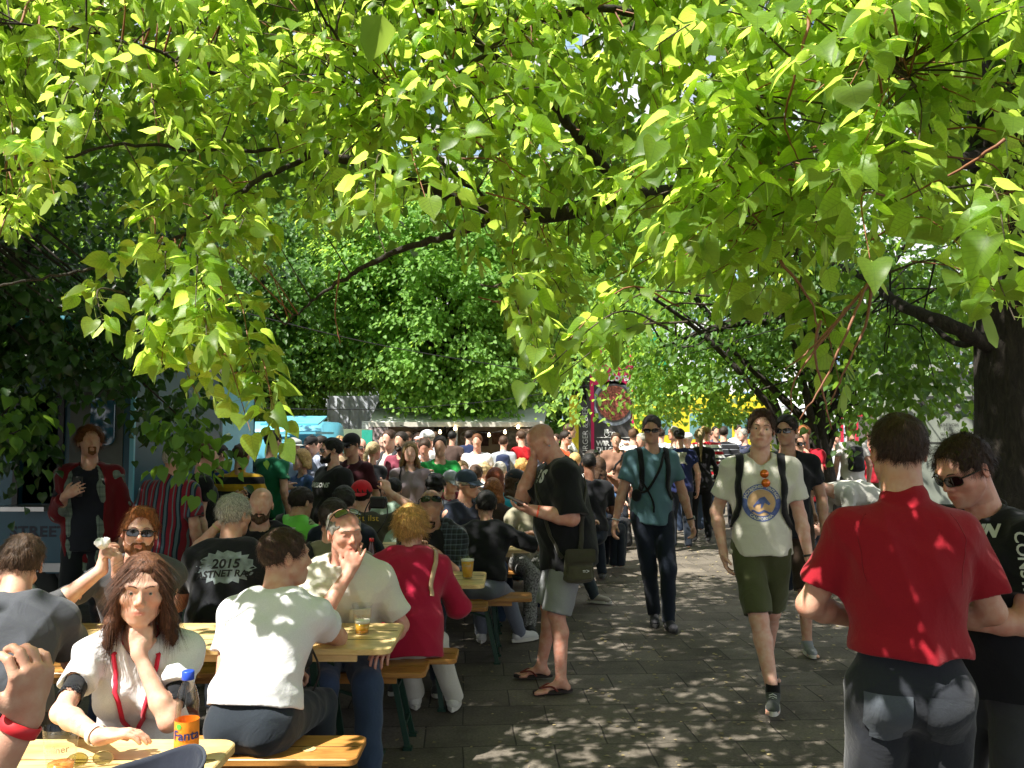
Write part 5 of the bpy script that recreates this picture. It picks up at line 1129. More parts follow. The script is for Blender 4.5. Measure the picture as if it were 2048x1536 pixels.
# ------------------------------------------------------------------ beer-garden tables and benches
WD = wood('varnished_pine', (.76, .57, .27), (.58, .37, .13), .28); WB = wood('bench_pine', (.50, .24, .065), (.30, .12, .03), .33)
GRN = simple('green_steel', (.012, .045, .030), .45, .3); PLG = simple('plank_groove', (.07, .035, .012), .9)
def slab(w_, d, t, r_, z):
    """board with rounded corners, centred"""
    n = 6; pts = []
    for cx, cy, a0 in ((1, 1, 0), (-1, 1, 90), (-1, -1, 180), (1, -1, 270)):
        for a in np.linspace(a0, a0 + 90, n): pts.append((cx * (w_ / 2 - r_) + r_ * math.cos(math.radians(a)), cy * (d / 2 - r_) + r_ * math.sin(math.radians(a))))
    p = np.array(pts); c = np.sign(p); k = len(p); e = .004
    rings = [(p - c * e, z - t), (p, z - t + e), (p, z - e), (p - c * e, z)]
    v = np.vstack([np.c_[q, np.full(k, zz)] for q, zz in rings]); f = [(i * k + j, i * k + (j + 1) % k, (i + 1) * k + (j + 1) % k, (i + 1) * k + j) for i in range(3) for j in range(k)] + [list(range(k))[::-1], list(range(3 * k, 4 * k))]
    return v, f
def trestle(name, label, cat, w_, d, z, mt, loc, rz, group):
    root = thing(name, label, cat, loc, rz, group); v, f = slab(w_, d, .028, .05 if d > .3 else .035, z); top = npmesh('tabletop' if cat == 'table' else 'seat_board', v, f, mt, root, False)
    nb = 3 if d > .3 else 2; m = MB()
    for i in range(1, nb): m.box((0, -d / 2 + d * i / nb, z + .0006), (w_ - .03, .003, .0016))
    m.build('board_joint', PLG, top)
    e = MB()
    for s_ in (-1, 1): e.box((0, s_ * (d / 2 - .04), z - .045), (w_ - .3, .02, .034))
    e.build('apron', mt, root)
    for sx in (-1, 1):
        x = sx * (w_ / 2 - .36)
        for sy in (-1, 1): m = MB(); m.bar((x, sy * d * .30, z - .03), (x + sx * .10, sy * (d * .42), 0.012), .030, .022); m.box((x + sx * .10, sy * d * .42, .008), (.05, .05, .016)); m.build('leg', GRN, root)
        m = MB(); m.bar((x + sx * .03, -d * .33, z * .66), (x + sx * .03, d * .33, z * .66), .024, .018); m.bar((x + sx * .075, -d * .4, z * .25), (x + sx * .075, d * .4, z * .25), .024, .018); m.bar((x + sx * .02, 0, z * .66), (x - sx * .36, 0, z - .04), .016, .010); m.build('cross_brace', GRN, root)
    return root
TABLES = {1: (-1.92, 2.34, 'the sunlit'), 2: (-1.62, 3.91, ''), 3: (-1.27, 5.47, ''), 4: (-.95, 7.05, ''), 5: (-.62, 8.65, ''), 6: (-.25, 10.2, ''), 7: (.1, 11.9, '')}
TL = ['sunlit trestle table in the near corner with the orange drink bottle on it', 'yellow trestle table with a half-drunk beer, before the bald man in the white shirt', 'yellow trestle table with a full beer, before the woman in the black tee', 'trestle table half hidden behind the man in the navy cap', 'trestle table behind the people in turquoise and blue', 'trestle table far down the row, left of the seated man in black', 'farthest trestle table at the end of the row by the brown blouse']
for i, (cx, cy, _) in TABLES.items(): trestle('trestle_table', TL[i - 1], 'table', 2.2, .5, .77, WD, (cx, cy, 0), 0, 'beer-garden trestle tables')
BL = {(1, 1): 'bench behind the sunlit table, under the dark-haired woman', (2, -1): 'sunlit bench with a pale disc on its board, under the man in the white tee', (2, 1): 'bench under the bald man in the white shirt', (3, -1): 'bench under the woman in the magenta jacket', (3, 1): 'bench under the man looking down with shades on his head', (4, -1): 'bench under the seated woman in the black tee', (4, 1): 'bench behind the table of the man in the navy cap', (5, -1): 'bench before the fifth table, under the navy cap', (5, 1): 'bench behind the fifth table', (6, -1): 'bench before the far table, under the seated man in black', (6, 1): 'bench behind the sixth table', (7, -1): 'bench before the farthest table', (7, 1): 'bench behind the farthest table'}
for (i, sd), lb in BL.items():
    cx, cy, _ = TABLES[i]; off = {(1, 1): (.05, .64), (2, -1): (-.06, -.58), (2, 1): (.08, .56), (3, -1): (-.13, -.74)}.get((i, sd), (0, .62 * sd))
    trestle('bench', lb, 'bench', 2.2, .255, .48, WB, (cx + off[0], cy + off[1], 0), 0, 'beer-garden benches')
# extra far tables right of the row
trestle('trestle_table', 'small far table edge showing behind the standing man with the shoulder bag', 'table', 2.2, .5, .77, WD, (.55, 13.6, 0), 0, 'beer-garden trestle tables'); trestle('bench', 'bench beyond the standing man, near the dark rucksack on the ground', 'bench', 2.2, .255, .48, WB, (.75, 12.9, 0), 0, 'beer-garden benches')

# ------------------------------------------------------------------ cups, bottles and small things
CLR = glassy('clear_plastic', (.93, .95, .95), .05, .08)
def cup_text(body, size, rad, z, c, a0, parent, m, name='print'):
    v, f = textmesh(body, size, bold=size * .02); a = a0 + v[:, 0] / rad; return npmesh(name, np.c_[c[0] + (rad + .0012) * np.sin(a), c[1] - (rad + .0012) * np.cos(a), c[2] + z + v[:, 1]], f, m, parent, False)
BEER = {}
def beer(label, x, y, z, fill, foam=.012, text=None, col=(.80, .42, .05), group='plastic beer cups'):
    root = thing('beer_cup', label, 'cup', (x, y, z), 0, group); h = .135; rb, rt = .031, .046; R = lambda t: rb + (rt - rb) * t
    m = MB(); m.lathe([(rb - .003, .004), (rb, .0), (rb + .001, .004), (R(.5), h * .5), (rt, h - .004), (rt + .003, h)], n=28); m.build('cup_wall', CLR, root, True)
    key = 'beer%.2f' % col[0]
    if key not in MATS:
        mt, nt, b = mat_new(key); b.inputs['Base Color'].default_value = (*col, 1); b.inputs['Transmission Weight'].default_value = .15; b.inputs['Roughness'].default_value = .12; b.inputs['Subsurface Weight'].default_value = .5; b.inputs['Subsurface Scale'].default_value = .03; MATS[key] = mt
    m = MB(); m.lathe([(rb - .002, .007), (R(fill) - .0025, h * fill), (.0005, h * fill)], n=28); m.build('drink', MATS[key], root, True)
    if foam: m = MB(); m.lathe([(R(fill) - .0027, h * fill + .0005), (R(fill + foam / h) - .0024, h * fill + foam), (.0005, h * fill + foam + .001)], n=28); m.build('foam', simple('foam', (.85, .80, .68), .8, 0, .08, 200), root, True)
    if text: cup_text(text, .024, R(.62) , h * .62, (0, 0, 0), 0, root, simple('cup_print', (.55, .42, .28) if text[0] == 'B' else (.7, .7, .66), .6))
    return root
p = P(145, 1496, 2.36); beer('clear cup printed Berliner with a little orange drink left, on the sunlit table', p[0], 2.30, .7715, .28, 0, 'Berliner', (.75, .28, .06))
beer('clear cup a third full of beer on the table before the bald man', P(726, 1236, 3.95)[0], 3.93, .7715, .36, .016, 'STERNBURG')
beer('full plastic cup of beer alone on the table before the woman in black', P(935, 1140, 5.45)[0], 5.45, .7715, .80, .012, 'Kindl')
beer('small beer cup at the far end of the row, beside the standing phone reader', P(1172, 1002, 11.6)[0], 11.8, .7715, .7, .01)
def bottle():
    p = P(345, 1475, 2.3); root = thing('soda_bottle', 'orange soda bottle with a blue cap on the sunlit table', 'bottle', (p[0], 2.40, .7715))
    prof = [(.024, .0), (.031, .004), (.0325, .012), (.031, .03), (.0325, .05), (.0325, .125), (.030, .14), (.031, .155), (.0305, .17), (.024, .20), (.0145, .222), (.0135, .232)]
    MB().lathe(prof, n=30).build('bottle_wall', glassy('pet', (.96, .93, .90), .06, .06), root, True)
    MB().lathe([(.022, .004), (.030, .014), (.029, .03), (.0305, .05), (.0305, .088), (.0003, .088)], n=28).build('drink', simple('orange_drink', (.85, .30, .02), .1, 0, .05), root, True)
    lb = MB().lathe([(.0330, .045), (.0330, .120)], n=40, capb=False).build('paper_label', simple('orange_label', (.90, .26, .02), .4, 0, .25, 30), root, True)
    cup_text('Fanta', .036, .0334, .083, (0, 0, 0), .30, lb, simple('blue_ink', (.02, .03, .16), .5))
    v, f = ring_fan(.0, .008, 16); a = -.3 + v[:, 0] / .0333; npmesh('orange_mark', np.c_[.0342 * np.sin(a), -.0342 * np.cos(a), .108 + v[:, 1]], f, simple('leafgreen', (.10, .45, .06), .5), lb, False)
    c = MB(); c.lathe([(.0165, .228), (.017, .230), (.017, .250), (.015, .252), (.0003, .252)], n=24); c.build('cap', simple('blue_cap', (.02, .07, .55), .35), root, True)
bottle()
def folded_shades():
    p = P(200, 1477, 2.38); root = thing('sunglasses', 'folded tinted sunglasses lying on the sunlit table beside the printed cup', 'sunglasses', (p[0] - .02, 2.37, .7715), math.radians(12)); fr = simple('gold_wire', (.35, .25, .12), .3, .8); lm = glassy('olive_lens', (.30, .30, .12), .12)
    f_ = MB(); l_ = MB()
    for sg in (-1, 1):
        r_ = np.array([V(sg * .032 + .026 * math.cos(a), 0, .022 + .019 * math.sin(a)) for a in np.linspace(0, 2 * math.pi, 20, endpoint=False)]); l_.add(np.vstack([r_, r_.mean(0)[None]]), [(i, (i + 1) % 20, 20) for i in range(20)]); f_.tube(np.vstack([r_, r_[:1]]), .0012, 5, False); f_.tube([V(sg * .058, 0, .030), V(sg * .056, .012, .012), V(-sg * .02, .02, .004), V(-sg * .05, .022, .003)], .0012, 5)
    f_.tube([V(-.007, 0, .026), V(0, -.002, .029), V(.007, 0, .026)], .0012, 5); f_.build('wire_frame', fr, root, True); l_.build('lens', lm, root, True)
folded_shades()
def felt_bag():
    p = P(305, 1560, 2.15); root = thing('felt_cap', 'dark navy cap lying open side up at the near edge of the sunlit table', 'cap', (p[0], 2.12, .7715), math.radians(20)); m = cloth('navy_felt', (.016, .020, .034)); n = 40
    rings = []
    for j, (r_, z, t) in enumerate([(.02, .004, 0), (.085, .004, 0), (.115, .03, .0), (.118, .075, 1), (.110, .082, 1), (.104, .072, 1), (.10, .03, 0), (.06, .014, 0), (.005, .014, 0)]):
        a = np.linspace(0, 2 * np.pi, n, endpoint=False); zz = z + t * (.030 * np.cos(a - .5) + .008 * np.sin(3 * a)); rings.append(np.c_[r_ * 1.12 * np.cos(a), r_ * .82 * np.sin(a), zz])
    v = np.vstack(rings); F = [(i * n + j, i * n + (j + 1) % n, (i + 1) * n + (j + 1) % n, (i + 1) * n + j) for i in range(len(rings) - 1) for j in range(n)]; npmesh('felt', v, F, m, root)
    q = MB(); a = np.linspace(0, 2 * np.pi, n + 1); q.tube(np.c_[.118 * 1.12 * np.cos(a), .118 * .82 * np.sin(a), .078 + .030 * np.cos(a - .5) + .008 * np.sin(3 * a)], .0045, 6, False); q.build('rim', cloth('navy_felt_rim', (.035, .042, .06)), root, True)
    MB().box((.01, .0, .019), (.09, .05, .004)).build('cap_label', simple('grey_label', (.35, .40, .45), .6), root)
felt_bag()
MB().lathe([(.026, 0), (.026, .002), (.0005, .0021)], n=24).build('x', simple('disc', (.62, .42, .2), .5)).name = 'coaster'
o = bpy.data.objects['coaster']; o.location = P(622, 1487, 3.33) * V(1, 0, 0) + V(0, 3.30, .4812); tag(o, 'small pale round disc on the sunlit bench board', 'coaster')

# ------------------------------------------------------------------ food truck with STREET FOOD lettering (left edge)
BLU = simple('truck_blue', (.008, .075, .12), .4, 0, .15, 3); LBL = simple('pale_blue_paint', (.14, .46, .60), .3, 0, .12, 2); CRM = simple('cream_paint', (.68, .66, .60), .45, 0, .1, 3)
STL = simple('steel', (.45, .46, .47), .3, .8, .15, 5); BLKP = simple('black_plastic', (.012, .012, .013), .5); DGL = simple('dark_glass', (.02, .03, .035), .06, 0, 0, spec=1); INT = simple('dark_interior', (.05, .045, .04), .8)
def wheel(root, x, y, r_=.33, w_=.2):
    t = MB(); t.lathe([(r_ * .55, -w_ / 2), (r_ * .92, -w_ / 2), (r_, -w_ * .3), (r_, w_ * .3), (r_ * .92, w_ / 2), (r_ * .55, w_ / 2)], n=28, capb=False); o = npmesh('wheel', np.vstack(t.v)[:, [0, 2, 1]] + V(x, y, r_), t.f, simple('tyre', (.02, .02, .02), .8), root)
    h = MB(); h.lathe([(.001, -w_ * .35), (r_ * .3, -w_ * .42), (r_ * .56, -w_ * .3), (r_ * .56, w_ * .3), (.001, w_ * .3)], n=24, capb=False); npmesh('hub_cap', np.vstack(h.v)[:, [0, 2, 1]] + V(x, y, r_), h.f, STL, o)
def left_truck():
    Y = 7.0; x1 = P(262, 900, Y)[0]; x0 = x1 - 4.6; H = 2.35; root = thing('food_truck', 'big blue food truck lettered STREET FOOD at the left edge', 'food truck', ((x0 + x1) / 2, Y + 1.1, 0)); o = np.array([(x0 + x1) / 2, Y + 1.1, 0]); c = lambda x, y, z: V(x, y, z) - o
    m = MB(); D = 2.2
    zL, zH = .55, H; hx0, hx1 = P(40, 900, Y)[0], P(118, 900, Y)[0]; hz0, hz1 = 1.12, 2.0
    # side wall with a real opening for the hatch
    for a, b, e, g in ((x0, hx0, zL, zH), (hx1, x1, zL, zH), (hx0, hx1, zL, hz0), (hx0, hx1, hz1, zH)): m.box(c((a + b) / 2, Y + .03, (e + g) / 2), (b - a, .06, g - e))
    m.box(c((x0 + x1) / 2, Y + D - .03, (zL + zH) / 2), (x1 - x0, .06, zH - zL)); m.box(c(x0 + .03, Y + D / 2, (zL + zH) / 2), (.06, D - .12, zH - zL)); m.box(c(x1 - .03, Y + D / 2, (zL + zH) / 2), (.055, D - .12, zH - zL - .002)); m.build('body', BLU, root)
    MB().box(c((x0 + x1) / 2, Y + D / 2, H + .05), (x1 - x0 + .08, D + .08, .10), bev=.03).build('roof', CRM, root); MB().box(c((x0 + x1) / 2, Y + D / 2, .52), (x1 - x0 - .1, D - .1, .08)).build('floor_pan', BLKP, root)
    MB().box(c((hx0 + hx1) / 2, Y - .12, hz0 - .02), (hx1 - hx0 + .1, .34, .035)).build('counter', STL, root)
    s = MB(); s.box(c((hx0 + hx1) / 2, Y + D - .35, 1.1), (hx1 - hx0 + .4, .4, .9)); s.box(c((hx0 + hx1) / 2, Y + D - .2, 1.85), (hx1 - hx0 + .4, .25, .04)); s.build('kitchen_shelf', INT, root)
    fr = MB()
    for a in (hx0 - .02, hx1 + .02): fr.box(c(a, Y - .012, (hz0 + hz1) / 2), (.045, .02, hz1 - hz0 + .08))
    fr.box(c((hx0 + hx1) / 2, Y - .012, hz1 + .02), (hx1 - hx0, .02, .04)); fr.build('hatch_frame', BLKP, root)
    fl = MB(); fl.sheet([c(hx0 - .1, Y - .02, H - .1), c(x1, Y - .02, H - .1), c(x1, Y - 1.0, H + .18), c(hx0 - .1, Y - 1.0, H + .18)], .03); fl.build('awning_flap', LBL, root)
    a, b = P(140, 900, Y)[0], P(246, 900, Y)[0]; MB().box(c((a + b) / 2, Y - .006, 1.42), (b - a, .012, 1.45)).build('side_panel', simple('weathered_grey', (.10, .11, .10), .6, 0, .35, 4), root)
    a, b = P(183, 900, Y)[0], P(232, 900, Y)[0]; w_ = MB(); v, f = slab(b - a, .40, .02, .06, 0); w_.add(v[:, [0, 2, 1]] + c((a + b) / 2, Y - .022, 1.80), f); w_.build('window', simple('tinted_blue', (.02, .10, .16), .08, 0, .2, spec=1), root); MB().box(c(b - .03, Y - .035, 1.95), (.03, .012, .22)).build('orange_reflector', simple('orange_refl', (.6, .12, .03), .4), root)
    MB().box(c(x1 + .012, Y - .004, 1.45), (.035, .03, 1.9)).build('corner_trim', LBL, root)
    flat_text('lettering', 'STREET FOOD', .118, c(P(20, 1065, Y)[0], Y - .004, P(20, 1064, Y)[2]), (1, 0, 0), (0, 0, 1), simple('navy_paint', (.012, .018, .035), .6), root, align='LEFT', bold=.004, sx=1.12, spacing=1.12)
    MB().box(c((x0 + x1) / 2, Y - .01, .60), (x1 - x0, .02, .07)).build('skirt_rail', STL, root)
    for x in (x0 + .8, x1 - .9): wheel(root, x - o[0], -1.0, .34)
left_truck()
def trailer():
    Y = 8.9; x0, x1 = P(262, 900, Y)[0], P(405, 900, Y)[0]; root = thing('food_trailer', 'pale blue snack trailer with a red counter strip behind the plaid-shirted man', 'food trailer', ((x0 + x1) / 2, Y + .9, 0)); o = V((x0 + x1) / 2, Y + .9, 0); c = lambda x, y, z: V(x, y, z) - o; w_ = x1 - x0
    m = MB(); m.box(c((x0 + x1) / 2, Y + .03, .78), (w_, .06, .86)); m.box(c(x0 + .03, Y + .93, 1.75), (.06, 1.74, 1.06)); m.box(c(x1 - .03, Y + .93, 1.75), (.06, 1.74, 1.06)); m.box(c((x0 + x1) / 2, Y + 1.77, 1.3), (w_, .06, 1.9)); m.build('body', LBL, root)
    MB().box(c((x0 + x1) / 2, Y + .9, 2.32), (w_ + .1, 1.9, .08), bev=.03).build('roof', CRM, root); MB().box(c((x0 + x1) / 2, Y - .05, 1.235), (w_, .36, .035)).build('counter', STL, root); MB().box(c((x0 + x1) / 2, Y - .05, 1.44), (w_ - .04, .03, .022)).build('red_strip', simple('red_strip', (.55, .02, .02), .4), root)
    MB().box(c((x0 + x1) / 2, Y + .06, 1.35), (w_ - .08, .012, .19)).build('glass_guard', glassy('guard_glass', (.85, .9, .9), .1), root)
    s = MB(); [s.box(c((x0 + x1) / 2, Y + 1.55, z), (w_ - .14, .3, .03)) for z in (1.45, 1.7, 1.95)]; s.build('shelf', CRM, root)
    for i in range(7): MB().lathe([(.03, 0), (.035, .12), (.015, .15), (.015, .18), (.001, .18)], c(x0 + .15 + i * (w_ - .3) / 6, Y + 1.5, 1.47 + .25 * (i % 2)), 12).build('jar', simple('jar%d' % (i % 3), [(.5, .45, .35), (.4, .1, .05), (.15, .25, .2)][i % 3], .3), root, True)
    MB().box(c((x0 + x1) / 2, Y + .9, .3), (w_ - .3, 1.2, .1)).build('chassis', BLKP, root)
    for x in (x0 + .3, x1 - .3): wheel(root, x - o[0], -.75, .28)
    sg = thing('ray_sign', 'tall pale sign with blue and yellow rays round a medallion, left of the blue van', 'sign', (P(382, 900, 8.6)[0], 8.6, 0)); z0, z1 = 1.55, P(380, 795, 8.6)[2]
    b = MB(); b.box((0, 0, (z0 + z1) / 2), (.19, .03, z1 - z0)); b.build('board', simple('sign_white', (.62, .60, .52), .6), sg); cz = 1.80
    for i in range(12):
        a = math.radians(-20 + i * 15); a2 = a + math.radians(8); p_ = []
        for aa, r_ in ((a, .12), (a2, .12), (a2, .32), (a, .32)): p_.append((min(.093, max(-.093, -.02 + r_ * math.cos(aa))), -.0175, min(z1 - .005, max(z0 + .005, cz + r_ * math.sin(aa)))))
        npmesh('ray', np.array(p_), [(0, 1, 2, 3)], simple('ray_yellow' if i % 2 else 'ray_blue', (.62, .46, .06) if i % 2 else (.08, .32, .50), .6), sg, False)
    v, f = ring_fan(.055, .075, 32, 1); npmesh('medallion', np.c_[v[:, 0] - .01, np.full(len(v), -.0195), v[:, 1] + cz], f, simple('medal', (.10, .12, .16), .5), sg, False)
    MB().bar((-.07, 0, 0), (-.07, 0, z0 + .1), .03).build('post', STL, sg); MB().bar((.07, 0, 0), (.07, 0, z0 + .1), .03).build('post', STL, sg)
trailer()
def van():
    Y = 14.0; root = thing('retro_van', 'rounded pale blue vintage van with a raised side awning', 'van', (-4.3, Y + 1.0, 0)); o = V(-4.3, Y + 1, 0); x0 = P(372, 900, Y)[0]; x1 = P(640, 900, Y)[0]; zt = P(440, 848, Y)[2] + .05; n = 14
    # body: lofted cross sections along x
    sec = []; xs = np.linspace(x0, x1, 16)
    for x in xs:
        e = min(1, (x - x0) / .5); tz = (zt - .35) * (1 - .22 * (1 - e) ** 2) + .35; pr = []
        for a in np.linspace(0, math.pi, n): ca, sa = math.cos(a), math.sin(a); pr.append((x, Y + 1 - 1.0 * np.sign(ca) * abs(ca) ** .35, tz - .42 * (1 - sa ** .8)))
        pr = [(x, Y, .38)] + pr + [(x, Y + 2, .38)]; sec.append(pr)
    v = np.array(sec).reshape(-1, 3) - o; k = n + 2; F = [(i * k + j, (i + 1) * k + j, (i + 1) * k + j + 1, i * k + j + 1) for i in range(15) for j in range(k - 1)] + [list(range(k)), [15 * k + j for j in range(k)][::-1], ] ; npmesh('body', v, F, LBL, root)
    def win(u0, u1, v0, v1, m, nm='window'):
        a, b = P(u0, v0, Y), P(u1, v1, Y); q, f = slab(b[0] - a[0], a[2] - b[2], .012, .05, 0); w_ = npmesh(nm, q[:, [0, 2, 1]] * V(1, -1, 1) + V((a[0] + b[0]) / 2, Y - .010, (a[2] + b[2]) / 2) - o, f, m, root, False); return w_
    win(397, 450, 876, 935, DGL); win(458, 506, 876, 930, simple('red_curtain', (.55, .03, .06), .5, 0, .3, 8)); 
    MB().box(V(P(481, 0, Y)[0], Y - .02, P(0, 895, Y)[2]) - o, (.09, .01, .24)).build('curtain_gap', INT, root)
    MB().box(V((x0 + x1) / 2, Y - .012, P(0, 868, Y)[2]) - o, (x1 - x0 - .2, .02, .03)).build('gutter', simple('gutter', (.3, .55, .65), .3), root)
    MB().bar(V(P(455, 0, Y)[0], Y - .006, .5) - o, V(P(455, 0, Y)[0], Y - .006, 1.6) - o, .012).build('door_seam', BLKP, root)
    mi = MB(); mi.lathe([(.001, 0), (.07, .005), (.075, .02), (.001, .03)], (0, 0, 0), 16); npmesh('mirror', np.vstack(mi.v)[:, [0, 2, 1]] + V(P(484, 0, Y)[0], Y - .12, P(0, 876, Y)[2]) - o, mi.f, STL, root)
    fl = MB(); a, b = P(560, 850, Y)[0], P(655, 850, Y)[0]; z0, z1 = P(0, 872, Y)[2], P(0, 851, Y - 1.4)[2]; fl.sheet([V(a, Y - .03, z1 + .16) - o, V(b, Y - .03, z1 + .16) - o, V(b + .1, Y - 1.1, z1 + .02) - o, V(a, Y - 1.1, z1 + .02) - o], .03); fl.build('awning_flap', LBL, root)
    aw = MB(); a2, b2 = P(530, 850, Y)[0], P(672, 850, Y)[0]; aw.box(V((a2 + b2) / 2, Y - .8, P(0, 866, Y - .8)[2]) - o, (b2 - a2, 1.3, .035)); aw.build('serving_shelf_roof', LBL, root)
    for x in (a2 + .15, b2 - .1): MB().bar(V(x, Y - 1.3, 0) - o, V(x, Y - 1.3, P(0, 866, Y - .8)[2]) - o, .035).build('awning_post', STL, root)
    for x in (x0 + .6, x1 - .6): wheel(root, x - o[0], -.92, .31)
    MB().box(V((x0 + x1) / 2, Y - .04, .45) - o, (x1 - x0, .08, .10)).build('bumper', CRM, root)
van()
# ------------------------------------------------------------------ awning stall
def stall():
    Y = 18.0; a, b = P(738, 850, Y)[0], P(1088, 850, Y)[0]; zf = P(0, 847, Y)[2]; zb = P(0, 806, Y + 2.4)[2]; root = thing('awning_stall', 'long white-roofed food stall with a bulb string, behind the crowd in the middle', 'market stall', ((a + b) / 2, Y + 1.2, 0)); o = V((a + b) / 2, Y + 1.2, 0); c = lambda x, y, z: V(x, y, z) - o
    cv = simple('canvas', (.62, .65, .62), .7, 0, .08, 2)
    r_ = MB(); r_.sheet([c(a, Y, zf), c(b, Y, zf), c(b + .2, Y + 2.4, zb), c(a - .2, Y + 2.4, zb)], .03); r_.build('roof', cv, root); MB().box(c((a + b) / 2, Y - .03, zf - .02), (b - a, .03, .10)).build('valance', simple('canvas_edge', (.55, .52, .46), .7), root)
    w_ = MB(); w_.box(c((a + b) / 2, Y + 2.3, 1.0), (b - a, .05, 2.0)); w_.box(c(b - .05, Y + 1.2, 1.0), (.05, 2.2, 2.0)); w_.box(c(a + .05, Y + 1.2, 1.0), (.05, 2.2, 2.0)); w_.build('back_wall', simple('stall_brown', (.58, .45, .34), .8, 0, .3, 2), root)
    for i in range(9):
        x = a + .45 + i * .38; MB().box(c(x, Y + 2.25, 1.62), (.30, .02, .36 if i % 2 else .28)).build('menu_board', simple('menu%d' % (i % 4), [(.5, .42, .32), (.10, .05, .04), (.35, .16, .10), (.6, .55, .5)][i % 4], .7, 0, .5, 14), root)
    q = MB()
    for x, rr in ((a + .35, .10), (a + .75, .12), (a + 1.55, .16), (a + 1.95, .13)): t = np.linspace(0, 2 * math.pi, 26); q.tube(np.c_[x + rr * np.cos(t), np.full(26, Y + 2.22), 1.66 + rr * np.sin(t)] - o, .012, 5, False)
    q.build('ring_decor', CRM, root)
    MB().box(c((a + b) / 2, Y + .5, 1.02), (b - a - .2, .55, .05)).build('counter', CRM, root); MB().box(c((a + b) / 2, Y + .3, .5), (b - a - .3, .05, .98)).build('counter_front', simple('kraft', (.40, .33, .25), .8), root)
    for x in (a + .06, (a + b) / 2, b - .06): MB().bar(c(x, Y + .05, 0), c(x, Y + .05, zf - .04), .045).build('post', STL, root)
    pl = MB(); pl.box(c(a - .12, Y + .3, 1.0), (.16, .1, 2.0)); pl.build('corner_curtain', cv, root)
    x = P(1058, 0, Y)[0]; ph = MB().box(c(x, Y - .03, 1.58), (.42, .02, .5)).build('photo_board', simple('food_photos', (.30, .20, .16), .6, 0, .8, 16), root)
    x = P(750, 0, Y)[0] + .45; MB().box(c(P(765, 0, Y)[0], Y - .03, 1.62), (.42, .02, .48)).build('photo_board', simple('food_photos2', (.28, .22, .22), .6, 0, .8, 18), root)
    # bulbs
    st = thing('bulb_string', 'black string of warm bulbs hung under the awning edge of the white-roofed stall', 'string lights', c(0, 0, 0) * 0 + V((a + b) / 2, Y - .1, 0)); o2 = V((a + b) / 2, Y - .1, 0)
    pts = [P(u, v_, Y - .1) for u, v_ in ((800, 851), (840, 858), (880, 860), (910, 853), (945, 862), (978, 866), (1010, 860), (1036, 848))]; MB().tube(spline(pts, 5) - o2, .008, 5).build('cable', BLKP, st)
    for u, v_ in ((880, 860), (910, 853), (978, 866), (1010, 860), (1036, 850)): p_ = P(u, v_, Y - .1) - o2; MB().lathe([(.001, -.075), (.028, -.055), (.032, -.03), (.016, 0), (.012, .02)], p_ + V(0, 0, -.01), 10).build('bulb', emis('bulb', (1, .75, .4), 6), st, True)
stall()
def box_on(name, label, cat, u0, u1, vt, vb, Y, m, th=.05):
    a, b = P(u0, vt, Y), P(u1, vb, Y); root = thing(name, label, cat, ((a[0] + b[0]) / 2, Y, 0)); zb = max(0, b[2]); MB().box((0, 0, (a[2] + zb) / 2), (b[0] - a[0], th, a[2] - zb)).build('panel', m, root)
    for s_ in (-1, 1): MB().bar((s_ * ((b[0] - a[0]) / 2 - .03), th, 0), (s_ * ((b[0] - a[0]) / 2 - .03), th, a[2]), .04).build('post', STL, root)
    return root, a, b
box_on('screen_panel', 'olive green screen panel between the blue van and the awning stall', 'screen', 662, 735, 858, 960, 16.5, simple('olive', (.17, .21, .13), .7))
rg, a, b = box_on('green_banner', 'narrow teal green banner at the left end of the awning stall', 'banner', 724, 744, 860, 960, 16.3, simple('teal', (.02, .34, .24), .6)); flat_text('lettering', 'AU', .16, (.02, -.03, 1.25), (1, 0, 0), (0, 0, 1), simple('white_ink', (.75, .75, .72), .6), rg)
def silos():
    Y = 24; root = thing('white_cabin', 'white ribbed cabin seen beyond the blue van under the dark branches', 'container', (P(715, 0, Y)[0], Y + 1.2, 0)); w_ = P(770, 0, Y)[0] - P(655, 0, Y)[0]; h = P(0, 792, Y)[2]; MB().box((0, 0, h / 2), (w_, 2.4, h)).build('wall', simple('white_cabin', (.58, .62, .68), .5), root)
    for i in range(6): MB().box((-w_ / 2 + w_ * (i + .5) / 6, -1.22, h / 2), (.05, .025, h - .1)).build('corner_post', simple('cabin_rib', (.56, .60, .66), .5), root)
silos()
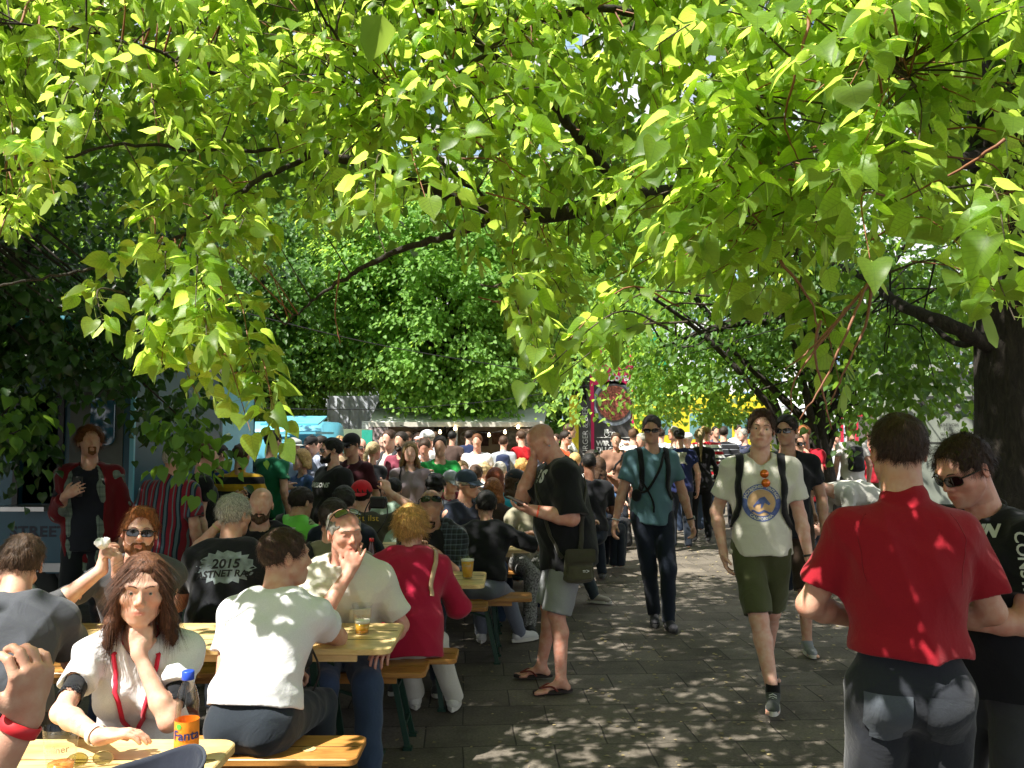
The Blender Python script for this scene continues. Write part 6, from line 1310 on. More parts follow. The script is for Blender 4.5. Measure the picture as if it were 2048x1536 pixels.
# ------------------------------------------------------------------ pink and black advertising column
def ad():
    Y = 18.6; a, b = P(1175, 0, Y)[0], P(1261, 0, Y)[0]; w_ = b - a; zt = P(0, 692, Y)[2]; root = thing('advert_tower', 'tall black and pink food-delivery advert with a bowl picture, behind the teal-shirted walker', 'advert', ((a + b) / 2, Y + .4, 0)); PK = simple('pink', (.72, .015, .13), .5, 0, .05); BK2 = simple('charcoal_board', (.045, .042, .042), .6, 0, .35, 5); z = lambda v_: P(0, v_, Y)[2]; yf = -.4
    MB().box((0, 0, zt / 2), (w_, .8, zt)).build('board', BK2, root); MB().box((0, -.403, (zt + z(770)) / 2), (w_ - .02, .006, zt - z(770))).build('pink_head', PK, root); MB().box((-w_ / 2 + .045, -.405, (z(770) + .3) / 2 + .1), (.09, .008, z(770) - .35)).build('pink_edge', PK, root); MB().box((w_ / 2 - .03, -.405, (z(770) + z(880)) / 2), (.05, .008, z(770) - z(880))).build('pink_edge', PK, root)
    wh = simple('white_ink', (.75, .75, .72), .6); T = lambda s_, sz, u, v_, m=wh, **kw: flat_text('lettering', s_, sz, (P(u, 0, Y)[0] - (a + b) / 2, yf - .012, z(v_)), (1, 0, 0), (0, 0, 1), m, root, **kw)
    T('foodora', .24, 1217, 755, bold=.008); T('WIR LIEFERN', .150, 1187, 887, align='LEFT', bold=.006); T('DU GENIESST', .150, 1187, 899.5, align='LEFT', bold=.006); T('www.foodora.de', .06, 1217, 915)
    for v_ in (875, 906): MB().box((.04, yf - .008, z(v_)), (w_ - .22, .006, .012)).build('rule_line', wh, root)
    # bowl
    cx, cz = P(1222, 0, Y)[0] - (a + b) / 2, z(806); 
    for r0, r1, m, dy, nm in ((.0, .50, simple('bowl_grey', (.30, .33, .40), .3), -.006, 'bowl'), (.0, .43, simple('bowl_in', (.10, .09, .10), .4), -.010, 'bowl_inner'), (.0, .385, simple('noodles', (.34, .10, .07), .4, 0, .9, 26), -.014, 'noodles')):
        v, f = ring_fan(r0, r1, 48, 4); v = np.c_[np.clip(v[:, 0] * .95, -w_ / 2 + .1 - cx, w_ / 2 - .07 - cx) + cx, np.full(len(v), yf + dy), v[:, 1] * 1.0 + cz]; npmesh(nm, v, f, m, root, False)
    bk = MB(); 
    for dx in (-.07, .09): t = np.linspace(0, 2 * math.pi, 20); bk.tube(np.c_[dx + .05 * np.cos(t) - .05, np.full(20, yf - .012), z(869) + .05 * np.sin(t)], .006, 4, False)
    bk.tube([(-.12, yf - .012, z(869)), (-.06, yf - .012, z(864)), (.03, yf - .012, z(865)), (.04, yf - .012, z(869))], .006, 4); bk.box((-.13, yf - .012, z(862.5)), (.09, .006, .09)); bk.build('bicycle_emblem', wh, root)
    r2 = thing('menu_tower', 'narrow yellow and black menu sign lettered BURGER, left of the pink advert', 'sign', (P(1155, 0, 18.4)[0], 18.5, 0)); h = P(0, 790, 18.4)[2]; MB().box((-.12, 0, h / 2), (.20, .12, h)).build('yellow_side', simple('yellow_paint', (.62, .50, .02), .5), r2); MB().box((.12, -.01, h / 2 - .05), (.26, .12, h - .15)).build('black_side', BK2, r2)
    flat_text('lettering', 'BURGER & BIER', .17, (.13, -.075, 1.75), (0, 0, 1), (-1, 0, 0), simple('chalk', (.5, .5, .48), .7), r2)
    wb = thing('wind_banner', 'green wind banner rising right of the pink advert', 'banner', (P(1290, 0, 20)[0], 20, 0)); MB().bar((0, 0, 0), (0, 0, 4.2), .03).build('pole', STL, wb); m = MB(); m.sheet([(0, 0, 2.4), (.42, .03, 2.6), (.45, .05, 3.8), (.2, .02, 4.15), (0, 0, 4.2)], .01); m.build('flag', simple('banner_green', (.02, .30, .12), .6), wb)
ad()
def yellow_bus():
    Y = 24; a, b = P(1262, 0, Y)[0], P(1530, 0, Y)[0]; zt = P(0, 788, Y)[2]; root = thing('yellow_bus', 'yellow bus-shaped food vehicle behind the right-hand crowd', 'bus', ((a + b) / 2, Y + 1.2, 0)); YL = simple('bus_yellow', (.66, .55, .03), .35, 0, .1, 2)
    MB().box((0, 0, .35 + (zt - .35) / 2), (b - a, 2.4, zt - .35), bev=.16).build('body', YL, root); f = lambda u: P(u, 0, Y)[0] - (a + b) / 2; z = lambda v_: P(0, v_, Y)[2]
    for u0, u1, v0, v1 in ((1305, 1335, 828, 870), (1368, 1410, 826, 878), (1418, 1450, 832, 878), (1460, 1492, 832, 878)):
        q, ff = slab(f(u1) - f(u0), z(v0) - z(v1), .02, .08, 0); wn = npmesh('window', q[:, [0, 2, 1]] * V(1, -1, 1) + V((f(u0) + f(u1)) / 2, -1.205, (z(v0) + z(v1)) / 2), ff, simple('bus_glass', (.10, .24, .24), .08, 0, .5, 3, spec=1), root, False); MB().bar((f(u0) + .1, -1.235, z(v1) + .1), (f(u1) - .1, -1.235, z(v0) - .1), .02).build('wiper_bar', BLKP, wn)
    MB().box((0, -1.21, z(818)), (b - a - .3, .03, .05)).build('trim_line', simple('bus_trim', (.45, .36, .02), .4), root)
    for x in (-1.1, 1.1): wheel(root, x, -1.15, .42)
    MB().box((.1, -1.22, .75), (b - a - .5, .03, .30)).build('stripe', simple('bus_green', (.02, .25, .12), .4), root)
yellow_bus()
def tents():
    for nm, lb, u0, u1, vt, ve, Y, col in (('white_tent', 'white pointed tent with a red frame behind the forked tree', 1688, 1770, 740, 800, 17, (.70, .68, .66)), ('white_tent', 'white market tent behind the black-striped shirt at the right', 1480, 1640, 770, 815, 27, (.72, .74, .76)), ('white_tent', 'bright white tent between the advert and the yellow bus', 1250, 1330, 745, 800, 30, (.75, .77, .80))):
        a, b = P(u0, 0, Y)[0], P(u1, 0, Y)[0]; w_ = b - a; zt, ze = P(0, vt, Y)[2], P(0, ve, Y)[2]; root = thing(nm, lb, 'tent', ((a + b) / 2, Y + w_ / 2, 0)); h = w_ / 2; m = MB(); m.add([(-h, -h, ze), (h, -h, ze), (h, h, ze), (-h, h, ze), (0, 0, zt), (-h, -h, ze - .25), (h, -h, ze - .25), (h, h, ze - .25), (-h, h, ze - .25)], [(0, 1, 4), (1, 2, 4), (2, 3, 4), (3, 0, 4), (0, 5, 6, 1), (1, 6, 7, 2), (2, 7, 8, 3), (3, 8, 5, 0)]); m.build('canopy', simple('tent%.2f' % col[0], col, .7, 0, .1, 1), root)
        for sx in (-1, 1):
            for sy in (-1, 1): MB().bar((sx * (h - .05), sy * (h - .05), 0), (sx * (h - .05), sy * (h - .05), ze), .06).build('pole', simple('red_pole', (.5, .02, .05), .5) if Y == 17 else STL, root)
        MB().box((0, h - .1, ze / 2), (w_ - .2, .03, ze - .1)).build('back_sheet', simple('tent_back%.2f' % col[0], tuple(c * .9 for c in col), .7), root)
        if Y == 17: MB().box((0, -h + .02, ze - .3), (w_ - .1, .03, .06)).build('red_rail', simple('red_pole', (.5, .02, .05), .5), root)
tents()
def kiosk():
    Y = 8.7; a, b = P(1786, 0, Y)[0], P(1975, 0, Y)[0]; zt = P(0, 742, Y)[2]; w_ = b - a; root = thing('beer_kiosk', 'grey-green beer kiosk lettered ANNO 1872 between the red polo and the big trunk', 'kiosk', ((a + b) / 2, Y + .8, 0)); KM = simple('kiosk_grey', (.24, .265, .225), .5, 0, .2, 2); INK = simple('kiosk_ink', (.035, .035, .03), .6); f = lambda u: P(u, 0, Y)[0] - (a + b) / 2; z = lambda v_: P(0, v_, Y)[2]
    MB().box((0, -.45, .12 + (zt - .12) / 2), (w_, .7, zt - .12), bev=.03).build('body', KM, root); MB().box((0, -.45, zt + .03), (w_ + .08, .8, .07)).build('roof', simple('kiosk_roof', (.30, .31, .29), .6), root)
    for u in (1918,): MB().box((f(u), -.803, zt / 2 + .1), (.012, .006, zt - .5)).build('panel_joint', INK, root)
    MB().box((0, -.803, z(885)), (w_ - .06, .006, .010)).build('panel_joint', INK, root)
    T = lambda s_, sz, u, v_, **kw: flat_text('lettering', s_, sz, (f(u), -.806, z(v_)), (1, 0, 0), (0, 0, 1), INK, root, **kw)
    T('Berliner Kindl', .105, 1866, 808, bold=.004); T('ANNO 1872', .058, 1868, 832); T('BIERE VOM', .045, 1868, 850); T('FASS', .045, 1868, 858); T('SEIT 1872', .04, 1868, 868); T('1870', .085, 1848, 929, bold=.003)
    fr = MB(); u0, u1, v0, v1 = 1822, 1916, 793, 823
    for p_, q_ in (((u0, v0), (u1, v0)), ((u1, v0), (u1, v1)), ((u1, v1), (u0, v1)), ((u0, v1), (u0, v0))): fr.bar((f(p_[0]), -.807, z(p_[1])), (f(q_[0]), -.807, z(q_[1])), .008)
    fr.build('sign_border', INK, root); MB().box((f(1850), -.86, .82), (.5, .12, .03)).build('shelf', STL, root); MB().box((0, -.45, .06), (w_ - .1, .6, .12)).build('base', BLKP, root)
kiosk()
for i, (pts, lb) in enumerate([([(-40, 480, 7), (180, 540, 8), (430, 610, 10), (760, 690, 12.5), (1040, 738, 15)], 'thin black cable sagging across the middle trees from upper left'), ([(300, 812, 9), (480, 815, 11), (760, 818, 14), (1000, 800, 16), (1180, 770, 18)], 'low black cable running above the blue van to the stall'), ([(1020, 770, 16), (1150, 757, 14), (1290, 730, 12.5), (1440, 690, 11), (1800, 590, 8)], 'black cable crossing in front of the pink advert')]):
    q = spline([P(*p_) for p_ in pts], 8); o = q[0].copy(); c_ = MB().tube(q - o, .007, 5).build('overhead_cable', BLKP); c_.location = o; tag(c_, lb, 'cable', 'overhead cables')
def rucksack_floor():
    p_ = P(1238, 1075, 13.4); p_ = V(P(1236, 0, 12.6)[0], 12.6, 0); root = thing('rucksack', 'dark rucksack standing on the paving beside the last bench', 'rucksack', p_); v, f = mesh_sdf([U(econe((0, 0, .10), (0, 0, .42), (1, 0, 0), (.16, .10), (.12, .08)), .03), U(econe((0, -.09, .1), (0, -.08, .25), (1, 0, 0), (.11, .05), (.10, .04)), .02), (half((0, 0, 0.004), (0, 0, -1)), .003, 'i')], .015, (-.3, -.3, -.02), (.3, .3, .6), folds(3, .006), .01); npmesh('bag', v, f, cloth('black_ruck', (.012, .012, .014)), root); MB().tube([(-.04, 0, .48), (0, 0, .54), (.04, 0, .48)], .008, 6).build('handle', BLKP, root, True)
rucksack_floor()
# ------------------------------------------------------------------ the crowd
def C(h, pat=None, wr=1.0): return cloth('cl_' + h + (str(pat[:2]) if pat else ''), c8(h), pat, wr=wr)
def hx(*a): return [(p_, c8(h)) for p_, h in a]
JEAN, DJEAN, BLACK, WHITE, KHAKI, GREYC = C('33435c'), C('1c2430'), C('15151a'), C('dcdce0'), C('5a5236'), C('55565a')
def extra_top(r, kd, mat, seed=3, name=None, **kw):
    k = dict(r.k); k.update(kw); k['top'] = (kd, mat); o = top_mesh(r, k, r.vox, r.root, seed)
    if name: o.name = name
    return o
def band(r, d, col, wd=.018, back=.02, name='wristband', rad=None, metal=0):
    ax = nrm(r.wr[d] - r.el[d]); c = r.wr[d] - ax * back; R_ = (rad or .0335) * r.s
    v, f = tube_arrays([c - ax * wd / 2, c - ax * (wd / 2 - .001), c + ax * (wd / 2 - .001), c + ax * wd / 2], [R_ * .93, R_, R_, R_ * .93], 18, False); return npmesh(name, v, f, simple('band%.2f%.2f' % (col[0], col[2]), col, .5, metal, 0), r.root)
def watch(r, d):
    w_ = band(r, d, (.02, .02, .02), .014, .02, 'watch'); ax = nrm(r.wr[d] - r.el[d]); bk = -r.pn[d]; bk = nrm(bk - ax * (bk @ ax)); c = r.wr[d] - ax * .02 + bk * .033; v, f = tube_arrays([c, c + bk * .009], .018, 16); npmesh('watch_face', v, f, simple('steel', (.45, .46, .47), .3, .8), w_)
def chest_text(r, tgt, body, size, x, z, m, side=1, name='print', k_off=.005, **kw):
    """print on a garment: side 1 on the chest, -1 on the back; x, z from the chest centre"""
    v, f = textmesh(body, size, **kw); o = r.wst + r.R2 @ V(0, 0, .20) * r.s + r.R2 @ V(x * side, 0, z); return project(name, v, f, tgt, o, r.R2 @ V(side, 0, 0), r.R2 @ V(0, 0, 1), m, k_off, r.root)
def held(name, label, cat, r, d, build, off=(0, 0, 0), rz=0):
    p_ = r.W(r.wr[d] + r.fd[d] * .09 * r.s + r.pn[d] * .03) + V(*off); t = thing(name, label, cat, p_, rz); build(t); return t
_person = person
def person(*a, **k):
    r = _person(*a, **k); r.vox = k.get('vox') or max(.0042, a[3] / 840 * 1.25); return r
INKW = simple('print_white', (.55, .56, .55), .8); INKG = simple('print_grey', (.20, .24, .26), .85, 0, .5, 18)
Wd = lambda x, y, z: ('w', x, y, z)

# ---- near table: woman, chin on her fist
r = person('woman with long brown hair and a white tee, chin resting on her fist', 287, 1110, 2.95, 16, sex='f', pose='sit', skin='fair', face=1.08, b=.93, hair=('long', 'auburn'), hlen=.15, strands=6500, mess=.04, lift=.06, hscale=.97, lean=17, head=(4, 3, 4), iris=(.10, .13, .12), look=(0, 0), top=('tee', WHITE), sleeve=.55, vneck=.09, loose=.006, bot=('jeans', DJEAN), shoes='shoe', lh=('h', .012, -.082, -.205), le=(.4, -.5, -1), lfd=(.05, .25, 1), lpn=(-.3, .9, -.2), lc=1.15, rh=Wd(-1.16, 2.42, .835), re=(-1, .1, -.35), rfd=(1, .05, .05), rpn=(0, -.1, -1), rc=.35, hline=.062)
extra_top(r, 'tee', C('14161c'), 3, 'undershirt', sleeve=.80, loose=-.014, hem=.1, vneck=.05, fold=.001)
strap_path(r, [r.nb + r.R2 @ V(-.05, .03, .02), r.nb + r.R2 @ V(-.062, -.05, -.02), r.nb + r.R2 @ V(-.055, -.12, -.12), r.nb + r.R2 @ V(-.02, -.16, -.28)], r.shirt, r.root, 'lanyard', cloth('lanyard', (.60, .02, .05)), .007, .004)
strap_path(r, [r.nb + r.R2 @ V(.05, .03, .02), r.nb + r.R2 @ V(.062, -.05, -.02), r.nb + r.R2 @ V(.055, -.12, -.12), r.nb + r.R2 @ V(.0, -.16, -.28)], r.shirt, r.root, 'lanyard', cloth('lanyard', (.60, .02, .05)), .007, .004)
band(r, 'r', (.7, .65, .55), .02)
r = person('man at the left edge whose raised hand wears a red wristband, sleeve pale', -520, 1000, 1.42, 165, pose='sit', fixH=1, nosol=1, H=1.78, hair=('short', 'brown'), top=('shirt', C('c9cbc4')), sleeve=.75, bot=('jeans', DJEAN), shoes='shoe', lean=14, rh=Wd(*P(52, 1432, 1.58)), re=(-.9, -.3, -1), rfd=(-.25, .12, 1), rpn=(.9, -.2, .1), rc=.75, vox=.0045, skin='tan', lh=(.2, -.4, .83))
band(r, 'r', (.62, .02, .03), .022, .02, 'wristband', .0365)
r = person('man in a dark grey tee seen from behind, bent forward at the left edge', 42, 1074, 3.30, 200, pose='sit', fixH=1, H=1.83, hair=('short', 'brown'), strands=3200, top=('tee', C('474a52')), sleeve=.62, bot=('jeans', DJEAN), shoes='shoe', lean=34, b=1.1, head=(14, 16, -8), lh=(.28, -.42, .84), rh=(-.12, -.46, .84), skin='tan')
# ---- second table
r = person('young man in a dappled white tee, back to the camera, elbow on the table', 572, 1058, 3.34, 172, pose='sit', fixH=1, H=1.80, hair=('crop', 'dbrown'), strands=5200, scalp=.5, top=('tee', WHITE), sleeve=.50, loose=.010, bot=('jeans', C('232a33')), shoes='shoe', lean=20, head=(-50, 2, 2), rh=Wd(-1.00, 3.86, .825), re=(-1, -.4, -.5), rfd=(-1, .2, 0), rpn=(0, 0, -1), lh=Wd(-.99, 3.66, .66), le=(.6, 1, -.3), lc=.8, hem=.03, skin='tan', b=.98)
def cam_body(t):
    MB().box((0, 0, 0), (.13, .06, .09), bev=.012).build('camera_body', BLKP, t); l_ = MB(); l_.lathe([(.032, 0), (.036, .02), (.034, .06), (.001, .06)], n=20); npmesh('lens', np.vstack(l_.v)[:, [0, 2, 1]] * V(1, -1, 1) + V(0, -.03, 0), l_.f, BLKP, t, True)
    MB().tube(spline([(-.06, 0, .04), (-.10, .05, -.10), (.02, .05, -.25), (.11, .02, -.10), (.06, 0, .04)], 6), .005, 5).build('strap', BLKP, t, True)
t = thing('camera', 'black camera with a dangling strap held low beside the man in the white tee', 'camera', P(592, 1312, 3.55), math.radians(35)); cam_body(t)
r = person('bald man in a white short-sleeved shirt covering his mouth with his hand', 690, 1019, 4.42, 14, pose='sit', fixH=1, H=1.80, hair=('fringe', 'grey'), skin='red', shades=('head', (.10, .11, .03), (.02, .02, .02)), top=('shirt', C('d8d4c8')), sleeve=.78, loose=.016, bot=('jeans', JEAN), shoes='shoe', lean=21, b=1.02, fat=.35, head=(20, 2, -3), rh=('h', -.030, -.104, -.180), re=(-.6, -.5, -1), rfd=(.35, .10, 1), rpn=(.1, .95, -.1), rc=.25, spread=1.6, lh=(.20, -.32, .66), stubble=.15, iris=(.1, .12, .13), look=(15, 0))
MB().box(r.wst + r.R2 @ V(.075, -.150 - .03, .17), (.10, .006, .11), r.R2).build('pocket', C('cfcbbe'), r.root)
r = person('ginger bearded man in wraparound shades holding a crumpled napkin', 281, 1019, 4.47, 20, pose='sit', fixH=1, H=1.80, hair=('quiff', 'ginger'), strands=2600, skin='fair', beard='full', shades=('eyes',), lens_h=.017, top=('tee', C('4b4c50')), sleeve=1.3, bot=('jeans', JEAN), shoes='shoe', lean=12, head=(4, -4, 5), rh=Wd(*P(203, 1140, 4.02)), re=(-1, .1, -.8), rfd=(.1, .05, 1), rpn=(.9, .4, 0), rc=.7, lh=Wd(*P(236, 1150, 4.02)), le=(.8, .3, -.9), lfd=(-.1, 0, 1), lpn=(-.9, .4, 0), lc=.8)
v, f = mesh_sdf([U(sph((0, 0, 0), .030), .01), U(sph((.022, 0, .012), .018), .01), U(sph((-.02, .01, .008), .02), .01)], .0045, (-.07, -.07, -.07), (.07, .07, .07), folds(4, .006, .03), .006); o = npmesh('napkin', v, f, simple('paper', (.75, .75, .74), .9)); o.location = P(203, 1087, 3.98); tag(o, 'crumpled white napkin in the raised hands of the ginger bearded man', 'napkin')
# ---- third table, near bench
r = person('white-haired man in a black tee printed 2015 FASTNET RACE on the back', 470, 990, 4.73, 190, pose='sit', fixH=1, H=1.84, hair=('short', 'white'), strands=2600, top=('tee', C('17191f')), sleeve=.62, bot=('jeans', DJEAN), shoes='shoe', lean=17, b=1.16, fat=.4, head=(-32, 2, 0), skin='tan')
v, f = ring_fan(.0, .15, 40, 6); rs = np.random.RandomState(2); v = v * V(1, .62, 1) * (1 + .12 * np.sin(np.arange(len(v)) * 2.7))[:, None]
project('print_patch', v, f, r.shirt, r.wst + r.R2 @ V(0, 0, .19), r.R2 @ V(-1, 0, 0), r.R2 @ V(0, 0, 1), INKG, .0025, r.root)
chest_text(r, r.shirt, '2015', .075, 0, .00, simple('print_dark', (.012, .012, .014), .9), -1, bold=.002, shear=.1); chest_text(r, r.shirt, 'FASTNET RACE', .052, 0, -.055, simple('print_dark', (.012, .012, .014), .9), -1, bold=.0015, shear=.15)
r = person('man with short brown hair and a khaki tee, back turned, behind the bald man', 668, 1000, 4.75, 178, pose='sit', fixH=1, H=1.76, hair=('short', 'dark'), strands=1800, top=('tee', C('6d6a56')), bot=('jeans', DJEAN), shoes='shoe', lean=12, head=(6, 4, 0), skin='tan', b=1.05)
strap_path(r, [r.sh['l'] + r.R2 @ V(-.06, -.05, .06), r.sh['l'] + r.R2 @ V(-.07, .08, .04), r.wst + r.R2 @ V(.04, .15, .15), r.wst + r.R2 @ V(-.05, .15, .0)], r.shirt, r.root, 'shoulder_strap', C('16171b'), .02)
r = person('woman with short strawberry blond hair in a magenta jacket, seen from behind', 822, 1018, 4.70, 183, sex='f', pose='sit', fixH=1, H=1.72, hair=('curly', 'strawberry'), strands=4000, top=('shirt', C('a01437')), sleeve=1.8, loose=.020, bot=('trousers', C('c9c6bc')), shoes=('shoe', (.55, .54, .50)), wsole=True, lean=13, b=1.14, fat=.3, head=(-12, 4, 0), rf=Wd(-.36, 5.26, .09), lf=Wd(-.60, 5.30, .09), hem=-.13, rh=(-.14, -.36, .85), rt=(-.1, -1, 0))
strap_path(r, [r.sh['r'] + r.R2 @ V(.05, -.04, .06), r.sh['r'] + r.R2 @ V(.03, .06, .05), r.sh['r'] + r.R2 @ V(.02, .12, -.12), r.wst + r.R2 @ V(-.13, .10, .05)], r.shirt, r.root, 'bag_strap', simple('beige_leather', (.45, .30, .18), .5), .013)
# ---- third table, far bench
r = person('bald bearded man in a black tee smiling, between the white-haired man and the green vest', 522, 977, 6.1, 6, pose='sit', fixH=1, H=1.82, hair=('none', 'brown'), skin='fair', beard='full', scalp=.25, top=('tee', C('16171b')), bot=('jeans', DJEAN), shoes='shoe', lean=10, head=(8, 2, 4), rh=Wd(-1.99, 5.75, 1.08), re=(-.6, .3, -.9), rfd=(.9, -.4, -.1), rpn=(0, -.2, -1), b=1.05)
band(r, 'r', (.6, .5, .25), .012)
r = person('man looking down, shades pushed up on cropped hair, goatee and black printed tee', 862, 982, 6.09, -8, pose='sit', fixH=1, H=1.82, hair=('none', 'dark'), skin='tan', scalp=.7, beard='goatee', shades=('head',), top=('tee', C('15151a')), bot=('jeans', DJEAN), shoes='shoe', lean=14, head=(14, 30, 0), lh=(.1, -.36, .88), rh=(-.06, -.38, .90), b=1.06)
extra_top(r, 'shirt', C('2b3138', ('plaid', .035, c8('5d6a78'), c8('11151c'))), 9, 'plaid_overshirt', sleeve=.9, loose=.012, open=.10)
chest_text(r, r.shirt, 'ALL', .075, 0, .02, simple('print_red', (.45, .04, .04), .8), 1, bold=.003); chest_text(r, r.shirt, 'STAR', .06, 0, -.05, INKW, 1, bold=.003)
t = thing('soda_bottle', 'small dark cola bottle with a red cap before the man looking down', 'bottle', V(-.93, 5.62, .7715)); MB().lathe([(.026, 0), (.031, .006), (.031, .12), (.026, .15), (.013, .20), (.013, .215)], n=20).build('bottle_wall', simple('cola', (.05, .015, .008), .08, 0, 0), t, True); MB().lathe([(.015, .212), (.0155, .232), (.001, .233)], n=16).build('cap', simple('red_cap', (.6, .02, .03), .4), t, True)
# ---- behind the third table
r = person('man in a neon green vest over a checked shirt, black strap across his back', 604, 976, 6.40, 160, pose='sit', fixH=1, H=1.80, hair=('short', 'dark'), strands=1200, top=('shirt', C('6f7a4e', ('plaid', .022, c8('2b3a22'), c8('c9cfae')))), sleeve=.85, bot=('jeans', DJEAN), shoes='shoe', lean=20, head=(-16, 8, 0), b=1.1, skin='tan')
ve = extra_top(r, 'vest', simple('neon', (.16, .60, .06), .6, 0, .1), 4, 'vest', sleeve=0, loose=.016, vneck=.1)
strap_path(r, [r.sh['l'] + r.R2 @ V(-.06, .0, .08), r.wst + r.R2 @ V(.06, .16, .28), r.wst + r.R2 @ V(-.03, .17, .12), r.wst + r.R2 @ V(-.12, .12, -.04)], ve, r.root, 'shoulder_strap', BLACK, .028, .006)
chest_text(r, ve, 'Z', .11, .07, -.02, INKW, -1, bold=.006)
r = person('dark-haired man in navy with a dark rucksack, seated before the red cap', 688, 974, 5.98, 184, pose='sit', fixH=1, H=1.80, hair=('short', 'black'), top=('tee', C('1b2230')), bot=('jeans', DJEAN), lean=14, head=(0, 4, 0), pack=(.03, .035, .045))
r = person('man in a red cap and an olive tee with yellow lettering, raising a camera', 724, 964, 6.72, 190, pose='sit', fixH=1, H=1.82, hair=('short', 'black'), cap=(c8('c01826'), 'back'), top=('tee', C('403e30')), bot=('jeans', DJEAN), lean=10, head=(-14, 0, 0), rh=(-.22, -.22, 1.22), re=(-.8, .2, -1), rfd=(.3, -.4, 1), rc=.7)
chest_text(r, r.shirt, 'ist ilst', .075, .05, .08, simple('print_yellow', (.60, .38, .04), .8), -1)
t = thing('camera', 'black camera held up by the man in the red cap', 'camera', P(757, 1005, 6.5), math.radians(160)); cam_body(t)
r = person('black-haired man in a pale mint shirt seen from behind, right of the red cap', 787, 964, 8.02, 195, pose='sit', fixH=1, H=1.82, hair=('short', 'black'), skin='tan', top=('shirt', C('a9bfae')), bot=('jeans', DJEAN), lean=14, head=(-12, 10, 0))
r = person('bald man whose crown shows behind the red cap', 692, 953, 8.9, 180, pose='sit', hair=('none', 'dark'), top=('tee', C('30343c')), fixH=1, H=1.80)
# ---- fourth table
r = person('seated person with short black hair, black tee and pale jeans, seen from behind', 972, 984, 6.38, 172, sex='f', pose='sit', fixH=1, H=1.70, hair=('short', 'black'), strands=1500, top=('tee', C('121317')), sleeve=.9, loose=.014, bot=('jeans', C('6d7480')), shoes=('shoe', (.6, .6, .58)), lean=15, b=1.12, head=(20, 6, 0), rh=Wd(.17, 6.78, .83), re=(-1, .4, -.3), rfd=(-.5, -1, 0), rf=Wd(.06, 6.95, .09), rt=(-.9, -.8, 0), lf=Wd(-.25, 6.95, .09), skin='tan')
watch(r, 'r')
r = person('man in a navy cap and navy tee resting his cheek on his hand, facing right', 935, 941, 7.64, 48, pose='sit', fixH=1, H=1.84, hair=('short', 'grey'), cap=(c8('33404f'),), glasses=1, skin='tan', top=('tee', C('232a3a')), bot=('jeans', JEAN), lean=16, head=(4, 4, -8), lh=('h', .07, -.075, -.18), le=(.2, -.5, -1), lfd=(0, .2, 1), lpn=(-.3, 1, 0), lc=.6, b=1.1)
band(r, 'l', (.6, .6, .6), .015)
r = person('woman with auburn hair, back of her head beside the navy cap', 985, 958, 7.9, 175, sex='f', pose='sit', fixH=1, H=1.70, hair=('bob', 'ginger'), hlen=.12, top=('tee', C('3b2c2a')), bot=('jeans', DJEAN), head=(20, 5, 0))
r = person('woman with bright red hair in a turquoise top, behind the navy cap', 992, 936, 9.2, 150, sex='f', pose='sit', fixH=1, H=1.74, hair=('bob', 'red'), hlen=.10, top=('tee', C('1e8a96')), bot=('jeans', DJEAN))
r = person('woman in a dark cap and glasses with a turquoise shirt, profile to the right', 1034, 940, 8.35, 62, sex='f', pose='sit', fixH=1, H=1.76, hair=('bob', 'brown'), hlen=.16, cap=(c8('25282c'),), glasses=1, skin='tan', top=('shirt', C('1c93a8')), sleeve=1.2, bot=('jeans', DJEAN), lh=(.05, -.35, .86))
r = person('person in a black and white dotted skirt half hidden by the standing phone reader', 1062, 952, 7.66, 20, sex='f', pose='sit', fixH=1, H=1.72, hair=('bob', 'dark'), hlen=.14, top=('tee', C('8f8a76')), bot=('trousers', simple('dots', (.20, .20, .19), .8, 0, 1.0, 70)), shoes='shoe')
r = person('man in a grey cap low behind the green-shirted man with the wrap', 902, 943, 9.3, 10, pose='sit', fixH=1, H=1.76, hair=('short', 'grey'), cap=(c8('8a9294'),), top=('tee', C('7a2438')), bot=('jeans', DJEAN), head=(20, 10, 0))
r = person('dark curly-haired person in a grey sweater, left of the grey cap', 872, 950, 8.0, 170, pose='sit', fixH=1, H=1.78, hair=('curly', 'black'), top=('tee', C('4d525a')), sleeve=1.8, bot=('jeans', DJEAN))
r = person('grey-haired man with short hair low in the middle of the seated crowd', 1000, 924, 10.3, 170, pose='sit', fixH=1, H=1.80, hair=('short', 'grey'), top=('tee', C('5a6a8a')), bot=('jeans', DJEAN))
r = person('fair-haired child low behind the grey cap', 925, 922, 10.4, 20, pose='sit', fixH=1, H=1.62, hair=('short', 'blond'), top=('tee', C('b0a890')), bot=('jeans', DJEAN))
r = person('blond curly woman seated before the man with the blue rucksack', 968, 926, 11.3, 160, sex='f', pose='sit', fixH=1, H=1.72, hair=('curly', 'lblond'), top=('tee', C('d8d4cc')), bot=('jeans', DJEAN))
r = person('woman with sandy curls seated under the red-shirted man', 1043, 918, 11.5, 190, sex='f', pose='sit', fixH=1, H=1.74, hair=('curly', 'strawberry'), top=('tee', C('b9a68c')), bot=('jeans', DJEAN))
r = person('brown-haired man seated between the child and the grey-haired man', 952, 930, 9.7, 175, pose='sit', fixH=1, H=1.76, hair=('short', 'brown'), top=('tee', C('68584a')), bot=('jeans', DJEAN))
r = person('person in trainers and jeans seated hidden behind the phone reader', 1135, 955, 8.0, 60, pose='sit', fixH=1, H=1.80, hair=('short', 'dark'), top=('tee', C('5a1c24')), bot=('jeans', C('2f3b42')), shoes=('shoe', (.30, .27, .22)), lf=Wd(.82, 8.55, .09), rf=Wd(.74, 8.85, .16), lk=(.6, -.6, .8), lt=(.1, -1, 0), rt=(.6, -.9, -.1))
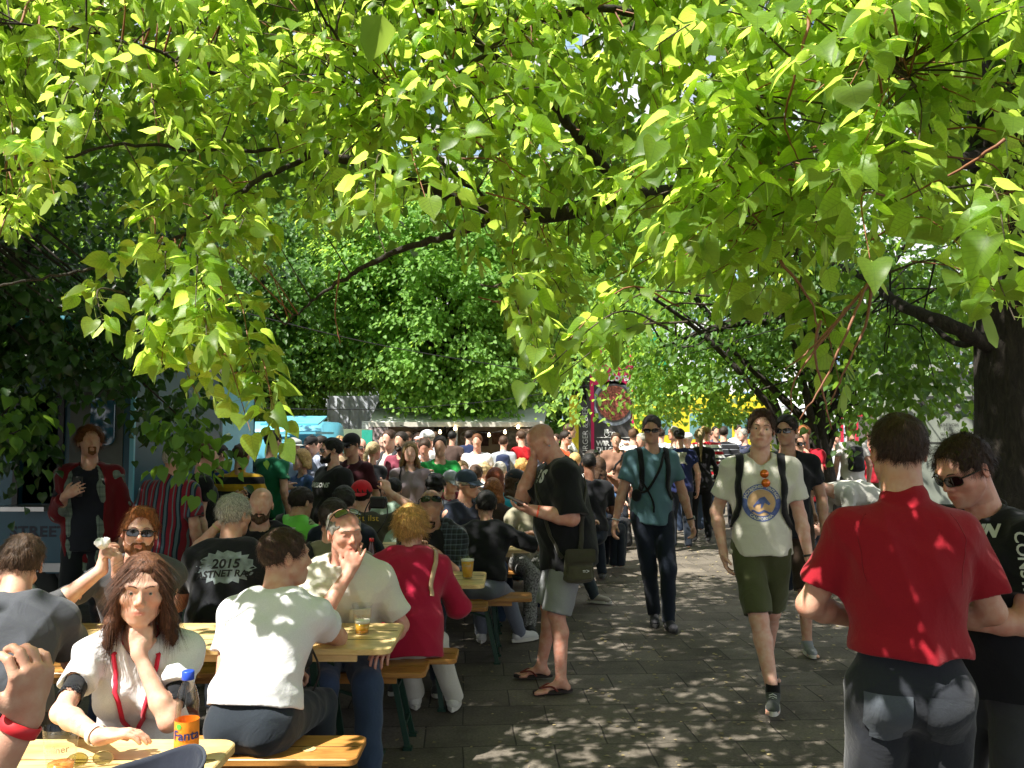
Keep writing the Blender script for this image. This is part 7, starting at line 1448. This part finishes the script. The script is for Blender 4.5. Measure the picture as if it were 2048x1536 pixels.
r = person('dark-skinned man in a black tee seated with his back turned, left of the advert', 1178, 907, 9.6, 178, pose='sit', fixH=1, H=1.86, hair=('crop', 'black'), skin='brown', top=('tee', C('15161b')), sleeve=.7, bot=('jeans', DJEAN), shoes=('shoe', (.10, .10, .10)), b=1.12, rf=Wd(1.05, 9.9, .09), lf=Wd(.75, 10.0, .09), lean=8)
r = person('man with shades pushed up, seated beside the dark-skinned man in black', 1187, 900, 10.9, 60, pose='sit', fixH=1, H=1.86, hair=('short', 'dark'), shades=('head',), top=('tee', C('c9c9c4')), bot=('jeans', DJEAN))
r = person('brown-haired woman in a blue tee seated behind the dark-skinned man', 1198, 915, 10.3, 140, sex='f', pose='sit', fixH=1, H=1.80, hair=('bob', 'brown'), hlen=.1, top=('tee', C('3d5f8c')), bot=('jeans', DJEAN))
r = person('fair-haired man with pale shirt low at the left foot of the advert', 1150, 906, 11.8, 175, pose='sit', fixH=1, H=1.84, hair=('short', 'blond'), top=('tee', C('e0ddd6')), bot=('jeans', DJEAN))

# ---- standing, left
r = person('curly-haired man in an open red jacket and checked shirt holding a phone to his chest', 180, 884, 6.35, 12, fixH=0, hair=('curly', 'ginger'), strands=2200, skin='fair', beard='goatee', head=(24, -8, 0), top=('tee', C('191c26')), bot=('jeans', C('17191f')), shoes='shoe', rh=(-.10, -.25, 1.25), re=(-.25, .3, -1), rfd=(.6, -.15, .35), rpn=(.2, 1, 0), rc=.35, iris=(.1, .1, .08))
extra_top(r, 'shirt', C('6c7a72', ('plaid', .07, c8('48564f'), c8('7d8b82'))), 12, 'checked_shirt', sleeve=1.6, loose=.008, open=.085, hem=-.26); extra_top(r, 'jacket', C('641019'), 13, 'jacket', sleeve=1.85, loose=.016, open=.135, hem=-.20)
held('phone', 'black phone held against the chest of the man in the red jacket', 'phone', r, 'r', lambda t: (MB().box((0, 0, .02), (.072, .010, .145), bev=.004).build('phone_case', BLKP, t), MB().box((.018, -.007, .07), (.012, .004, .012)).build('lens', DGL, t)))
r = person('grey-haired man in a red and blue striped plaid shirt, back to the camera', 350, 905, 6.3, 172, hair=('short', 'grey'), skin='tan', top=('shirt', C('5a1f2c', ('X', .085, hx((0, '7a1c2c'), (.3, '1c2636'), (.42, '4f6470'), (.62, '1a1d28'), (.72, '7a1c2c'), (.9, '5c7078'))))), sleeve=.8, loose=.018, hem=-.2, bot=('jeans', C('20252e')), shoes='shoe', b=1.05, head=(0, 12, 0), Hmin=1.58)
r = person('person in black with a plastic cup, beside the plaid shirt behind the leaves', 412, 900, 7.0, 120, hair=('short', 'brown'), top=('tee', C('15161a')), bot=('jeans', DJEAN), lh=(.06, -.3, 1.15), Hmin=1.6)
r = person('man in a black, yellow and white hooped rugby shirt, seen from behind', 484, 889, 7.9, 178, hair=('short', 'brown'), skin='tan', top=('polo', C('c9a227', ('Z', .13, hx((0, 'b08a1c'), (.5, '14141a'))))), sleeve=.85, bot=('jeans', C('20242c')), b=1.2, fat=.4, head=(-8, 4, 0))
r = person('bespectacled bearded man in a blue jacket left of the hooped rugby shirt', 436, 889, 9.0, -25, hair=('short', 'dark'), beard='full', glasses=1, top=('shirt', C('1f3f78')), sleeve=1.7, bot=('jeans', DJEAN), head=(-20, 0, 0))
r = person('man in a bottle green tee facing away beside the blue van, head behind a leaf', 548, 862, 8.9, 150, hair=('short', 'dark'), top=('tee', C('1c6a4a')), bot=('jeans', DJEAN), lh=(.1, -.3, 1.12), Hmax=1.9)
r = person('blond child in a blue top in front of the black-shirted bearded man', 601, 911, 9.6, -40, hair=('bob', 'blond'), hlen=.05, fixH=1, H=1.46, hscale=1.12, top=('tee', C('3a5480')), bot=('jeans', DJEAN), b=.9)
r = person('woman with fair hair in a pale denim jacket left of the blond child', 577, 885, 10.5, 160, sex='f', hair=('ponytail', 'blond'), top=('shirt', C('8fa3c0')), sleeve=1.8, bot=('jeans', DJEAN))
r = person('man in a flat grey cap beside the blue van', 588, 876, 11.6, 60, hair=('short', 'grey'), cap=(c8('8f9492'), 'flat'), top=('shirt', C('7d93b5')), bot=('jeans', DJEAN))
r = person('man in a black cap and grey-blue shirt looking down, left of the bearded man', 622, 873, 11.8, -50, hair=('short', 'dark'), cap=(c8('1a1a1d'),), head=(0, 16, 0), top=('shirt', C('8c93a6')), bot=('jeans', DJEAN))
r = person('dark-haired man in white just left of the black-bearded man, face in profile', 641, 872, 12.4, -60, hair=('short', 'dark'), top=('shirt', C('c4c6cc')), bot=('jeans', DJEAN))
r = person('bearded man with glasses and black hair in a black tee with white lettering', 662, 876, 7.7, -48, hair=('short', 'black'), strands=1200, beard='full', glasses=1, top=('tee', C('141519')), loose=.02, sleeve=.8, bot=('jeans', DJEAN), b=1.22, fat=.5, head=(-14, 0, 0), skin='fair')
chest_text(r, r.shirt, '* JAMESONS', .055, 0, .05, INKW, 1, bold=.002)
r = person('man in a black cap and maroon polo behind the bearded black tee', 702, 868, 8.6, -22, hair=('short', 'dark'), cap=(c8('17171a'),), shades=('eyes',), top=('polo', C('3a121b')), sleeve=.8, bot=('jeans', DJEAN), b=1.08, head=(-8, 6, 0), skin='tan')
r = person('bald man with glasses in a dark top behind the maroon polo', 722, 877, 11.0, 30, hair=('none', 'dark'), glasses=1, skin='red', top=('tee', C('2a2228')), bot=('jeans', DJEAN))
r = person('girl with a long blond ponytail in a charcoal tee and jeans', 748, 884, 10.0, 150, sex='f', hair=('ponytail', 'lblond'), hlen=.34, top=('tee', C('2c2e34')), bot=('jeans', C('6c7c98')))
r = person('tall dark-haired man in a white and black shirt behind the ponytail girl', 778, 860, 10.8, -30, hair=('short', 'brown'), top=('shirt', C('b9b5ac')), sleeve=1.4, bot=('jeans', DJEAN), rh=(-.05, -.3, 1.15), pack=(.02, .02, .025))
r = person('dark-haired man in a dusty maroon tee left of the pink-bloused woman', 802, 864, 10.2, -20, hair=('short', 'dark'), beard='full', top=('tee', C('7a3446')), bot=('jeans', DJEAN), skin='tan')
r = person('fair-haired woman in a pale mauve tee with a thin black strap', 820, 884, 9.0, 8, sex='f', hair=('bob', 'blond'), hlen=.14, top=('tee', C('8d7f86')), sleeve=.9, bot=('jeans', C('1b1d22')), skin='fair', b=1.05)
strap_path(r, [r.sh['r'] + V(.06, -.02, .06), r.wst + V(-.12, -.12, .18), r.wst + V(-.13, -.12, .0)], r.shirt, r.root, 'bag_strap', BLACK, .007)
r = person('girl with glasses in white behind the fair-haired woman', 836, 866, 12.0, -10, sex='f', hair=('ponytail', 'brown'), glasses=1, top=('tee', C('e2e2e4')), bot=('jeans', DJEAN), skin='red')
r = person('grey-haired man in a white baseball cap facing left', 853, 861, 11.6, -70, hair=('short', 'white'), cap=(c8('e8e8e6'),), top=('tee', C('dcd8d4')), bot=('jeans', DJEAN), skin='red')
r = person('young man in a pale blue tee looking down, below the white cap', 849, 878, 10.8, 0, hair=('short', 'brown'), top=('tee', C('b8dbe2')), bot=('jeans', DJEAN), head=(0, 22, 0), skin='red', Hmin=1.55)
r = person('man in a bright green tee eating a wrapped burger', 880, 872, 9.5, 2, hair=('short', 'dark'), stubble=.5, skin='tan', top=('tee', C('1d8a3c')), bot=('jeans', DJEAN), b=1.12, fat=.2, lh=(.02, -.30, 1.20), le=(.9, .1, -.8), rh=(-.15, -.30, 1.24), lc=.8, rc=.8)
held('wrapped_burger', 'paper-wrapped burger in the hand of the man in the green tee', 'burger', r, 'l', lambda t: npmesh('wrapper', *mesh_sdf([U(sph((0, 0, .03), .052), .01)], .012, (-.1, -.1, -.08), (.1, .1, .14), folds(2, .012, .06), .01), simple('paper', (.75, .75, .74), .9), t))
r = person('man in a sunlit white printed tee facing the camera, before the awning stall', 954, 868, 12.8, -4, hair=('short', 'ginger'), top=('tee', C('e6e6e8')), bot=('jeans', DJEAN), skin='red', b=1.05)
chest_text(r, r.shirt, 'SURF CO', .07, 0, .0, simple('print_navy', (.10, .12, .2), .8), 1)
r = person('man in a navy tee at the counter of the awning stall', 938, 861, 16.6, 170, hair=('short', 'dark'), top=('tee', C('1c2848')), bot=('jeans', DJEAN))
r = person('person in a grey top with a navy rucksack on the back', 1007, 872, 14.6, 178, hair=('short', 'brown'), top=('shirt', C('9aa0a6')), sleeve=1.8, bot=('jeans', DJEAN), pack=c8('1e2a4a'))
r = person('man in a bright red tee at the right end of the awning stall', 1041, 861, 14.9, -140, hair=('short', 'brown'), glasses=1, top=('tee', C('c0101c')), bot=('jeans', DJEAN))
r = person('man in shades and an orange and grey tee, profile to the right', 1132, 862, 13.6, 55, hair=('short', 'dark'), shades=('eyes',), top=('tee', C('c8481a', ('X', .7, hx((0, '55504c'), (.53, 'd0501c'))))), bot=('jeans', DJEAN))
r = person('man in a white tee behind the orange and grey tee', 1140, 848, 14.6, 80, hair=('short', 'brown'), top=('tee', C('e8e8ea')), bot=('jeans', DJEAN), b=1.1)
r = person('pale straw-hatted head far behind the red tee at the stall', 1090, 872, 17, 30, hair=('short', 'blond'), cap=(c8('cfc8b0'), 'hat'), top=('tee', C('b8b8a8')), bot=('jeans', DJEAN))
# ---- right side, far
r = person('woman in a loose brown blouse with a bag strap, standing at the advert', 1232, 866, 12.9, -8, sex='f', hair=('short', 'brown'), top=('blouse', C('7a5a4a')), sleeve=1.75, loose=.03, bot=('jeans', C('20242e')), skin='tan', b=1.1, rh=(-.1, -.2, 1.1), lh=(.15, -.15, 1.0))
strap_path(r, [r.sh['l'] + V(-.06, -.02, .06), r.wst + V(.04, -.15, .22), r.wst + V(-.12, -.12, .05)], r.shirt, r.root, 'bag_strap', BLACK, .012)
r = person('person in a white tee with a hand at the ear, left of the teal walker', 1268, 857, 13.4, 150, hair=('short', 'brown'), top=('tee', C('e4e4e6')), bot=('shorts', C('9a9a98')), b=1.1, lh=(.1, -.15, 1.55), le=(1, 0, 0))
r = person('sunburnt man in a pale blue shirt just left of the teal walker', 1283, 866, 12.6, -60, hair=('short', 'grey'), skin='red', top=('shirt', C('a9c3d6')), bot=('jeans', C('8a94a0')), b=1.1)
r = person('man in white right behind the teal walker, looking left', 1346, 853, 14.5, -60, hair=('short', 'grey'), top=('tee', C('e0e0e4')), bot=('jeans', JEAN), skin='red')
r = person('man in a navy tee with a colourful square picture on the back', 1358, 858, 12.4, 176, hair=('short', 'dark'), cap=(c8('2a2a2c'), 'back'), top=('tee', C('1b2450')), bot=('jeans', DJEAN), b=1.1)
v, f = ring_fan(0, .13, 4, 4); project('picture_print', v @ rotm((0, 0, 1), 45).T, f, r.shirt, r.wst + V(0, 0, .25), (-1, 0, 0), (0, 0, 1), simple('picture_print', (.42, .42, .36), .8, 0, .7, 14), .004, r.root)
r = person('man in a white cap behind the picture-back tee', 1374, 866, 15.4, -60, hair=('short', 'white'), cap=(c8('e8e8e6'),), top=('tee', C('dadada')), bot=('jeans', JEAN))
r = person('woman in black with a long blond ponytail down her back', 1399, 858, 13.4, 174, sex='f', hair=('ponytail', 'lblond'), hlen=.45, top=('tee', C('15151a')), sleeve=1.6, bot=('jeans', C('15161a')), shoes='shoe')
r = person('blond man in a red, white and navy hooped shirt', 1412, 850, 14.6, 165, hair=('short', 'blond'), top=('tee', C('b4202c', ('Z', .17, hx((0, 'b4202c'), (.33, 'e4e4e4'), (.5, '1c2a50'), (.66, 'e4e4e4'))))), sleeve=.9, bot=('jeans', C('46526a')), b=1.15)
r = person('man in a black shirt with thin pale stripes, back turned', 1447, 853, 15.4, 165, hair=('short', 'dark'), top=('tee', C('16171c', ('Z', .09, hx((0, '16171c'), (.88, '7a7d84'))))), sleeve=.9, bot=('jeans', C('191a20')), b=1.2, fat=.3, shoes='shoe')
r = person('dark-haired man facing the black-striped shirt', 1432, 852, 17.5, 0, hair=('short', 'black'), top=('shirt', C('4a4e5c')), bot=('jeans', DJEAN), skin='tan')
r = person('man in a dark suit jacket drinking, right of the striped shirt', 1486, 858, 16.0, -70, hair=('short', 'white'), top=('jacket', C('2c3248')), sleeve=1.85, bot=('trousers', C('20242e')), lh=(.02, -.2, 1.45), le=(.9, 0, -.3))
r = person('man in a white tee under a yellow awning, behind the suit jacket', 1476, 850, 19.5, 20, hair=('short', 'dark'), top=('tee', C('e4e4e8')), bot=('jeans', DJEAN))
for i, (u_, v_, y_, rz_, hr, tp, lb) in enumerate([(1322, 858, 17, 160, 'dark', 'c7cdd6', 'person in pale blue far off between the sunburnt man and the teal walker'), (1425, 862, 20, 30, 'brown', '8a2030', 'person in dark red far behind the hooped shirt'), (1700, 846, 13.5, 178, 'ginger', 'd8d4ce', 'person with a black rucksack beyond the forked tree'), (1742, 862, 15, 20, 'brown', 'c02838', 'person in red beyond the tree, left of the kiosk'), (1672, 866, 16, -30, 'blond', 'd0d4dc', 'person in white just left of the forked trunk'), (1395, 864, 21, 0, 'dark', '6a7a90', 'person in slate blue far behind the ponytail woman'), (765, 868, 15, 10, 'dark', '5a6a8a', 'person in blue far behind the tall dark-haired man'), (815, 864, 15.5, -20, 'brown', 'd8c8b8', 'person in cream far behind the dusty maroon tee'), (905, 862, 16.2, 170, 'black', '4a3a34', 'person in brown at the stall counter behind the green tee'), (870, 864, 16.4, 175, 'brown', 'b0b4ba', 'person in grey at the stall counter left of the green tee'), (1072, 866, 16.5, 150, 'dark', '6e7482', 'person in grey between the red tee and the orange tee'), (1112, 868, 17.5, -30, 'brown', 'cfd2d6', 'person in white between the straw hat and the orange tee'), (505, 890, 11, 30, 'dark', '23262e', 'person in black by the curtain window of the blue van'), (680, 872, 13, 20, 'blond', 'b09878', 'fair-haired person in sand behind the maroon polo'), (1602, 862, 14, 100, 'dark', '9098a8', 'person in grey behind the woman in shades')]):
    rr_ = person(lb, u_, v_, y_, rz_, hair=('short', hr), top=('tee', C(tp)), bot=('jeans', [DJEAN, JEAN, GREYC, KHAKI][i % 4]), skin=['fair', 'red', 'tan'][i % 3], sex='mf'[i % 2], pack=(.012, .012, .014) if i == 2 else None)

# ---- standing, the clear figures on the path
r = person('man in a black tee and grey shorts holding a phone, one hand over his eyes', 1083, 879, 5.75, -82, hair=('none', 'brown'), scalp=.55, skin='red', strands=0, top=('tee', C('111216')), sleeve=.95, loose=.022, hem=-.16, bot=('shorts', C('8b8d90')), leg=1.12, slen=-.02, legs='foot', shoes='flip', b=1.16, fat=.5, lean=9, head=(8, 38, 0), Hmin=1.78, lh=Wd(.13, 5.50, 1.20), le=(.3, 1, -.6), lfd=(.12, -1, .15), lpn=(0, .15, 1), lc=.35, rh=('h', -.03, -.135, -.085), re=(-.2, -.6, -1), rfd=(.15, .05, 1), rpn=(.15, 1, .1), rc=.25, lf=Wd(.32, 5.60, .085), rf=Wd(.20, 5.92, .085), lt=(.05, -1, 0), rt=(-.15, -1, 0), arm=1.22, neck=1.1)
pk = r; band(r, 'l', (.75, .10, .05), .022, .045, 'wristband', .040); band(r, 'r', (.02, .02, .02), .016, .02)
held('phone', 'dark phone lying in the palm of the man with the shoulder bag', 'phone', r, 'l', lambda t: MB().box((0, 0, .0), (.072, .145, .010), rotm((0, 0, 1), 70) @ rotm((1, 0, 0), 20), bev=.004).build('phone_case', simple('brown_case', (.05, .025, .02), .5), t), (-.02, 0, .02))
strap_path(r, [r.nb + r.R2 @ V(-.06, .04, .02), r.nb + r.R2 @ V(.06, .10, -.05), r.wst + r.R2 @ V(.16, .12, .20), r.wst + V(.21, .06, .02), r.pel + V(.23, .03, -.05)], r.shirt, r.root, 'bag_strap', C('3c3a32'), .016); strap_path(r, [r.nb + r.R2 @ V(-.05, -.06, .0), r.nb + r.R2 @ V(.02, -.14, -.10), r.wst + r.R2 @ V(.12, -.16, .12), r.pel + V(.2, -.13, .0), r.pel + V(.22, -.08, -.08)], r.shirt, r.root, 'bag_strap', C('3c3a32'), .012)
bc = r.pel + V(.245, .02, -.13); v, f = mesh_sdf([U(econe(bc - V(0, 0, .08), bc + V(0, 0, .07), (0, 1, 0), (.105, .042), (.095, .036)), .02), U(econe(bc + V(.035, 0, -.07), bc + V(.035, 0, .0), (0, 1, 0), (.085, .022), (.08, .02)), .015)], .007, bc - .25, bc + .25, folds(6, .004, .08), .006); bg = npmesh('shoulder_bag', v, f, C('4a4838'), r.root)
v, f = slab(.20, .09, .008, .02, 0); bgf = npmesh('flap', v[:, [2, 0, 1]] + bc + V(.060, 0, .075), f, C('3d3b2e'), bg); flat_text('emblem', '=>', .04, bc + V(.082, .03, -.02), (0, 1, 0), (0, 0, 1), INKW, bg)
v, f = tube_arrays([r.hc + r.RH @ V(.088, .005, -.035), r.hc + r.RH @ V(.096, .005, -.035)], .007, 10); npmesh('earring', v, f, STL, r.root)
chest_text(r, r.shirt, 'E S', .10, .06, .12, INKW, 1, bold=.006)
r = person('slim man in a teal tee, dark jeans and shades walking down the path', 1303, 831, 7.45, 2, hair=('crop', 'dark'), strands=1500, skin='tan', shades=('eyes',), lens_h=.017, head=(-14, 8, 0), top=('tee', C('52727c')), sleeve=.68, loose=.008, bot=('jeans', C('18202e')), shoes=('shoe', (.02, .02, .025)), wsole=False, stubble=.2, lf=Wd(1.36, 7.42, .09), rf=Wd(1.27, 7.62, .11), lt=(.12, -1, 0), rt=(-.12, -1, -.12), rpitch=0, Hmin=1.80, lh=(.36, -.02, .86), rh=(-.35, -.04, .86), b=.96, curl=.5, hem=-.08)
wk = r; watch(r, 'l'); band(r, 'r', (.5, .5, .5), .012)
for sg in (-1, 1): strap_path(r, [r.wst + r.R2 @ V(sg * .14, .12, .25), r.wst + r.R2 @ V(sg * .115, .02, .38), r.wst + r.R2 @ V(sg * .115, -.12, .28), r.wst + r.R2 @ V(sg * .125, -.13, .12), r.wst + r.R2 @ V(sg * .155, -.06, -.02)], r.shirt, r.root, 'shoulder_strap', C('14171b'), .023, .006)
strap_path(r, [r.wst + r.R2 @ V(.09, -.03, .37), r.wst + r.R2 @ V(.03, -.14, .24), r.wst + r.R2 @ V(-.06, -.14, .08), r.wst + r.R2 @ V(-.13, -.10, .04)], r.shirt, r.root, 'camera_strap', BLACK, .011, .009); strap_path(r, [r.wst + r.R2 @ V(-.12, -.1, .16), r.wst + r.R2 @ V(-.06, -.14, .06), r.wst + r.R2 @ V(-.02, -.14, -.03), r.wst + r.R2 @ V(-.01, -.14, -.12)], r.shirt, r.root, 'chest_strap', BLACK, .008, .010)
npmesh('camera_pouch', *mesh_sdf([U(ell(r.wst + r.R2 @ V(-.155, -.10, .02), (.045, .04, .055)), .01)], .009, r.wst - .3, r.wst + .3), C('101114'), r.root)
r = person('tall slim man in shades and a black tee just behind the white printed tee', 1572, 831, 6.75, -14, hair=('short', 'dark'), strands=1200, skin='tan', shades=('eyes',), head=(-22, 2, 0), top=('tee', C('191a20')), bot=('shorts', C('3a2c22')), slen=.1, legs='foot', shoes=('shoe', (.22, .23, .25)), Hmin=1.8, lf=Wd(2.28, 6.6, .09), rf=Wd(2.1, 7.0, .1))
r = person('young man in a white tee with a round blue print, olive shorts and dark sneakers', 1522, 822, 5.45, -14, hair=('quiff', 'brown'), strands=3600, skin='fair', head=(-2, -2, 5), top=('tee', C('cfccc0')), sleeve=.66, vneck=.055, loose=.018, hem=-.06, bot=('shorts', C('4a4d32')), leg=1.0, slen=-.06, legs='foot', shoes=('shoe', (.045, .05, .045)), laces=1, rf=Wd(1.575, 5.15, .09), lf=Wd(1.72, 5.80, .095), rt=(-.08, -1, 0), lt=(.25, -1, 0), Hmin=1.8, rh=(-.235, -.03, .93), re=(-.9, .6, -.3), rfd=(.15, -.1, -1), lh=(.30, -.03, .86), b=.93, iris=(.1, .09, .05), look=(8, 0), mess=.3)
yg = r
for d in 'lr': v, f = tube_arrays([r.an[d] + V(0, .004, .0), r.an[d] + V(0, .004, .06)], [.044, .042], 16, False); npmesh('sock', v, f, C('101012'), r.root)
for sg in (-1, 1): strap_path(r, [r.wst + r.R2 @ V(sg * .15, .12, .2), r.wst + r.R2 @ V(sg * .125, .03, .38), r.wst + r.R2 @ V(sg * .128, -.10, .30), r.wst + r.R2 @ V(sg * .14, -.11, .12), r.wst + r.R2 @ V(sg * .165, -.03, -.04)], r.shirt, r.root, 'shoulder_strap', BLACK, .024, .007)
o_ = r.wst + r.R2 @ V(0, 0, .135); xa, ya = r.R2 @ V(1, 0, 0), r.R2 @ V(0, 0, 1); PB = simple('print_blue', (.10, .14, .36), .85, 0, .35, 30)
v, f = ring_fan(.086, .118, 44, 3); project('print_ring', v, f, r.shirt, o_, xa, ya, PB, .003, r.root); v, f = ring_fan(0, .083, 40, 5); project('print_disc', v, f, r.shirt, o_, xa, ya, simple('print_orange', (.62, .40, .22), .85, 0, .2, 9), .003, r.root)
v, f = textmesh('JACK&JONES  VINTAGE', .026, bold=.0008); a_ = math.pi / 2 - v[:, 0] / .102; rr_ = .102 + v[:, 1]; project('lettering', np.c_[rr_ * np.cos(a_), rr_ * np.sin(a_), a_ * 0], f, r.shirt, o_, xa, ya, simple('print_cream', (.6, .58, .5), .85), .0045, r.root)
v, f = textmesh('CALIFORNIA', .026, bold=.0008); a_ = -math.pi / 2 + v[:, 0] / .102; rr_ = .102 - v[:, 1]; project('lettering', np.c_[rr_ * np.cos(a_), rr_ * np.sin(a_), a_ * 0], f, r.shirt, o_, xa, ya, simple('print_cream', (.6, .58, .5), .85), .0045, r.root)
v = np.array([(-.05, -.02, 0), (-.03, .005, 0), (-.01, .03, 0), (.02, .04, 0), (.035, .02, 0), (.055, -.005, 0), (.045, -.015, 0), (.02, 0, 0), (.005, -.03, 0), (-.005, -.035, 0), (-.002, -.005, 0), (-.03, -.012, 0), (-.045, -.035, 0)]); project('surfer_print', v, [(0, 1, 11, 12), (1, 2, 10, 11), (2, 3, 7, 10), (3, 4, 7), (4, 5, 6, 7), (7, 8, 9, 10)], r.shirt, o_, xa, ya, PB, .005, r.root)
v = np.array([(-.08, -.045 + .01 * math.sin(0), 0)] + [(x, -.052 + .008 * math.sin(x * 90), 0) for x in np.linspace(-.06, .06, 9)] + [(x, -.066 + .008 * math.sin(x * 90), 0) for x in np.linspace(.06, -.06, 9)]); project('wave_print', v, [list(range(1, 19))], r.shirt, o_, xa, ya, PB, .005, r.root)
g_ = MB(); b0 = r.nb + r.R2 @ V(.02, -.160, -.075)
for dz in (0, -.058): g_.lathe([(.001, 0), (.026, .002), (.027, .006), (.001, .010)], (0, 0, 0), 18)
vv = np.vstack(g_.v)[:, [0, 2, 1]] * V(1, -1, 1); h_ = len(vv) // 2; vv[:h_] += b0 + r.R2 @ V(0, -.0, 0); vv[h_:] += b0 + r.R2 @ V(.008, -.0, -.058); npmesh('hanging_shades', vv, g_.f, simple('orange_mirror', (.75, .16, .01), .08, .4, .3, 30, spec=1), r.root); watch(r, 'l')
# bending man and others behind the young men
r = person('man in a pale tee bending over beside the forked tree', 1630, 925, 8.6, -75, pose='stand', fixH=1, H=1.78, hair=('short', 'dark'), top=('tee', C('b9b8b0')), sleeve=.7, bot=('jeans', C('3c3f3c')), lean=78, head=(0, 60, 0), lh=(.1, -.55, .75), rh=(-.1, -.5, .7), pelv=(0, .1, .98))
r = person('woman in shades behind the two young men, hair tied back', 1592, 866, 9.0, 25, sex='f', hair=('short', 'brown'), shades=('eyes',), top=('tee', C('22242a')), bot=('jeans', DJEAN), skin='tan')
r = person('person in a crimson polo behind the woman in shades', 1607, 851, 10.6, -30, hair=('short', 'ginger'), top=('polo', C('a81428')), bot=('jeans', DJEAN), b=1.15, skin='red', lh=(.1, -.2, 1.4))

# ---- near right
r = person('broad man in a red polo shirt and charcoal trousers, back to the camera', 1794, 835, 2.62, 168, hair=('crop', 'dbrown'), strands=6500, skin='tan', scalp=.4, top=('polo', C('8e0f20')), sleeve=.74, loose=.010, hem=.085, fold=.009, bot=('jeans', C('23262d')), leg=1.08, shoes='shoe', b=.98, sw=.158, arm=1.05, head=(4, 3, 0), lh=(.10, -.24, 1.06), le=(1, .5, -.35), rh=(-.10, -.26, 1.05), re=(-1, .5, -.35), lfd=(-1, -.3, 0), rfd=(1, -.4, 0), Hmin=1.72, neck=1.08)
rp = r
pk_lit = C('4a5058')  # sunlight put into the colour: the left pocket is the lighter one
jn = [c for c in r.root.children if c.name.startswith('jeans')][0]
g_ = [(x, z) for z in np.linspace(-.075, .065, 8) for x in np.linspace(-.065, .065, 8)]; v = np.array([(x * (1 if z > -.05 else .72), z - (.0 if z > -.07 else .012 * (1 - abs(x) / .065)), 0) for x, z in g_]); f = [(a * 8 + b, a * 8 + b + 1, a * 8 + b + 9, a * 8 + b + 8) for a in range(7) for b in range(7)]
for sg in (-1, 1):
    o_ = r.pel + V(sg * .085, .12, -.075); pk_ = project('back_pocket', v, f, jn, o_, (-1, 0, 0), (0, 0, 1), pk_lit if sg > 0 else C('2b2f36'), .006, r.root); pk_.data.polygons.foreach_set('use_smooth', np.ones(len(pk_.data.polygons), bool))
sm_ = C('7e0c1c')
for sg in (-1, 1): strap_path(r, [r.wst + r.R2 @ V(sg * .125, .10, .38), r.wst + r.R2 @ V(sg * .165, .14, .30), r.wst + r.R2 @ V(sg * .170, .15, .22), r.wst + r.R2 @ V(sg * .155, .12, .15)], r.shirt, r.shirt, 'sleeve_seam', sm_, .0014, -.0042)
r = person('man in profile with dark shades and a black lettered tee at the right edge', 1926, 872, 2.95, -66, hair=('crop', 'dbrown'), lift=.9, strands=5000, skin='red', shades=('eyes',), stubble=.25, head=(-6, 26, 0), top=('tee', C('131419')), sleeve=.72, vneck=.08, loose=.012, hem=-.10, bot=('jeans', C('3a3b3e')), leg=1.12, shoes='shoe', b=1.12, fat=.25, lean=7, Hmin=1.60, lh=(.02, -.30, 1.08), le=(.8, .7, -.5), rh=(-.06, -.30, 1.08), lfd=(-.5, -1, 0), lc=.9, rc=.9, lens_h=.018)
for s_, z_, sz, sh_ in (('BERLIN', .14, .05, 0), ('DELUXE', .085, .03, 0), ('83', .02, .10, 0), ('5', -.10, .12, 0)):
    chest_text(r, r.shirt, s_, sz, .02, z_, INKW, 1, bold=.003)
v, f = textmesh('CONSTANT RACING', .05, bold=.001); c_ = r.wst + r.R2 @ V(.135, -.02, .10); project('lettering', v, f, r.shirt, c_, -r.R2[:, 2], r.R2 @ nrm(V(.75, -.65, 0)) * 0 + np.cross(nrm(r.R2 @ V(.65, -.75, 0)), -r.R2[:, 2]), INKW, .0035, r.root)
nk_ = [r.nb + r.R2 @ V(*p_) for p_ in ((.0, .07, .05), (.062, .03, .035), (.07, -.03, .0), (.04, -.085, -.05), (0, -.10, -.075), (-.04, -.085, -.05), (-.07, -.03, .0))]; MB().tube(spline(nk_, 6), .0028, 6).build('neck_cord', BLACK, r.root, True)
watch(r, 'l')
c_ = thing('paper_cup', 'small pale cup in the hands of the man at the right edge', 'cup', r.W(r.wr['l'] + r.fd['l'] * .1 + V(0, 0, .03))); MB().lathe([(.027, -.05), (.036, .05), (.038, .052), (.034, .048), (.025, -.045)], n=20).build('cup_wall', simple('paper', (.75, .75, .74), .9), c_, True)
